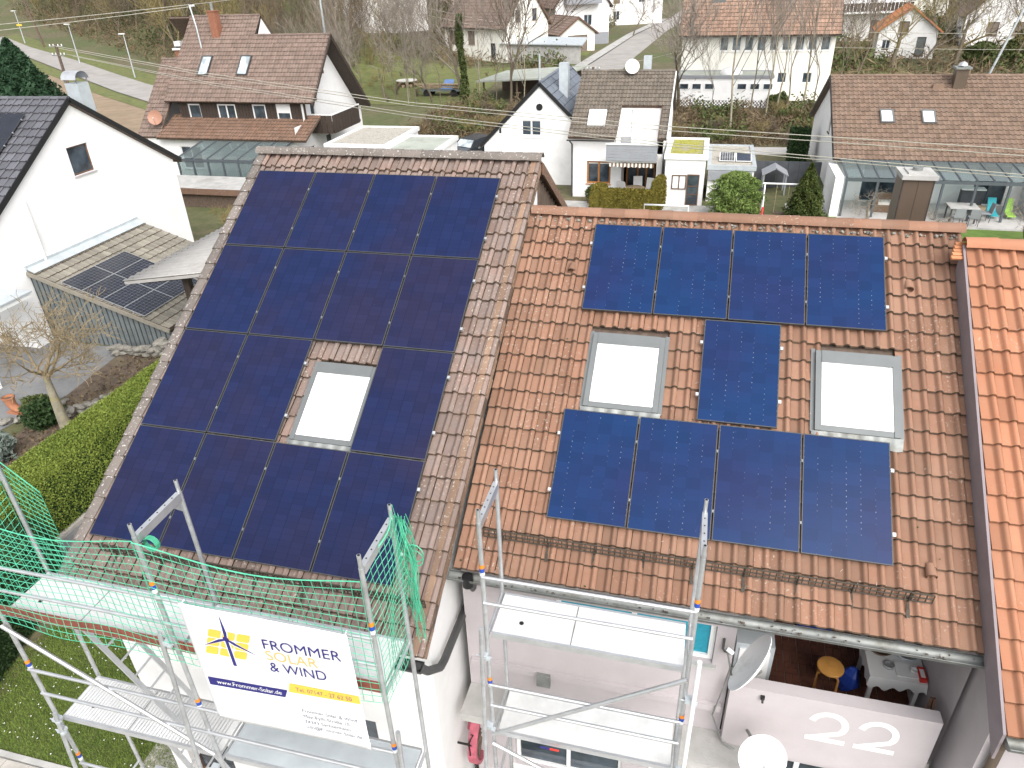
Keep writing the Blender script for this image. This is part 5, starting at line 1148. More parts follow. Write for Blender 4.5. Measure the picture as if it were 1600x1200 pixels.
for k, (x, y, r_) in enumerate(((3.65, 30.5, 2.6), (4.35, 31.0, 0.2), (4.95, 30.7, -.3))):
    t = thing('garden_chair', ('white garden chair turned sideways at the awning post', 'white high-backed garden chair behind the round table', 'white high-backed garden chair near the olive hedge stub')[k], 'chair', (x, y, -9), r_, group='white chairs on the awning terrace')
    b = MB(); b.box((-.26, -.25, .40), (.26, .25, .45)); b.build('seat', M['plastwhite'], t, True); b = MB(); b.slab([(-.26, .25, .45), (.26, .25, .45), (.26, .42, 1.1), (-.26, .42, 1.1)], .03); b.build('backrest', M['plastwhite'], t, True)
    for sx in (-.22, .22):
        for sy in (-.2, .22): b = MB(); b.tube([(sx, sy, 0), (sx, sy, .4)], .02, 6); b.build('leg', M['plastwhite'], t, True)
t = thing('garden_table', 'round pale wooden table on the terrace under the awning', 'table', (4.2, 30.1, -9)); b = MB(); b.tube([(4.2, 30.1, -8.28), (4.2, 30.1, -8.24)], .62, 24); b.build('tabletop', M['logs'], t); b = MB(); b.tube([(4.2, 30.1, -9), (4.2, 30.1, -8.28)], .05, 8); b.build('leg', M['zinc'], t)
# flat roofed extensions
t = flat_box('extension', 'white flat-roofed extension with yellow sedum roof and dark door', 5.9, 8.05, 29.6, 34.0, -6.2, 'white', 'sedum', cat='building', rim=.18)
for h_, nm in (((6.35, 7.25, -8.15, -7.35), 'window'), ((7.2, 7.85, -8.98, -7.2), 'door')): pass
window(t, lambda u, z, d: (u, 29.56+d, z), (6.3, 7.1, -8.1, -7.3), .04, fm=M['bframe'], mull=(.5,), gm_=M['blind'], sill=False); window(t, lambda u, z, d: (u, 29.56+d, z), (7.12, 7.8, -8.97, -7.25), .04, fm=M['bframe'], name='door', sill=False, trans=(.35, .62))
t = flat_box('extension', 'low white extension with gravel roof and two small solar modules', 8.25, 10.7, 30.6, 35.9, -6.95, 'white', 'gravel', cat='building', rimm='zinc_light'); b = MB(); b.box((8.3, 30.4, -7.75), (10.6, 30.5, -7.25)); b.build('fascia', M['greywall'], t)
for k in range(2):
    q = thing('solar_module', f'small white-framed solar module on gravel roof, {"blue-grey glazed" if k else "dark gridded"}', 'solar panel', (8.8+k*.9, 31.6, -6.98)); q.rotation_euler = (R(14), 0, 0)
    b = MB(); b.box((0, 0, .02), (.85, 1.05, .05)); b.build('frame', M['wframe'], q, True); b = MB(); b.box((.04, .04, .05), (.81, 1.01, .056)); b.build('cells', M['pv_far' if k else 'pv_c'], q, True)
    if not k:
        b = MB(); 
        for i in range(1, 6): b.box((.04+.77*i/6-.006, .04, .0565), (.04+.77*i/6+.006, 1.01, .059))
        for i in range(1, 6): b.box((.04, .04+.97*i/6-.006, .0565), (.81, .04+.97*i/6+.006, .0585))
        b.build('cell_grid', M['wframe'], q, True)
# ---- big tan roof house on the right with conservatory
HR, RTm = gable_house('detached_house', 'long house with tan-brown roof, two roof windows and glazed veranda', (20.7, 36.0), 0, 11.8, 12.0, 2.25, 3.08, 'white', 't_tan', ov=.3, og=.28, tw=.25, tl=.36, zg=-8.5, trim='black',
    wins=[('W', 1.2, 2.6, .6, 1.2, dict(fm=M['bframe'])), ('S', -3.2, .05, 2.6, 1.95, dict(mull=(.33, .66), fm=M['anthmetal'], sill=False)), ('S', 1.6, .05, 1.5, 1.95, dict(mull=(.5,), fm=M['anthmetal'], sill=False)), ('S', 3.7, 1.2, 1.4, .7, dict(fm=M['anthmetal']))])
rp = math.atan2(3.08, 6); rO_ = Vector((20.7-6.18, 36, -8.5+2.25+3.08+.14/math.cos(rp)))
for x in (16.95, 19.0): flat_sky(HR, rO_, rp, x-rO_.x, 4.2, .68, 1.05, mat='blind', fr='frame')
b = MB(); b.box((20.75, 34.9, -4.3), (21.35, 35.5, -2.55)); b.build('chimney', M['brownmetal'], HR); b = MB(); b.box((20.65, 34.8, -2.55), (21.45, 35.6, -2.45)); b.build('chimney_cap', M['zinc'], HR); b = MB(); b.lathe([(.0, .22), (.2, .12), (.24, 0)], 14, (21.05, 35.2, -2.4)); b.build('chimney_cowl', M['alu'], HR)
b = MB(); b.box((19.75, 34.9, -4.0), (20.3, 35.1, -3.3)); b.build('roof_hatch', M['t_tan'], HR)
VR = thing('veranda', 'anthracite framed glass veranda along the tan-brown roof eave', 'veranda', (19.2, 28, -9)); glass_roof(VR, 14.9, 23.6, 29.6, 27.0, -6.28, -6.52, 12, zg=-8.49)
b = MB(); b.box((14.35, 26.9, -9), (14.75, 30, -6.5)); b.build('side_wall', M['white'], VR); b = MB(); b.box((23.8, 26.6, -9), (24.2, 30, -6.6)); b.build('side_wall', M['white'], VR)
# ------------------------------------------------------------------ ground surfaces
ribbon('field', [(-118, 99), (-96, 86), (-76, 73.5), (-60, 63), (-40, 50)], [(-70, 35), (-58, 33), (-45, 31), (-38, 30), (-31, 29)], plain('tilled_field', (0.27, 0.20, 0.135), 1.0, var=0.18, scale=0.8, bmp=.5, bscale=4, dirt=(0.22, 0.17, 0.11), dscale=.2), .03, 8, 10)
gl = plain('short_meadow', (0.130, 0.145, 0.048), 1.0, var=.28, scale=1.5, bmp=.6, bscale=12, dirt=(0.16, 0.15, 0.06), dscale=.35)
ribbon('grass_verge', [(-121, 104), (-98, 90.5), (-78.5, 77.5), (-61.5, 66.2), (-42, 53)], [(-117, 98.5), (-96, 86), (-76, 73.5), (-60, 63), (-40, 50)], gl, .05, 8, 3)
ribbon('footpath', [(-128, 116), (-109, 102.6), (-88.5, 90), (-70.5, 78), (-57.7, 69.7), (-42, 59)], [(-126, 108), (-98, 91.0), (-78.5, 77.9), (-61.6, 66.6), (-54.1, 61.6), (-40, 52)], M['tarmac_far'], .07, 8, 4)
ribbon('grass_verge', [(-130, 121), (-110, 107.5), (-88, 93.5), (-69.5, 81.3), (-56, 72.5), (-42, 63)], [(-128, 116), (-109, 102.6), (-88.5, 90), (-70.5, 78), (-57.7, 69.7), (-42, 59)], gl, .05, 8, 3)
ribbon('road', [(-8.8, 70), (-7.2, 92), (-5.2, 123), (-1.6, 151), (2, 200), (6, 260)], [(-3.2, 70), (-2.4, 95), (-.4, 128), (2.2, 152), (6, 200), (11, 260)], M['tarmac_far'], .05, 8, 3)
ribbon('pavement', [(-10.2, 70), (-8.7, 92), (-6.6, 123), (-3, 151)], [(-8.8, 70), (-7.2, 92), (-5.2, 123), (-1.6, 151)], M['concrete'], .16, 8, 2)
ribbon('lane', [(-14, 44), (0, 44.2), (16, 45), (40, 45)], [(-14, 41), (0, 41.4), (16, 42), (40, 42)], M['terrace'], .02, 4, 2)
ribbon('meadow', [(-37, 84), (-28, 85), (-17, 86)], [(-33, 60), (-25, 60), (-15, 60)], gl, .04, 8, 8)
ribbon('meadow', [(17, 86), (28, 88)], [(19, 72), (30, 74)], gl, .04, 6, 6)
ribbon('meadow', [(-16, 107), (-9.8, 107)], [(-14, 97), (-9.2, 97)], gl, .04, 4, 4)
lw = plain('garden_lawn', (0.10, 0.165, 0.032), 1.0, var=.22, scale=2, bmp=.5, bscale=20, dirt=(0.14, 0.16, 0.05), dscale=.6)
ribbon('back_lawn', [(5.5, 27.6), (14, 27.0), (30, 26.2)], [(5.5, 8), (14, 8), (30, 8)], lw, .012, 6, 6)
ribbon('terrace_paving', [(14.7, 29.9), (24.2, 29.9)], [(14.7, 25.9), (24.2, 25.9)], M['terrace'], .03, 4, 4)
b = MB(); b.box((14.7, 25.75, -8.6), (24.2, 25.9, -8.43)); structure(b.build('terrace_kerb', M['concrete']))
ribbon('yard_paving', [(-4, 29.6), (5.4, 29.6)], [(-4, 22), (5.4, 22)], M['concrete'], .012, 3, 3); ribbon('yard_paving', [(5.6, 29.6), (14.4, 29.6)], [(5.6, 26.9), (14.4, 26.9)], M['concrete'], .02, 3, 3)
ribbon('driveway', [(-26, 8.0), (-11.5, 8.0)], [(-26, -5), (-12.9, 1)], M['asphalt'], .012, 4, 4)
ribbon('flower_bed', [(-12.6, 8.0), (-8.3, 8.0)], [(-11.2, -3.5), (-8.3, -3.5)], M['soil'], .016, 8, 4)
ribbon('side_path', [(-6.75, 7), (-.02, 7)], [(-6.75, -2.3), (-.02, -2.3)], M['asphalt'], .012, 4, 4)
b = MB(); b.box((-6.9, -2.4, -9.1), (-6.76, 5, -8.9)); structure(b.build('path_kerb', M['paving']))
lsoil = plain('lawn_soil', (0.085, 0.105, 0.03), 1.0, var=.3, scale=4, bmp=.6, bscale=30)
ribbon('front_lawn', [(-4.9, -2.4), (-.02, -2.4)], [(-4.3, -6.5), (-.02, -6.5)], lsoil, .012, 4, 4)
ribbon('front_lawn', [(-.02, -6.12), (3.2, -6.12)], [(-.02, -6.5), (3.2, -6.5)], M['gravel'], .014, 2, 2)
ribbon('gravel_strip', [(-.75, -4.9), (-.03, -4.9)], [(-.75, -6.3), (-.03, -6.3)], M['gravel'], .022, 3, 3)
b = MB(); b.box((-5.0, -6.62, -9.1), (3.2, -6.52, -8.95)); structure(b.build('lawn_kerb', M['concrete']))
b = MB(); b.box((-8, -12, -9.05), (16, -6.63, -8.985)); pv = structure(b.build('front_paving', M['concrete']))
sm_ = MB(); sm_.box((.006, .006, 0), (.494, .494, .03)); sm_ = sm_.mesh('paving_slab', M['paving'])
for i in range(16):
    for j in range(5):
        o = link(bpy.data.objects.new('paving_slab', sm_), pv); o.location = (-5.2+i*.5, -9.15+j*.5, -8.985+random.uniform(-.003, .003)); o.rotation_euler = (random.uniform(-.004, .004), random.uniform(-.004, .004), 0)
# ------------------------------------------------------------------ far houses
gable_house('far_house', 'cream gabled house with brown roof behind the ivy-clad tree', (-22.2, 97.1), R(-27), 11.5, 9.0, 4.3, 5.0, 'cream', 't_brown', tw=.36, tl=.5, trim='bframe',
    wins=[('E', -1.9, 4.6, 1.0, 1.5, Wbm), ('E', 1.6, 4.6, 1.0, 1.5, Wbm), ('E', 0, 7.6, .8, .8, Wb), ('S', -4.2, 1.9, 1.5, 1.7, Ws), ('S', -.6, 1.9, 1.3, 1.7, Ws), ('S', 3.4, .2, .9, 2.0, dict(fm=M['anthmetal']))])
gable_house('garage', 'small cream garage with brown gabled roof beside the cream house', (-13.6, 104.3), R(-52), 7.5, 5.6, 2.4, 1.9, 'cream', 't_brown', tw=.36, tl=.5, trim='bframe', wins=[('E', 0, .05, 3.2, 2.1, Ws)])
hh, T4 = gable_house('far_house', 'tall white house with grey balcony and steep brown roof', (-14.6, 114.5), R(-62), 11, 8.6, 5.4, 5.4, 'white', 't_brown', tw=.36, tl=.5, wins=[('E', -1.2, 6.0, 1.0, 2.1, W_), ('E', 1.4, 6.0, 1.0, 2.1, W_), ('E', .9, 2.6, 1.3, 1.5, Wm)])
b = MB()
for lo, hi in (((5.5, -3.0, 5.6), (6.9, 2.6, 5.75)), ((6.86, -3.0, 5.75), (6.92, 2.6, 6.85)), ((5.55, -3.0, 5.75), (6.86, -2.94, 6.85)), ((5.55, 2.54, 5.75), (6.86, 2.6, 6.85))): b.box(lo, hi, 0, T4)
b.build('balcony', M['greywall'], hh)
b = MB(); b.box((5.51, -4.25, -.5), (5.56, 4.25, 1.6), 0, T4); b.build('plinth', M['greywall'], hh)
gable_house('far_house', 'white house with orange tiled roof at the bend of the road', (-9.0, 146), R(18), 11, 9, 6, 3.2, 'white', 't_orange', tw=.4, tl=.6, wins=[('S', -3.2, 3.6, 1.2, 1.5, Ws), ('S', 1.5, 3.6, 1.2, 1.5, Wm), ('S', -3.2, .8, 1.2, 1.5, Wm), ('E', 0, 3.6, 1.2, 1.5, Ws)])
gable_house('far_house', 'white hillside house with broad blank gable above the meadow', (-40.6, 97.5), R(-38), 13, 10, 6.0, 4.4, 'white', 't_brown', tw=.4, tl=.55, zg=-4.2, wins=[('E', 2.2, 4.4, 1.4, 1.3, Ws), ('S', 4.6, 3.4, 1.6, 1.7, Wm), ('S', 0, 3.4, 1.6, 1.7, dict(fm=M['wframe'], gm_=M['wframe'])), ('S', -4, 1.0, 2, 2, Wm)])
gable_house('far_house', 'white house partly hidden by bare brown scrub on the slope', (-26, 131), R(-30), 10, 8, 5.5, 4, 'white', 't_pale', tw=.4, tl=.55, wins=[('E', 0, 3.4, 1.2, 1.3, Ws), ('S', 2, 3.4, 1.2, 1.3, Wm)])
hh, T7 = gable_house('far_house', 'white house with dark timber balcony and orange-edged roof', (28.2, 116), R(100), 10, 9.5, 5.2, 3.4, 'white', 't_orange', tw=.4, tl=.55, trim='t_orange', wins=[('W', -1.2, 5.4, 1.1, 1.8, dict(fm=M['iron'])), ('W', -2.9, 5.4, 1.1, 1.8, dict(fm=M['iron'])), ('W', .5, .4, 1.2, 2.2, Ws)])
b = MB()
for lo, hi in (((-6.6, -4.6, 3.55), (-5.0, 5.4, 3.75)), ): b.box(lo, hi, 0, T7)
bb = b.build('balcony', M['plastwhite'], hh)
for k in range(20): b = MB(); b.box((-6.6, -4.6+k*.5, 3.8), (-6.54, -4.6+k*.5+.42, 4.85), 0, T7); b.build('railing_board', M['wood_dark'], bb)
gable_house('far_house', 'small white cottage with orange roof behind bare trees', (30.6, 96.2), R(84), 7, 6.4, 3.0, 2.4, 'white', 't_orange', tw=.4, tl=.5, trim='t_orange', wins=[('W', -.6, 2.6, 1.1, 1.4, Ws), ('W', 1.6, .2, 1.0, 2.1, dict(fm=M['bframe'], gm_=M['wood_green'])), ('W', -2.2, .8, .9, 1.2, Wm)])
gable_house('far_house', 'large white gabled house with brown shutters among evergreens', (47.3, 108.5), R(80), 12, 14.5, 3.6, 7.0, 'white', 't_brown', tw=.4, tl=.55, trim='bframe', wins=[('W', 3.4, 5.4, 1.5, 2.0, Ws), ('W', 5.4, 1.2, 1.3, 1.6, Ws), ('W', 3.2, 1.2, 1.0, 1.6, Wm), ('W', 1.4, 1.2, 1.3, 1.6, Ws), ('W', -1.2, 1.2, 1.3, 1.6, Ws), ('W', -4, 1.2, 1.3, 1.6, Ws)])
gable_house('far_house', 'pale house with red roof far behind the timber balcony house', (40, 150), R(12), 13, 9, 5.5, 3.6, 'cream', 't_orange', tw=.45, tl=.6, wins=[('S', -3, 3.2, 1.3, 1.4, Wm), ('S', 0, 3.2, 1.3, 1.4, Wm), ('S', 3, 3.2, 1.3, 1.4, Wm)])
gable_house('far_house', 'pale house with brown roof at the far end of the road', (14, 190), R(-8), 13, 9, 5.5, 4, 'cream', 't_pale', tw=.45, tl=.6, wins=[('S', -3, 3.2, 1.3, 1.4, Wm), ('S', 2, 3.2, 1.3, 1.4, Wm)])
# public building with the row of high windows
pw_ = [('S', -2.9+k*1.1, 4.3, .86, 1.35, dict(fm=M['wframe'], fw=.1, gm_=M['paleglass'])) for k in range(9)] + [('S', -.2+k*0, 1.5, .8, .9, W_) for k in range(1)] + [('S', 2.55, 1.6, .8, .9, W_), ('S', 4.75, 1.6, .8, .9, W_)]
BW, TW_ = gable_house('public_building', 'long cream building with a row of nine high windows and pale red roof', (11.75, 70.4), R(-1.0), 13.4, 12.4, 5.95, 5.6, 'cream', 't_pale', tw=.33, tl=.42, zg=-8.85, wins=pw_, ov=.5)
b = MB(); b.box((-4.4, -3.9, 7.0), (-3.2, -1.6, 9.2), 0, TW_); b.build('roof_dormer', M['wood_green'], BW)
FA = flat_box('extension', 'white flat-roofed hall with strip windows before the cream building', 4.9, 13.2, 60.6, 64.1, -6.15, 'white', 'flatroof', zg=-8.95, cat='building', rimm='greywall')
for k in range(7):
    x = 5.1+k*1.12+(.6 if k > 2 else 0)
    if k == 3: continue
    window(FA, lambda u, z, d: (u, 60.56+d, z), (x, x+.85, -7.35, -6.8), .04, fm=M['wframe'], sill=False)
t = thing('roof_dome', 'white dome skylight on the flat-roofed hall', 'dome light', (9.6, 62.4, -6.22)); b = MB(); b.lathe([(1.0, 0), (1.0, .15), (.75, .4), (.4, .55), (0, .6)], 20, (9.6, 62.4, -6.22)); b.build('dome', M['plastwhite'], t)
# diamond lattice fence in front of the hall
fc = thing('lattice_fence', 'dark diamond lattice fence below the flat-roofed hall', 'fence', (11, 58.6, -9)); b = MB(); x0, x1, yF_, z0, z1 = 4.2, 18.4, 58.6, -8.95, -7.95; n = int((x1-x0)/.28)
for k in range(-3, n+1):
    xa = x0+k*.28
    for s in (0, 1):
        a0, a1 = (xa, xa+1.0) if s == 0 else (xa+1.0, xa)
        b.beam((a0, yF_+s*.02, z0), (a1, yF_+s*.02, z1), .05, .015, up=(0, 1, 0))
stuff(b.build('lattice', M['wood_dark'], fc))
for k in range(8): b = MB(); b.box((x0+k*2.03-.05, yF_+.04, -9), (x0+k*2.03+.05, yF_+.14, -7.9)); b.build('post', M['wood_dark'], fc)
# grey roofed shelter left of the road, with the timber store under it
sh = thing('shelter', 'long low shelter with grey felt roof over a timber store', 'shelter', (-7, 62, -9)); b = MB(); b.slab([(-15, 62.5, -6.9), (-6.2, 60.6, -6.3), (-4.5, 69, -6.2), (-13.6, 70, -6.8)][::1], .15); b.build('roof', M['flatroof'], sh)
for x, y, z in ((-14.3, 63, -7.05), (-10.6, 62, -6.8), (-6.6, 61, -6.5), (-5, 68.4, -6.4), (-13.2, 69.2, -7)): b = MB(); b.box((x-.08, y-.08, -9), (x+.08, y+.08, z)); b.build('post', M['wood_brown'], sh)
b = MB(); b.slab([(-14, 69, -9), (-5.2, 68, -9), (-5.2, 68, -6.6), (-14, 69, -7.1)], .1); b.build('back_wall', M['wood_brown'], sh)
sh = thing('shed_roof', 'pale grey metal roof beside the small cream garage', 'shed', (-14.5, 92, -8.4)); b = MB(); b.slab([(-20, 90.5, -6.0), (-8.5, 88.5, -6.1), (-8.5, 93, -5.6), (-20, 95, -5.5)], .12); b.build('roof', M['zinc_light'], sh); b = MB(); b.slab([(-19.5, 90.8, -9), (-8.8, 88.9, -9), (-8.8, 88.9, -6.2), (-19.5, 90.8, -6.1)], .1); b.build('wall', M['concrete'], sh)
tr = thing('farm_trailer', 'old farm trailer loaded with poles and blue tarpaulin on the meadow', 'trailer', (-20, 65.6, -8.8)); b = MB(); b.box((-21.8, 64.9, -8.25), (-17.6, 66.6, -8.05)); b.build('bed', M['wood_green'], tr)
for k in range(14): b = MB(); z = -7.95+.12*(k//4); y = 65.0+.4*(k % 4); b.tube([(-21.9+random.uniform(-.4, .3), y, z), (-17.6+random.uniform(-.3, .5), y+random.uniform(-.2, .2), z+random.uniform(-.05, .05))], .06, 6); b.build('pole', M['logs'], tr)
b = MB(); b.slab([(-19.6, 64.85, -8.0), (-18.3, 64.85, -8.0), (-18.4, 66, -7.2), (-19.4, 66, -7.2)], .05); b.build('tarpaulin', M['tarp'], tr)
for x in (-21.2, -18.2):
    for y in (65.0, 66.5): b = MB(); b.tube([(x, y-.1, -8.45), (x, y+.1, -8.45)], .38, 14); b.build('wheel', M['tyre'], tr)
t = thing('log_stack', 'round stack of cut logs on the meadow', 'log stack', (-25.6, 70.5, -8.7)); 
for k in range(16): a = k*.39; b = MB(); b.tube([(-25.6+.5*math.cos(a), 70.5+.5*math.sin(a), -8.4+.32*(k % 2)), (-25.6+1.2*math.cos(a), 70.5+1.2*math.sin(a), -8.4+.32*(k % 2))], .17, 7); b.build('log', M['logs'], t)
b = MB(); b.tube([(-25.6, 70.5, -7.95), (-25.6, 70.5, -7.87)], 1.2, 18); b.build('cover', M['cushion'], t)
# ------------------------------------------------------------------ lamps, poles, cables
def street_lamp(label, x, y, h=5.3, group='street lamps'):
    z = gz(x, y); t = thing('street_lamp', label, 'street lamp', (x, y, z), group=group); b = MB(); b.tube([(x, y, z), (x, y, z+h)], [.09, .055], 8); b.build('pole', M['zinc_light'], t)
    b = MB(); b.cbox((x-.25, y, z+h+.03), (.85, .26, .12)); b.build('lamp_head', M['lampglass'], t)
street_lamp('grey street lamp with small yellow sign at the far bend of the footpath', -114.3, 107.1); street_lamp('grey street lamp midway along the wooded footpath', -84.7, 86.9); street_lamp('grey street lamp by the footpath nearest the faded brown house', -66.9, 76.6); street_lamp('white-headed street lamp beside the road bend', -13.1, 127, 5.0)
street_lamp('street lamp far up the road by the hedge', -5.5, 150, 5); 
b = MB(); t = thing('utility_pole', 'grey utility pole with crossarms beside the footpath', 'pole', (-106.2, 103, gz(-106.2, 103))); z = t.location.z; b.tube([(-106.2, 103, z), (-108, 103, z+11)], [.2, .14], 8); b.build('shaft', M['wood_brown'], t)
def pole(label, x, y, h, lean=0, arms=2, mat='wood_brown', z=None):
    z = gz(x, y) if z is None else z; t = thing('utility_pole', label, 'pole', (x, y, z)); b = MB(); b.tube([(x, y, z), (x+lean, y, z+h)], [.13, .09], 8); b.build('shaft', M[mat], t)
    for k in range(arms):
        zz = z+h-.15-.55*k; b = MB(); b.beam((x+lean-.55, y, zz), (x+lean+.55, y, zz), .07, .07); b.build('crossarm', M['zinc'], t)
        for s in (-.5, -.2, .2, .5): b = MB(); b.tube([(x+lean+s, y, zz+.03), (x+lean+s, y, zz+.16)], .04, 6); b.build('insulator', M['plastwhite'], t)
    return t
pole('timber utility pole with insulators behind the barrel-capped flue', -36.7, 34, 8.3); pole('bare grey pole behind the faded brown ridge', -30.5, 62, 12, arms=0, mat='zinc_light'); pole('leaning grey concrete pole beyond the tan-brown ridge', 35.8, 78.8, 9, lean=2.2, arms=0, mat='zinc_light'); pole('short post with crossarm behind the taupe roof', -1.6, 52, 4.6, arms=1); pole('slim grey post near the blue-grey gable', -7.2, 57, 5, arms=0, mat='zinc_light')
def cable(label, pts, r=.019, group='overhead cables', sag=0.0):
    P = [Vector(p) for p in pts]; out = []
    for i in range(len(P)-1):
        for k in range(10): f = k/10; q = P[i].lerp(P[i+1], f); q.z -= sag*4*f*(1-f); out.append(q)
    out.append(P[-1]); b = MB(); b.tube(out, r, 5, cap=False); o = b.build('cable', M['wire']); tag(o, label, 'cable', group)
for k, (zl, zm, zr_) in enumerate(((-.75, -2.97, -3.5), (-.95, -3.16, -3.76), (-1.35, -3.6, -4.5), (-1.5, -3.8, -4.66))):
    dy = -.3+.2*k; cable(f'pale overhead cable crossing the roofs, {("highest", "second", "third", "lowest")[k]} of four strung from the timber pole', [(-36.7+.3*k, 34+dy, zl), (-22.1, 30+dy, (zl+zm)/2-.18), (-7.5, 26+dy, zm), (6.1, 23+dy, (zm+zr_)/2-.18), (19.7, 20+dy, zr_), (50, 13, zr_+.3)])
cable('upper pale cable running to the bent roof mast', [(-70, 24, -.2), (-27.3, 36.8, 1.42)], .022, sag=.35); cable('lower pale cable running to the bent roof mast', [(-70, 24, -.95), (-27.1, 36.8, 1.30)], .022, sag=.4)
cable('cable rising from the bent roof mast to the hillside house', [(-27.1, 36.8, 1.42), (-36, 91, 3.4)], .025, sag=.5); cable('upper cable sloping down to the cream gabled house', [(-46, 76, 4.4), (-19.2, 89.5, -3.6)], .022, sag=.4); cable('lower cable sloping down to the cream gabled house', [(-46, 76, 3.7), (-19.4, 89.5, -4.4)], .022, sag=.4)
cable('upper thin wire crossing beyond the tan-brown ridge', [(18, 72, -3.6), (60, 66, -3.4)], .02, sag=.3); cable('lower thin wire crossing beyond the tan-brown ridge', [(18, 72, -5.0), (60, 66, -4.6)], .02, sag=.3)
cable('thin wire from the short post to the cream building', [(-9, 60, -4.6), (-1.6, 52, -4.4), (5, 62, -4.2)], .02, sag=.2)
# ------------------------------------------------------------------ plants
def leaves(P, size, flat=0.0, aspect=1.6, seed=1):
    """one small leaf quad at every point of P"""
    r = np.random.default_rng(seed); n = len(P); a = r.normal(size=(n, 3)); a[:, 2] *= (1-flat); a /= np.linalg.norm(a, axis=1)[:, None]+1e-9
    c = r.normal(size=(n, 3)); b_ = np.cross(a, c); b_ /= np.linalg.norm(b_, axis=1)[:, None]+1e-9
    s = (size*(0.6+0.8*r.random(n)))[:, None]; a = a*s*aspect*.5; b_ = b_*s*.5
    V = np.stack([P-a, P+b_*.9-a*.1, P+a, P-b_*.9-a*.1], 1).reshape(-1, 3); F = np.arange(4*n).reshape(-1, 4); return V, F, np.repeat(r.random(n).astype(np.float32), 4)
def leaf_obj(name, P, size, mat, parent=None, off=(0, 0, 0), flat=0.0, aspect=1.6, seed=1):
    V, F, rn = leaves(np.asarray(P, float), size, flat, aspect, seed); me = np_mesh(name, V-np.asarray(off), F, M[mat]); at = me.attributes.new('rnd', 'FLOAT', 'POINT'); at.data.foreach_set('value', rn); return part(name, me, parent)
def hedge(label, pts, w, h, mat, n, leaf=.045, seed=1, z=-9.0, taper=.82, core='hedge_dark'):
    """clipped hedge along a polyline: solid dark core, leaf skin all over"""
    c = np.mean(np.array(pts), 0); t = thing('hedge', label, 'hedge', (c[0], c[1], z)); r = np.random.default_rng(seed); b = MB(); allP = []
    tot = sum(math.dist(pts[i], pts[i+1]) for i in range(len(pts)-1))
    for i in range(len(pts)-1):
        p, q = Vector((*pts[i], 0)), Vector((*pts[i+1], 0)); d = (q-p); L = d.length; d.normalize(); s = Vector((-d.y, d.x, 0)); k = 6
        prof = [(-w/2, 0), (-w/2*.98, h*.55), (-w/2*taper, h*.9), (-w/2*taper*.6, h*.985), (0, h), (w/2*taper*.6, h*.985), (w/2*taper, h*.9), (w/2*.98, h*.55), (w/2, 0)]
        vs = []
        for e in (p, q):
            for a_, z_ in prof: vs.append(e+s*a_*.94+Vector((0, 0, z+z_*.97)))
        m_ = len(prof); b.add(vs, [(j, j+1, m_+j+1, m_+j) for j in range(m_-1)]+[tuple(range(m_)), tuple(range(2*m_-1, m_-1, -1))], 0, False)
        nn_ = int(n*L/tot); u = r.random(nn_)*L; seg = r.random(nn_)*(m_-1); j = seg.astype(int); f = seg-j; pr = np.array(prof); pz = pr[j]*(1-f)[:, None]+pr[j+1]*f[:, None]
        pz = pz*(1+r.normal(size=(nn_, 1))*.018); X = np.array(p)[None]+np.outer(u, np.array(d))+np.outer(pz[:, 0], np.array(s)); X[:, 2] = z+pz[:, 1]; X += r.normal(size=X.shape)*.022; allP.append(X)
        for e, ee in ((p, -1), (q, 1)):
            m2 = int(n*.06); a_ = (r.random(m2)-.5)*w; zz = r.random(m2)*h; ok = np.abs(a_) < w/2*(1-.18*(zz/h)**4); E_ = np.array(e)[None]+np.outer(a_, np.array(s))+np.array(d)[None]*(ee*.03*r.random(m2))[:, None]; E_[:, 2] = z+zz; allP.append(E_[ok])
    b.build('core', M[core], t); leaf_obj('foliage', np.concatenate(allP), leaf, mat, t, WL[t.name], seed=seed)
    return t
def ellipsoid_pts(n, c, rad, seed, inner=.55, lump=.2):
    r = np.random.default_rng(seed); d = r.normal(size=(n, 3)); d /= np.linalg.norm(d, axis=1)[:, None]; k = r.random((n, 1))**.4*(1-inner)+inner
    ph = r.random((7, 3))*6.28; fr = r.normal(size=(7, 3))*2.2; lm = sum(np.sin(d@fr[i]*1.5+ph[i, 0]) for i in range(7))/7
    return np.asarray(c)+d*k*np.asarray(rad)*(1+lump*lm[:, None]*2)
def bush(name, label, c, rad, mat, n, leaf, seed, group=None, inner=.4, stems=True, cat='shrub', aspect=1.6):
    t = thing(name, label, cat, (c[0], c[1], c[2]), group=group); P = ellipsoid_pts(n, (c[0], c[1], c[2]+rad[2]*.95), rad, seed, inner, .28); P = P[P[:, 2] > c[2]]
    leaf_obj('foliage', P, leaf, mat, t, WL[t.name], seed=seed, aspect=aspect)
    if stems:
        b = MB(); r = random.Random(seed)
        for k in range(6): a = r.random()*6.28; b.tube([c, (c[0]+rad[0]*.5*math.cos(a), c[1]+rad[1]*.5*math.sin(a), c[2]+rad[2]*1.2)], [.03, .01], 5)
        b.build('stem', M['bark'], t)
    return t
def conifer(label, c, r, h, mat, n, leaf, seed, col=False, group=None):
    t = thing('conifer', label, 'conifer', c, group=group); rr = np.random.default_rng(seed); z = rr.random(n)**(.8 if col else 1.25); a = rr.random(n)*6.28
    prof = (np.sqrt(np.clip(1-((z-.42)/.6)**2, 0, 1)) if col else (1-z)**.85)*(1+.16*np.sin(a*5+z*17)+.10*np.sin(a*9-z*31)); k = rr.random(n)**.35
    P = np.stack([c[0]+r*prof*k*np.cos(a), c[1]+r*prof*k*np.sin(a), c[2]+.05+z*h], 1); leaf_obj('crown', P, leaf, mat, t, WL[t.name], seed=seed, aspect=2.4); b = MB(); b.tube([c, (c[0], c[1], c[2]+h*.8)], [.12, .03], 7); b.build('trunk', M['bark'], t); return t
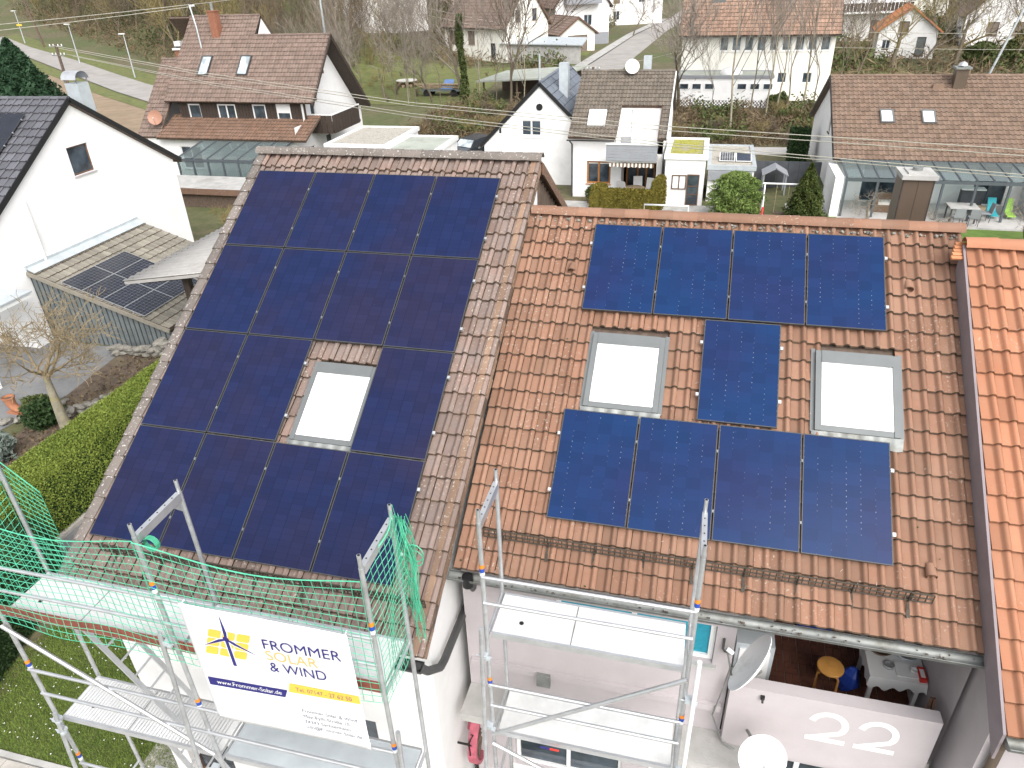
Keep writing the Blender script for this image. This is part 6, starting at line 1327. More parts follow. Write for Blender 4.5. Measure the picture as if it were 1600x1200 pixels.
def branch_tree(seed, h, spread=.5, levels=4, kids=(3, 4), trunk=.35, r0=.13, droop=0.0, sides=3, up=.35, twigs=1.0, bend=.18, start=.35, rmin=.008, tbend=.5):
    """returns trunk and crown shape collections of a bare tree with its foot at the origin"""
    r = random.Random(seed); T, B = MB(), MB()
    def grow(p, d, L, rad, lev):
        pts = [p]; n = 4 if lev == 0 else 3; q = Vector(p); dd = Vector(d)
        bd = min(bend, tbend) if lev == 0 else bend
        for i in range(n):
            dd = (dd+Vector((r.gauss(0, bd), r.gauss(0, bd), r.gauss(0, bd*.6)+up*.12-droop*.1))).normalized(); q = q+dd*(L/n); pts.append(Vector(q))
        rads = [max(rmin*.6, rad*(1-.62*i/n)) for i in range(n+1)]
        (T if lev == 0 else B).tube(pts, rads, 7 if lev == 0 else (4 if lev == 1 else sides), cap=False, smooth=lev < 2)
        if lev >= levels: return
        k = r.randint(*kids)+(1 if lev == 0 else 0)
        if lev >= levels-1: k = max(1, int(k*twigs))
        for c in range(k):
            f = start+(1-start)*(c+r.random()*.8)/k if lev == 0 else .3+.7*(c+r.random()*.7)/k; f = min(f, 1); i = min(n-1, int(f*n)); g = f*n-i; s = pts[i].lerp(pts[i+1], g)
            a = r.random()*6.28; perp = dd.orthogonal().normalized(); perp = Matrix.Rotation(a, 3, dd) @ perp
            nd = (dd*(1-spread)+perp*spread*1.3+Vector((0, 0, up*.35))).normalized()
            grow(s, nd, L*r.uniform(.5, .72)*(1.15 if lev == 0 else 1), max(rmin, rads[i]*r.uniform(.45, .62)), lev+1)
        if lev: grow(pts[-1], dd, L*.55, rads[-1], lev+1)
    grow(Vector((0, 0, 0)), Vector((r.gauss(0, .05), r.gauss(0, .05), 1)).normalized(), h*trunk, r0, 0); return T, B
TV = {}
def variant(key, *a, bark='bark', twig='twig', **k):
    T, B = branch_tree(*a, **k); TV[key] = (T.mesh('trunk', M[bark]), B.mesh('crown', M[twig]))
def plant_tree(key, label, x, y, s=1.0, rz=0.0, group=None, z=None, name='bare_tree', lean=(0, 0)):
    t = thing(name, label, 'tree', (x, y, gz(x, y)-.05 if z is None else z), rz, group=group); t.rotation_euler = (lean[0], lean[1], rz); t.scale = (s, s, s)
    part('trunk', TV[key][0], t); part('crown', TV[key][1], t); return t
variant('a', 3, 9.0, .42, 4, (3, 5), trunk=.55, r0=.15, up=.6, twig='twig_grey', rmin=.017); variant('b', 8, 8.0, .5, 4, (3, 4), trunk=.4, r0=.15, up=.4, twig='twig_olive', rmin=.016); variant('slim', 14, 8.0, .34, 3, (4, 6), trunk=.95, r0=.075, up=.9, bend=.07, twig='twig_grey', bark='bark_pale', start=.35, rmin=.015); variant('slim2', 15, 7.0, .34, 3, (3, 5), trunk=.9, r0=.06, up=.9, bend=.12, twig='twig_grey', start=.3, rmin=.015)
variant('big', 21, 13.0, .5, 5, (3, 3), trunk=.38, r0=.30, up=.5, twig='twig_olive', bend=.15, rmin=.02); variant('scrub', 31, 3.4, .5, 4, (4, 5), trunk=.3, r0=.05, up=.5, twig='twig_olive', start=.05); variant('scrub2', 33, 3.0, .5, 4, (4, 5), trunk=.3, r0=.045, up=.5, twig='twig', start=.05)
variant('fruit', 41, 3.0, .7, 4, (3, 4), trunk=.42, r0=.10, up=.0, twig='twig_grey', bend=.3, start=.7); variant('pollard', 52, 4.4, .58, 4, (4, 5), trunk=.40, r0=.16, up=.3, twig='twig_tan', bark='bark_pale', bend=.2, start=.88, rmin=.009, tbend=.03)
variant('wood', 61, 9.5, .42, 3, (5, 6), trunk=.7, r0=.15, up=.7, twig='twig_olive', start=.2, rmin=.03); variant('wood2', 62, 10.0, .40, 3, (5, 6), trunk=.75, r0=.14, up=.8, twig='twig', start=.25, rmin=.03)
# wooded hillside: nobody could count it
def wood(name, label, spots, keys, cat='woodland'):
    for key in keys:
        for k_, mt in ((0, 'bark'), (1, None)): pass
    t = thing(name, label, cat, (*spots[0][:2], gz(*spots[0][:2]))); off = WL[t.name]; t['kind'] = 'stuff'
    for key in keys:
        ms = [Matrix.Translation(Vector((x, y, gz(x, y)-.1))-off) @ Matrix.Rotation(a, 4, 'Z') @ Matrix.Scale(s, 4) for (x, y, s, a, k) in spots if k == key]
        if not ms: continue
        for i, nm in ((0, 'trunk'), (1, 'crown')): stuff(part(nm, join_copies(nm, TV[key][i], ms, TV[key][i].materials[0], smooth=False), t))
r_ = random.Random(5); sp = []
while len(sp) < 520:
    x, y = r_.uniform(-175, -30), r_.uniform(60, 205); s = (x+62)*.587+(y-70)*.809
    if s < 10 or s > 105 or (x > -60 and y < 72): continue
    if -52 < x < -30 and 86 < y < 112: continue
    sp.append((x, y, r_.uniform(.6, 1.15), r_.random()*6.28, r_.choice(['wood', 'wood2'])))
wood('hillside_wood', 'bare brown wood covering the slope behind the footpath', sp, ['wood', 'wood2'])
def brush(name, label, n, fn, mat, leaf, seed, cat='undergrowth', aspect=3.0):
    r = np.random.default_rng(seed); P = []
    while len(P) < n:
        q = fn(r)
        if q is not None: P.append(q)
    o = leaf_obj(name, np.array(P), leaf, mat, seed=seed, aspect=aspect); tag(o, label, cat); stuff(o); return o
def onhill(r):
    x, y = r.uniform(-170, -32), r.uniform(60, 190); s = (x+62)*.587+(y-70)*.809
    if s < 8.5 or s > 95 or (-53 < x and y < 110): return None
    return (x, y, gz(x, y)+abs(r.normal())*1.1)
brush('leaf_litter', 'brown leaf litter and low scrub under the hillside wood', 42000, onhill, 'drybrush', .13, 5, aspect=9); brush('hill_ivy', 'dark green ivy patches under the hillside wood', 14000, lambda r: (lambda q: None if q is None or math.sin(q[0]*.3)+math.sin(q[1]*.37+2) < .9 else (q[0], q[1], q[2]+r.random()*1.2))(onhill(r)), 'ivy', .24, 6, aspect=1.5)
def band(r):
    x = r.uniform(-17, 19); y = r.uniform(45.2, 58) if x > 4.5 else r.uniform(45, 59.5)
    return (x, y, gz(x, y)+abs(r.normal())*(.35+.25*math.sin(x*1.3)+.25*math.sin(y*1.1+x*.4)))
brush('stream_bank_brush', 'brown dead brush on the bank behind the taupe roof', 34000, band, 'drybrush', .07, 7, aspect=8)
brush('bank_bramble', 'green bramble patches on the bank below the lattice fence', 6500, lambda r: (lambda q: None if math.sin(q[0]*.9)+math.sin(q[1]*.8+1) < .5 else (q[0], q[1], q[2]+.25+r.random()*.5))(band(r)), 'shrub', .17, 8, aspect=1.5)
sp = []
for k in range(64): x = r_.uniform(-17, 19); sp.append((x, r_.uniform(45.5, 57.5), r_.uniform(.45, .95), r_.random()*6, r_.choice(['scrub', 'scrub2'])))
wood('bank_scrub', 'leafless scrub thicket on the bank behind the taupe roof', sp, ['scrub', 'scrub2'], 'thicket')
sp = []
for k in range(230):
    x, y = r_.uniform(-36, 70), r_.uniform(86, 205)
    if (-12 < x < 9) or (-27 < x < -8 and y < 122) or (22 < x < 56 and y < 122) or (5 < x < 20 and y < 82): continue
    sp.append((x, y, r_.uniform(.5, 1.0), r_.random()*6, r_.choice(['wood', 'wood2', 'scrub'])))
for k in range(40): sp.append((r_.uniform(-36, -17), r_.uniform(61, 86), r_.uniform(.35, .6), r_.random()*6, r_.choice(['scrub2', 'scrub'])))
for k in range(34): sp.append((r_.uniform(-46, -30), r_.uniform(66, 84), r_.uniform(.4, .8), r_.random()*6, r_.choice(['wood2', 'scrub2', 'scrub'])))
for k in range(60): sp.append((r_.uniform(-34, -20), r_.uniform(104, 128), r_.uniform(.5, 1.0), r_.random()*6, r_.choice(['wood2', 'scrub2', 'scrub'])))
wood('village_scrub', 'bare trees and scrub filling the gaps between the far houses', sp, ['wood', 'wood2', 'scrub', 'scrub2'], 'thicket')
brush('far_brush', 'brown and olive undergrowth between the far houses', 46000, lambda r: (lambda x, y: None if (-10.5 < x < 8) or (-37 < x < -15 and y < 86) else (x, y, gz(x, y)+abs(r.normal())*.7))(r.uniform(-40, 75), r.uniform(72, 200)), 'drybrush', .14, 9, aspect=8)
brush('far_evergreen', 'green evergreen shrubs between the far houses', 20000, lambda r: (lambda x, y: None if (-10.5 < x < 8) or math.sin(x*.35)+math.sin(y*.23+1) < 1.0 or (-37 < x < -15 and y < 86) else (x, y, gz(x, y)+abs(r.normal())*1.0))(r.uniform(-36, 75), r.uniform(80, 180)), 'shrub', .26, 10, aspect=1.5)
# trees one can tell apart
for k, (key, x, y, s, lab) in enumerate((('a', -28.6, 62.5, .85, 'bare spreading tree on the meadow close to the boarded balcony'), ('b', -25.4, 63.5, .95, 'gnarled bare fruit tree on the meadow before the log stack'), ('slim2', -23.2, 61.3, .9, 'slender leaning bare trunk at the meadow edge'), ('slim', -21.6, 60.6, .95, 'straight slender bare tree at the meadow edge by the trailer'), ('slim2', -20.6, 60.2, 1.0, 'thin dark sapling just in front of the trailer'), ('slim', -13.6, 59.4, .8, 'forked pale sapling before the timber store'), ('slim2', -11.9, 58.8, .9, 'thin pale sapling at the end of the timber store'),
    ('a', 5.2, 59.8, 1.15, 'tall bare tree leaning before the flat-roofed hall'), ('slim', 9.7, 48.3, 1.25, 'straight pale birch-like trunk rising from the bank'), ('slim2', 11.4, 54.6, 1.2, 'slim tree with paired stems on the bank'), ('slim', 12.6, 55.2, 1.05, 'slender bare tree beside the hall corner'), ('slim2', 14.4, 57.2, 1.2, 'bare tree leaning against the nine windows'), ('slim', 15.6, 57.0, 1.2, 'tall bare sapling before the nine windows'), ('slim2', 16.6, 57.4, 1.1, 'reddish bare sapling near the cream building corner'),
    ('big', 27.6, 84.5, .95, 'large bare tree with spreading limbs before the orange cottage'), ('big', 33.8, 84, 1.0, 'large bare tree with ascending olive branches beside the orange cottage'), ('b', 23.6, 82, .8, 'dense bare shrub-like tree beside the cream building'), ('big', 45.5, 82, .85, 'dark bare tree before the large white gable'), ('a', -5.4, 121, .9, 'bare bushy tree at the road bend'), ('b', -9.6, 124, 1.0, 'olive leafless tree by the road bend lamp'))):
    plant_tree(key, lab, x, y, s, k*1.3, lean=(0, R(7) if 'leaning' in lab else 0))
extra = [(x, y, k) for k, (x, y) in enumerate(((-31.5, 63), (-30, 66), (-27, 61.5), (-24.2, 65), (-22.4, 63), (-19.4, 61.6), (-18.2, 60.8), (-10.2, 57.6), (-8.6, 56.4), (6.6, 57.6), (8.2, 56.2), (10.6, 56.8), (13.4, 56.0), (17.6, 58.4), (19.6, 66), (21.8, 72), (25.2, 86), (31, 86), (36, 83), (39.5, 84), (-3.0, 128), (-33, 78), (-30, 82), (-37, 70)))]
LB = ('bare tree among the meadow saplings', 'bare tree on the bank', 'bare tree beside the far cottages')
for x, y, k in extra:
    if (x < -15 and k % 4 == 3) or (4 < x < 19 and k % 4 in (1, 3)): continue
    key = ('slim', 'a', 'slim2', 'wood2')[k % 4]; g = 0 if x < -15 else 1 if y < 62 else 2
    plant_tree(key, LB[g]+(', slender and pale', ', broad and grey', ', thin-stemmed', ', tall and dark')[k % 4], x, y, .75+.35*((k*7) % 5)/5, k*1.7, group='leafless trees: '+LB[g][10:]+' '+key)
iv = plant_tree('a', 'tall tree with ivy-clad trunk beside the timber store', -15.8, 61.0, 1.35, .4); r = np.random.default_rng(3); zz = r.random(2400)**1.1*6.0; aa = r.random(2400)*6.28; rr = .12+.34*r.random(2400)*(1-.5*zz/6)*(.55+.45*np.sin(zz*2.3+aa*2)*np.sin(zz*1.1))
leaf_obj('ivy', np.stack([rr*np.cos(aa)+.1*np.sin(zz), rr*np.sin(aa), zz], 1), .15, 'shrub', iv, aspect=1.3)
for k, (x, y, rx, h) in enumerate(((41.5, 88, 2.2, 3.4), (46.5, 87, 2.4, 3.2), (36.6, 86, 1.6, 2.4), (50, 86, 2.4, 3.4))): bush('evergreen_shrub', ('yellow-green rounded evergreen before the large white gable', 'dense green evergreen under the brown shutters', 'low green evergreen by the leaning pole', 'dark green evergreen at the far corner of the white gable')[k], (x, y, gz(x, y)), (rx, rx, h/2), 'shrub', 6000, .2, 70+k, inner=.5)
bush('evergreen_shrub', 'round green evergreen on the bank beside the hall', (13.9, 60.4, -8.9), (.9, .7, .75), 'shrub', 1400, .16, 80); bush('evergreen_shrub', 'green evergreen at the road corner by the red sign', (-12.2, 118, gz(-12, 118)), (2.2, 1.6, 1.1), 'hedge_dark', 1500, .3, 81)
conifer('large dark spruce rising behind the slate grey roof', (-43.5, 36.5, -9.2), 4.4, 8.6, 'conifer', 34000, .17, 4)
conifer('tall yellow-green spruce at the outer side of the dark spruce', (-48.5, 39, -9.2), 4.0, 8.8, 'thuja', 18000, .17, 5)
# back garden
for k, (x, y) in enumerate(((-15.2, 20.5), (-16.6, 21.5), (-14.2, 21.8))): plant_tree('scrub', ('yellowish leafless bush between the white gable and the rusty fascia', 'tall leafless bush nearest the white gable corner', 'leafless bush nearest the mauve-brown ridge end')[k], x, y, .85, k*2.0, z=-9, name='bare_shrub')
conifer('egg-shaped green thuja behind the ridge of house 22', (9.75, 27.6, -9), 1.32, 2.35, 'thuja', 16000, .06, 6, col=True)
conifer('pointed dark green cypress behind the ridge of house 22', (13.15, 26.8, -9), 1.15, 3.1, 'cypress', 12000, .07, 7)
hedge('clipped olive hedge curling round the awning terrace', [(2.6, 28.2), (5.6, 28.2)], .75, 1.15, 'hedge_olive', 9000, .06, 8, core='hedge_olive'); hedge('short rounded end of the olive hedge beside the awning terrace', [(5.55, 28.3), (5.75, 29.6)], .6, 1.65, 'hedge_olive', 4000, .06, 9, core='hedge_olive'); hedge('rounded olive hedge stub at the yard side of the terrace', [(2.35, 28.0), (2.4, 29.2)], .85, 1.2, 'hedge_olive', 4000, .06, 10, core='hedge_olive')
hedge('square dark green hedge block by the tan-roofed house', [(13.1, 38.2), (14.2, 38.2)], 1.4, 2.2, 'hedge_dark', 5000, .08, 11, z=-8.6)
bush('potted_bush', 'leafy green bush in pot by the orange-brown window', (1.9, 29.4, -8.9), (.38, .38, .5), 'shrub', 1200, .09, 12); t = thing('plant_pot', 'wooden tub holding the leafy bush by the window', 'pot', (1.9, 29.4, -9)); b = MB(); b.lathe([(.3, 0), (.36, .32), (.32, .32), (.28, .1)], 16, (1.9, 29.4, -9)); b.build('tub', M['wicker'], t)
plant_tree('fruit', 'twisted bare fruit tree before the glazed veranda', 16.1, 26.4, .85, .5, z=-8.52); plant_tree('fruit', 'gnarled bare fruit tree above the orange roof ridge', 22.6, 24.4, 1.0, 2.1, z=-8.52); plant_tree('fruit', 'low bare fruit tree just behind the brown chimney', 18.6, 24.8, .7, 4, z=-8.52)
# left garden
plant_tree('pollard', 'pollarded tree with olive twigs standing behind the clipped hedge', -10.5, 2.76, 1.22, .3, z=-9.02)
hedge('broad clipped yellow-green hedge beside the lichened verge', [(-7.65, -3.4), (-7.65, 5.0)], 1.55, 1.72, 'hedge', 85000, .034, 20); hedge('dark clipped hedge along the front lawn', [(-6.3, -2.6), (-5.0, -6.6)], 1.3, 1.65, 'hedge_dark', 16000, .05, 21)
bush('round_shrub', 'bushy dark green shrub beside the pollarded trunk', (-11.4, 2.9, -9), (.55, .55, .42), 'hedge_dark', 2600, .07, 22); bush('round_shrub', 'bright green ground cover shrub beside the clay boot', (-12.3, 3.5, -9), (.55, .45, .28), 'shrub', 1800, .06, 23); bush('round_shrub', 'grey-green rhododendron at the edge of the flower bed', (-11.4, 1.0, -9), (.6, .6, .42), 'greyshrub', 1400, .10, 24)
for k in range(9):
    x, y = -9+random.uniform(-2.2, .5), 2.5+random.uniform(0, 4.6); plant_tree('scrub' if k % 2 else 'scrub2', ('small leafless shrub in the stone-edged flower bed', 'twiggy bare shrub in the stone-edged flower bed')[k % 2], x, y, .24+.05*random.random(), k, z=-9, name='bare_shrub', group='bare shrubs in the flower bed' if k % 2 else 'twiggy shrubs in the flower bed')
r = np.random.default_rng(9); P = np.stack([r.uniform(-12, -8.4, 2600), r.uniform(-3, 7.6, 2600), -8.98+abs(r.normal(size=2600))*.05], 1); o = leaf_obj('bed_litter', P, .07, 'drybrush'); tag(o, 'dry leaves and dead stems lying on the flower bed', 'leaf litter'); stuff(o)
def stone_me(seed):
    b = MB(); r = random.Random(seed); b.lathe([(0, -.5), (.38, -.42), (.5, -.1), (.47, .25), (.3, .46), (0, .5)], 9, smooth=False); me = b.mesh('stone', M['stone'])
    for v in me.vertices: v.co *= r.uniform(.82, 1.15)
    return me
stones = [stone_me(k) for k in range(4)]
def stone_row(label, pts, n, size, rows=1):
    t = thing('stone_edging', label, 'stone edging', (*pts[0], -9)); k_ = 0
    for i in range(len(pts)-1):
        m = max(2, int(n*math.dist(pts[i], pts[i+1])))
        for k in range(m):
            for j in range(rows):
                f = (k+random.random()*.3)/m; o = link(bpy.data.objects.new('stone', stones[random.randrange(4)]), t); s = size*random.uniform(.75, 1.2)
                o.location = Vector((pts[i][0]*(1-f)+pts[i+1][0]*f+random.uniform(-.04, .04), pts[i][1]*(1-f)+pts[i+1][1]*f+random.uniform(-.04, .04), -8.97+s*.3+j*size*.62))-WL[t.name]; o.scale = (s*1.7, s*1.05, s*.6); o.rotation_euler = (random.uniform(-.15, .15), random.uniform(-.15, .15), random.random()*6)
stone_row('curved low stone edging through the flower bed', [(-11.2, 3.2), (-10.5, 4.1), (-9.9, 5.2), (-9.3, 6.4)], 4.2, .24, 2); stone_row('rough stones round the clay boot planter', [(-13.0, 2.6), (-12.2, 2.9), (-11.8, 3.6), (-11.9, 4.4)], 4, .24); stone_row('rough field stones at the foot of the boarded annex', [(-12.6, 7.5), (-11.6, 7.6), (-10.6, 7.7)], 4.2, .28, 2)
stone_row('tall dry stone wall between annex and canopy', [(-10.3, 7.3), (-9.5, 6.9), (-8.9, 6.0)], 4.4, .30, 5)
bt = thing('boot_planter', 'large terracotta boot planter standing on the driveway edge', 'planter', (-12.9, 3.3, -8.99)); b = MB(); cs = []
for k, (x, z, rx, ry) in enumerate(((.30, .06, .04, .05), (.24, .10, .13, .12), (.10, .12, .18, .13), (-.06, .16, .2, .14), (-.18, .30, .17, .15), (-.20, .44, .17, .16), (-.21, .58, .20, .18))): cs.append((x, z, rx, ry))
n = 14; vs = []
for i, (x, z, rx, ry) in enumerate(cs):
    tilt = (0 if i > 4 else 1-(i/5)); 
    for j in range(n): a = 2*math.pi*j/n; vs.append((-12.9+(x+rx*math.cos(a)*(1-tilt*.75))*.9, 3.3+ry*math.sin(a), -8.99+max(0.0, z+rx*math.cos(a)*0+(-.10 if tilt > .9 else 0)+tilt*.10*math.cos(a))))
b.add(vs, [(i*n+j, i*n+(j+1) % n, (i+1)*n+(j+1) % n, (i+1)*n+j) for i in range(len(cs)-1) for j in range(n)], 0, True); b.box((-13.25, 3.17, -8.99), (-12.62, 3.43, -8.93)); b.build('boot', M['terracotta'], bt); b = MB(); b.lathe([(.185, .0), (.205, .02), (.185, .05)], 16, (-13.09, 3.3, -8.45)); b.build('cuff', M['terracotta'], bt); b = MB(); b.tube([(-13.09, 3.3, -8.5), (-13.09, 3.3, -8.49)], .165, 14); b.build('soil', M['soil'], bt)
# front lawn
r = np.random.default_rng(4); n = 60000; P = np.stack([r.uniform(-4.85, -.05, n), r.uniform(-6.5, -2.42, n), np.zeros(n)], 1); h = r.uniform(.02, .06, n); a = r.random(n)*6.28; w = .006
dx = np.stack([np.cos(a)*w, np.sin(a)*w, 0*a], 1); ln = np.stack([r.normal(size=n)*.02, r.normal(size=n)*.02, h], 1); P[:, 2] = -8.988; V = np.stack([P-dx, P+dx, P+dx*.3+ln, P-dx*.3+ln], 1).reshape(-1, 3); me = np_mesh('grass', V, np.arange(4*n).reshape(-1, 4), M['grass']); at = me.attributes.new('rnd', 'FLOAT', 'POINT'); at.data.foreach_set('value', np.repeat(r.random(n).astype(np.float32), 4)); o = part('grass', me); tag(o, 'short mossy grass of the front lawn', 'grass'); stuff(o)
b = MB()
for k in range(260):
    x, y = r.uniform(-4.7, -.2), r.uniform(-6.4, -2.6); s = r.uniform(.008, .014); b.lathe([(0, .004), (s, 0)], 7, (x, y, -8.93+r.uniform(-.01, .02)), smooth=False)
o = b.build('daisies', M['petal']); tag(o, 'white daisies scattered in the front lawn', 'flowers'); stuff(o)
# ------------------------------------------------------------------ balcony of house 22
zf = -6.198
t = thing('stool', 'round honey-coloured wooden stool on the tiled balcony', 'stool', (10.4, -4.15, zf)); b = MB(); b.lathe([(0, .43), (.17, .43), (.185, .44), (.185, .46), (.17, .47), (0, .47)], 24, (10.4, -4.15, zf)); b.build('seat', M['wood_gold'], t)
for k in range(4): a = k*math.pi/2+.5; b = MB(); b.tube([(10.4+.2*math.cos(a), -4.15+.2*math.sin(a), zf), (10.4+.19*math.cos(a), -4.15+.19*math.sin(a), zf+.38), (10.4+.13*math.cos(a), -4.15+.13*math.sin(a), zf+.43)], .018, 7); b.build('leg', M['wood_gold'], t)
tb = thing('balcony_table', 'white balcony table under a lace-edged cloth', 'table', (11.2, -4.0, zf)); b = MB(); b.box((10.87, -4.35, zf+.62), (11.56, -3.65, zf+.66)); b.build('tabletop', M['plastwhite'], tb)
for x in (10.92, 11.5):
    for y in (-4.3, -3.7): b = MB(); b.box((x-.025, y-.025, zf), (x+.025, y+.025, zf+.62)); b.build('leg', M['plastwhite'], tb)
cl = MB(); n = 28; ring = []
for k in range(n*4):
    e, f = divmod(k, n); f /= n; q = [(10.85+.73*f, -4.37), (11.58, -4.37+.74*f), (11.58-.73*f, -3.63), (10.85, -3.63-.74*f)][e]; ring.append(q)
m_ = len(ring); vs = [(x, y, zf+.664) for x, y in ring]+[(11.215+(x-11.215)*1.05, -4+(y+4)*1.05, zf+.664-.17-.035*math.sin(k*.9)-.03*math.sin(k*.23)) for k, (x, y) in enumerate(ring)]
cl.add(vs, [tuple(range(m_))]+[(k, m_+k, m_+(k+1) % m_, (k+1) % m_) for k in range(m_)]); o = cl.build('tablecloth', M['plastwhite']); tag(o, 'white lace-edged cloth draped over the balcony table', 'tablecloth')
zt = zf+.668
t = thing('wicker_tray', 'brown wicker basket on the balcony table', 'basket', (11.05, -3.85, zt)); b = MB(); b.lathe([(0, .01), (.15, .01), (.19, .07), (.175, .07), (.14, .02), (0, .02)], 20, (11.05, -3.85, zt)); b.build('basket', M['wicker'], t)
t = thing('glass_bowl', 'large clear bowl on the balcony table', 'bowl', (11.38, -3.9, zt)); b = MB(); b.lathe([(0, .0), (.1, .0), (.17, .08), (.19, .12), (.175, .12), (.09, .02), (0, .02)], 24, (11.38, -3.9, zt)); b.build('bowl', M['zinc_light'], t)
t = thing('metal_tin', 'small round grey tin on the balcony table', 'tin', (11.12, -4.15, zt)); b = MB(); b.lathe([(0, 0), (.07, 0), (.07, .04), (.06, .045), (.05, .03), (0, .03)], 18, (11.12, -4.15, zt)); b.build('tin', M['alu'], t)
t = thing('white_tray', 'shallow white tray with cup on the balcony table', 'tray', (11.34, -4.18, zt)); b = MB(); b.box((11.2, -4.3, zt), (11.5, -4.06, zt+.02)); b.build('tray', M['plastwhite'], t); b = MB(); b.lathe([(0, .02), (.035, .02), (.045, .08), (.038, .08), (0, .03)], 14, (11.42, -4.2, zt)); b.build('cup', M['plastwhite'], t)
t = thing('red_box', 'small red printed box at the table corner', 'box', (11.53, -4.25, zt)); b = MB(); b.box((11.48, -4.34, zt), (11.565, -4.12, zt+.06)); b.build('carton', M['redband'], t); b = MB(); b.box((11.495, -4.30, zt+.06), (11.55, -4.16, zt+.062)); b.build('print', M['plastwhite'], t)
t = thing('blue_bag', 'crumpled blue plastic bag leaning on the table leg', 'bag', (10.72, -4.05, zf)); b = MB(); b.lathe([(0, 0), (.13, .02), (.16, .15), (.10, .3), (.05, .38), (.02, .4)], 11, (10.72, -4.05, zf), smooth=False); me = b.build('bag', M['blueplastic'], t).data
for v in me.vertices: v.co.x += .03*math.sin(v.co.z*40+v.co.y*30); v.co.y += .03*math.sin(v.co.z*33+v.co.x*21)
for k, (x, y, lab, mt) in enumerate(((11.2, -4.78, 'grey-blue folding chair behind the balcony parapet', 'greyblue'), (10.75, -4.75, 'dark blue low chair behind the balcony parapet', 'anthr'))):
    t = thing('balcony_chair', lab, 'chair', (x, y, zf)); b = MB(); b.box((x-.2, y-.18, zf+.4), (x+.2, y+.18, zf+.44)); b.build('seat', M[mt], t); b = MB(); b.slab([(x-.2, y-.2, zf+.44), (x+.2, y-.2, zf+.44), (x+.2, y-.26, zf+.86), (x-.2, y-.26, zf+.86)], .025); b.build('backrest', M[mt], t)
    for sx in (-.17, .17):
        for sy in (-.15, .15): b = MB(); b.tube([(x+sx, y+sy, zf), (x+sx, y+sy, zf+.4)], .014, 6); b.build('leg', M['zinc'], t)
t = thing('folded_easel', 'brown folded wooden trestle leaning beside the balcony wall', 'trestle', (11.5, -4.85, zf))
for s in (-.08, .08): b = MB(); b.beam((11.45+s, -4.95, zf), (11.48+s*.2, -4.8, zf+.95), .035, .03); b.build('leg', M['bframe'], t)
t = thing('storage_cabinet', 'grey-white plastic cabinet at the inner corner of the balcony', 'cabinet', (9.3, -4.3, zf)); b = MB(); b.box((9.0, -4.7, zf), (9.5, -4.0, zf+1.25)); b.build('body', M['zinc_light'], t); b = MB(); b.box((9.05, -4.72, zf+.1), (9.45, -4.701, zf+1.15)); b.build('door', M['plastwhite'], t)
t = thing('blue_crate', 'dark blue crate against the balcony back wall', 'crate', (10.35, -2.85, zf)); b = MB()
for lo, hi in (((0, 0, 0), (.5, .35, .03)), ((0, 0, .03), (.03, .35, .3)), ((.47, 0, .03), (.5, .35, .3)), ((.03, 0, .03), (.47, .03, .3)), ((.03, .32, .03), (.47, .35, .3))): b.box((10.1+lo[0], -3.1+lo[1], zf+lo[2]), (10.1+hi[0], -3.1+hi[1], zf+hi[2]))
b.build('body', M['blueplastic'], t)
# satellite dishes of house 22
sat_dish('large white satellite dish seen edge-on beside the balcony parapet', (9.14, -5.6, -4.33), (-.88, .26, .48), .41, mast=(9.0, -5.2, -5.3)); sat_dish('white satellite dish facing outward below the balcony parapet', (9.36, -5.85, -5.62), (.1, -.85, .5), .30, mast=(9.25, -5.25, -6.0))
t = thing('wall_pipe', 'bent dark pipe fixed to the pink wall beside the teal window', 'pipe', (8.78, yF2, -4.6)); b = MB(); b.tube([(8.78, yF2-.03, -4.45), (8.78, yF2-.04, -4.62), (8.8, yF2-.04, -4.66), (8.92, yF2-.04, -4.7)], .016, 7); b.build('tube', M['darkmetal'], t)
t = thing('power_cable', 'thin grey cable looping down beside the satellite dishes', 'cable', (9.0, -5.25, -5.6)); b = MB(); b.tube([(9.05, -5.3, -4.6), (8.9, -5.2, -4.9), (8.86, -5.2, -5.3), (8.78, -5.2, -5.9), (8.95, -5.3, -6.3), (9.2, -5.35, -6.4)], .012, 6); b.build('wire', M['zinc'], t)
t = thing('wall_lamp', 'small black lamp on the balcony parapet', 'lamp', (9.35, yF2-.16, -5.3)); b = MB(); b.cbox((9.35, yF2-.18, -5.25), (.05, .04, .05)); b.tube([(9.35, yF2-.19, -5.25), (9.35, yF2-.24, -5.29)], .014, 8); b.build('body', M['black'], t)
t = thing('wall_ornament', 'small black wrought-iron ornament on the wall below the canopy slab', 'ornament', (8.9, yF2-.02, -7.2)); b = MB(); b.tube([(8.9, yF2-.03, -6.95), (8.9, yF2-.03, -7.35)], .014, 6)
for k in range(4): b.tube([(8.9-.07, yF2-.03, -7.0-.09*k), (8.97, yF2-.03, -7.03-.09*k)], .012, 6)
b.build('ironwork', M['iron'], t)
# moss and lichen cushions on the tiles
for nm, lab, O, a, W_d, L_n, cnt, mt, rf in (('moss', 'small moss cushions on the red-brown tiles', H2O, AR, H2W, H2L, 40, 'ivy', 1), ('straw', 'pale straw bits lying on the red-brown tiles', H2O, AR, H2W, H2L, 60, 'cushion', 0)):
    b = MB()
    for k in range(cnt):
        u, v = random.random()*W_d, (random.random()**.6)*L_n
        p = roof_pt(O, a, u, v, .045)
        if rf: s = random.uniform(.006, .014); b.cbox(p, (s*1.5, s*1.5, s), 0, (random.random(), random.random(), random.random()*3))
        else: b.cbox(p+Vector((0, 0, .012)), (.05*random.uniform(.4, 1.3), .003, .002), 0, (a, random.uniform(-.3, .3), random.random()*3))
    o = b.build(nm, M[mt]); tag(o, lab, 'moss' if rf else 'straw'); stuff(o)
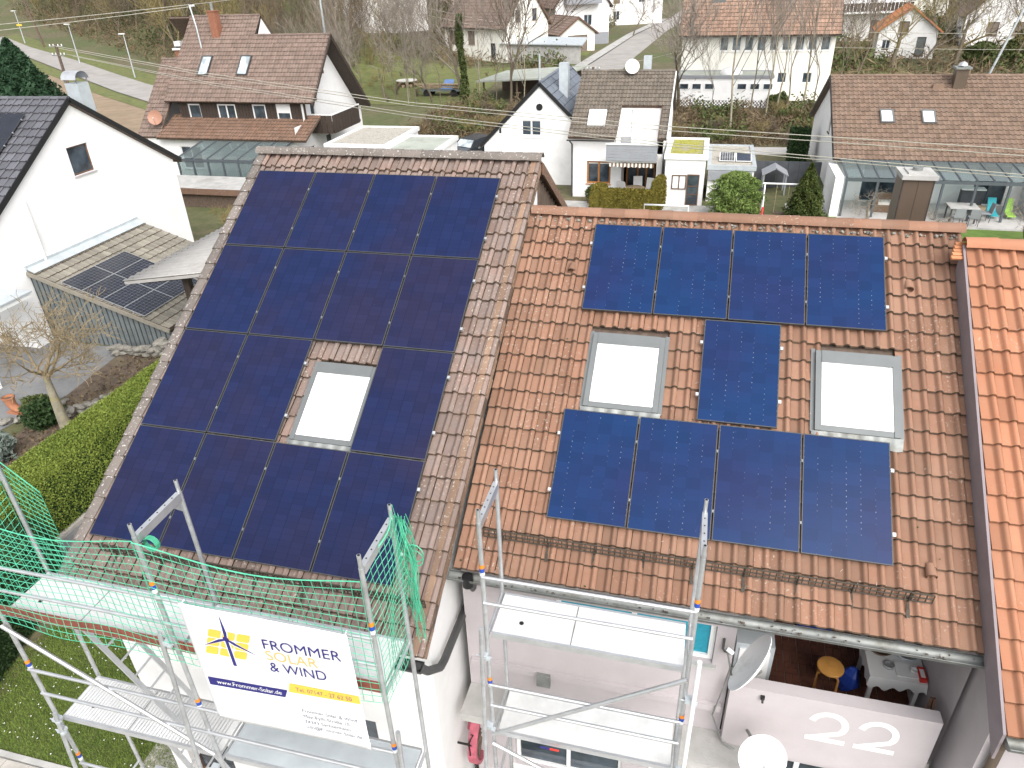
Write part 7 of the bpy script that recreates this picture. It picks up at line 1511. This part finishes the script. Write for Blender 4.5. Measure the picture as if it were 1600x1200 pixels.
# ------------------------------------------------------------------ back garden things
gt = thing('carpet_rail', 'white tubular carpet rail standing on the yard before the extension', 'rail', (6.4, 26.8, -9)); b = MB(); b.tube([(5.2, 25.2, -9), (5.2, 25.2, -7.75), (7.4, 25.2, -7.75), (7.4, 25.2, -9)], .05, 8); b.build('tube', M['plastwhite'], gt)
sw = thing('swing_frame', 'white tubular swing frame with red bands on the back lawn', 'swing', (12.0, 27.2, -9))
for x in (11.1, 12.9):
    for y in (26.4, 28.0): b = MB(); b.tube([(x, y, -9), (x, 27.2, -7.0)], .04, 7); b.build('leg', M['plastwhite'], sw)
    b = MB(); b.tube([(x, 26.6, -8.55), (x, 26.75, -8.1)], .055, 8); b.build('red_band', M['redband'], sw)
b = MB(); b.tube([(11.0, 27.2, -7.0), (13.0, 27.2, -7.0)], .045, 8); b.build('top_bar', M['plastwhite'], sw)
for x in (11.7, 12.3): b = MB(); b.tube([(x, 27.2, -7.0), (x, 27.2, -8.5)], .015, 5); b.build('rope', M['logs'], sw)
b = MB(); b.box((11.65, 27.08, -8.53), (12.35, 27.32, -8.49)); b.build('seat', M['wood_brown'], sw)
wl = thing('garden_wall', 'anthracite panel wall between extension and tan-roofed house', 'wall', (12.6, 33, -9))
for k in range(6): b = MB(); b.box((10.9+k*.6, 32.9, -9), (11.48+k*.6, 33.0, -7.2)); b.build('panel', M['anthr'], wl)
t = thing('playhouse', 'grey gabled playhouse roof before the anthracite wall', 'playhouse', (11.9, 31.6, -9)); b = MB(); b.slab([(11.2, 31.1, -7.55), (11.9, 31.1, -7.15), (11.9, 32.4, -7.15), (11.2, 32.4, -7.55)], .05); b.slab([(11.9, 31.1, -7.15), (12.6, 31.1, -7.55), (12.6, 32.4, -7.55), (11.9, 32.4, -7.15)], .05); b.build('roof', M['greywall'], t)
for x in (11.3, 12.5):
    for y in (31.2, 32.3): b = MB(); b.box((x-.04, y-.04, -9), (x+.04, y+.04, -7.56)); b.build('post', M['greywall'], t)
t = thing('kettle_barbecue', 'black barbecue grill beside the white extension wall', 'barbecue', (11.2, 30.2, -9)); b = MB(); b.lathe([(0, .55), (.2, .6), (.28, .75), (.28, .8), (.2, .95), (0, 1.0)], 16, (11.2, 30.2, -9)); b.build('bowl', M['black'], t)
for k in range(3): a = k*2.1; b = MB(); b.tube([(11.2+.15*math.cos(a), 30.2+.15*math.sin(a), -8.4), (11.2+.3*math.cos(a), 30.2+.3*math.sin(a), -9)], .015, 5); b.build('leg', M['zinc'], t)
sf = thing('garden_sofa', 'brown wicker sofa with pale cushions under the veranda', 'sofa', (17.6, 28.3, -8.97)); b = MB(); b.box((16.6, 27.9, -8.97), (18.6, 28.7, -8.6)); b.box((16.6, 28.55, -8.6), (18.6, 28.7, -8.15)); b.box((16.6, 27.9, -8.6), (16.75, 28.55, -8.3)); b.box((18.45, 27.9, -8.6), (18.6, 28.55, -8.3)); b.build('frame', M['wicker'], sf)
for k in range(3): b = MB(); b.box((16.78+k*.56, 27.95, -8.6), (17.3+k*.56, 28.52, -8.47)); b.build('cushion', M['cushion'], sf)
tb = thing('patio_table', 'grey rectangular dining table on the pale terrace', 'table', (20.3, 27.0, -8.97)); b = MB(); b.box((19.7, 26.5, -8.26), (21.0, 27.5, -8.21)); b.build('tabletop', M['concrete'], tb)
for x in (19.8, 20.9):
    for y in (26.6, 27.4): b = MB(); b.box((x-.03, y-.03, -8.97), (x+.03, y+.03, -8.26)); b.build('leg', M['darkmetal'], tb)
for k, (x, y, a) in enumerate(((20.0, 26.2, 3.14), (20.7, 26.15, 3.0), (21.4, 27.0, -1.5))):
    t = thing('patio_chair', ('dark metal patio chair at the near corner of the grey table', 'dark metal patio chair near the middle of the grey table', 'dark metal patio chair at the end of the grey table')[k], 'chair', (x, y, -8.97), a, group='chairs at the grey dining table'); b = MB(); b.box((-.22, -.22, .42), (.22, .22, .45)); b.build('seat', M['greywall'], t, True); b = MB(); b.slab([(-.22, .22, .45), (.22, .22, .45), (.22, .3, .9), (-.22, .3, .9)], .02); b.build('backrest', M['greywall'], t, True)
    for sx in (-.2, .2):
        for sy in (-.2, .2): b = MB(); b.tube([(sx, sy, 0), (sx, sy, .42)], .015, 5); b.build('leg', M['darkmetal'], t, True)
for k, (x, mt, nm) in enumerate(((22.0, 'turq', 'turquoise'), (22.75, 'lime', 'lime green'))):
    t = thing('sun_lounger', f'{nm} sun lounger propped on the pale terrace', 'lounger', (x, 27.9, -8.97)); t.scale = (.68, .68, .68); WL[t.name] = Vector((x, 27.3, -8.97)); b = MB(); b.slab([(x-.28, 26.6, -8.7), (x+.28, 26.6, -8.7), (x+.28, 27.5, -8.6), (x-.28, 27.5, -8.6)], .05); b.build('seat', M[mt], t); b = MB(); b.slab([(x-.28, 27.5, -8.6), (x+.28, 27.5, -8.6), (x+.28, 28.0, -7.75), (x-.28, 28.0, -7.75)], .05); b.build('backrest', M[mt], t)
    for sx in (-.25, .25): b = MB(); b.tube([(x+sx, 26.7, -8.97), (x+sx, 26.7, -8.72)], .02, 6); b.build('leg', M['alu'], t); b = MB(); b.tube([(x+sx, 27.6, -8.97), (x+sx, 27.55, -8.62)], .02, 6); b.build('leg', M['alu'], t)
t = thing('hot_tub_cover', 'dark upright folded cover beside the turquoise lounger', 'cover', (21.1, 28.9, -8.97)); b = MB(); b.box((20.7, 28.7, -8.97), (21.7, 29.1, -7.9)); b.build('cover', M['anthr'], t); b = MB(); b.box((20.65, 28.65, -7.9), (21.75, 29.15, -7.84)); b.build('rim', M['plastwhite'], t)
t = thing('cardboard_box', 'brown cardboard box in front of the dark folded cover', 'box', (21.5, 28.2, -8.97)); b = MB(); b.cbox((21.45, 28.25, -8.77), (.55, .4, .4), 0, (0, 0, .3)); b.build('carton', M['logs'], t)
sg = thing('road_sign', 'small red and white road sign by the road corner', 'road sign', (-12.6, 116, gz(-12.6, 116))); z = sg.location.z; b = MB(); b.tube([(-12.6, 116, z), (-12.6, 116, z+2.6)], .04, 6); b.build('post', M['zinc'], sg); b = MB(); b.cbox((-12.6, 115.9, z+2.5), (.6, .04, .6)); b.build('plate', M['redband'], sg); b = MB(); b.cbox((-12.6, 115.87, z+2.5), (.34, .02, .2)); b.build('symbol', M['petal'], sg)
sg = thing('yellow_sign', 'yellow sign plate fixed to the farthest street lamp', 'sign', (-114.2, 106.9, -4)); b = MB(); b.cbox((-114.0, 106.85, -3.6), (1.1, .05, .3)); b.build('plate', M['amber'], sg)

# the terrace of the tan-roofed house lies half a metre above the yards
for o in list(COL.objects):
    if o.parent is None and o.name.split('.')[0] in ('garden_sofa', 'patio_table', 'patio_chair', 'sun_lounger', 'hot_tub_cover', 'cardboard_box'): o.location.z += 0.5
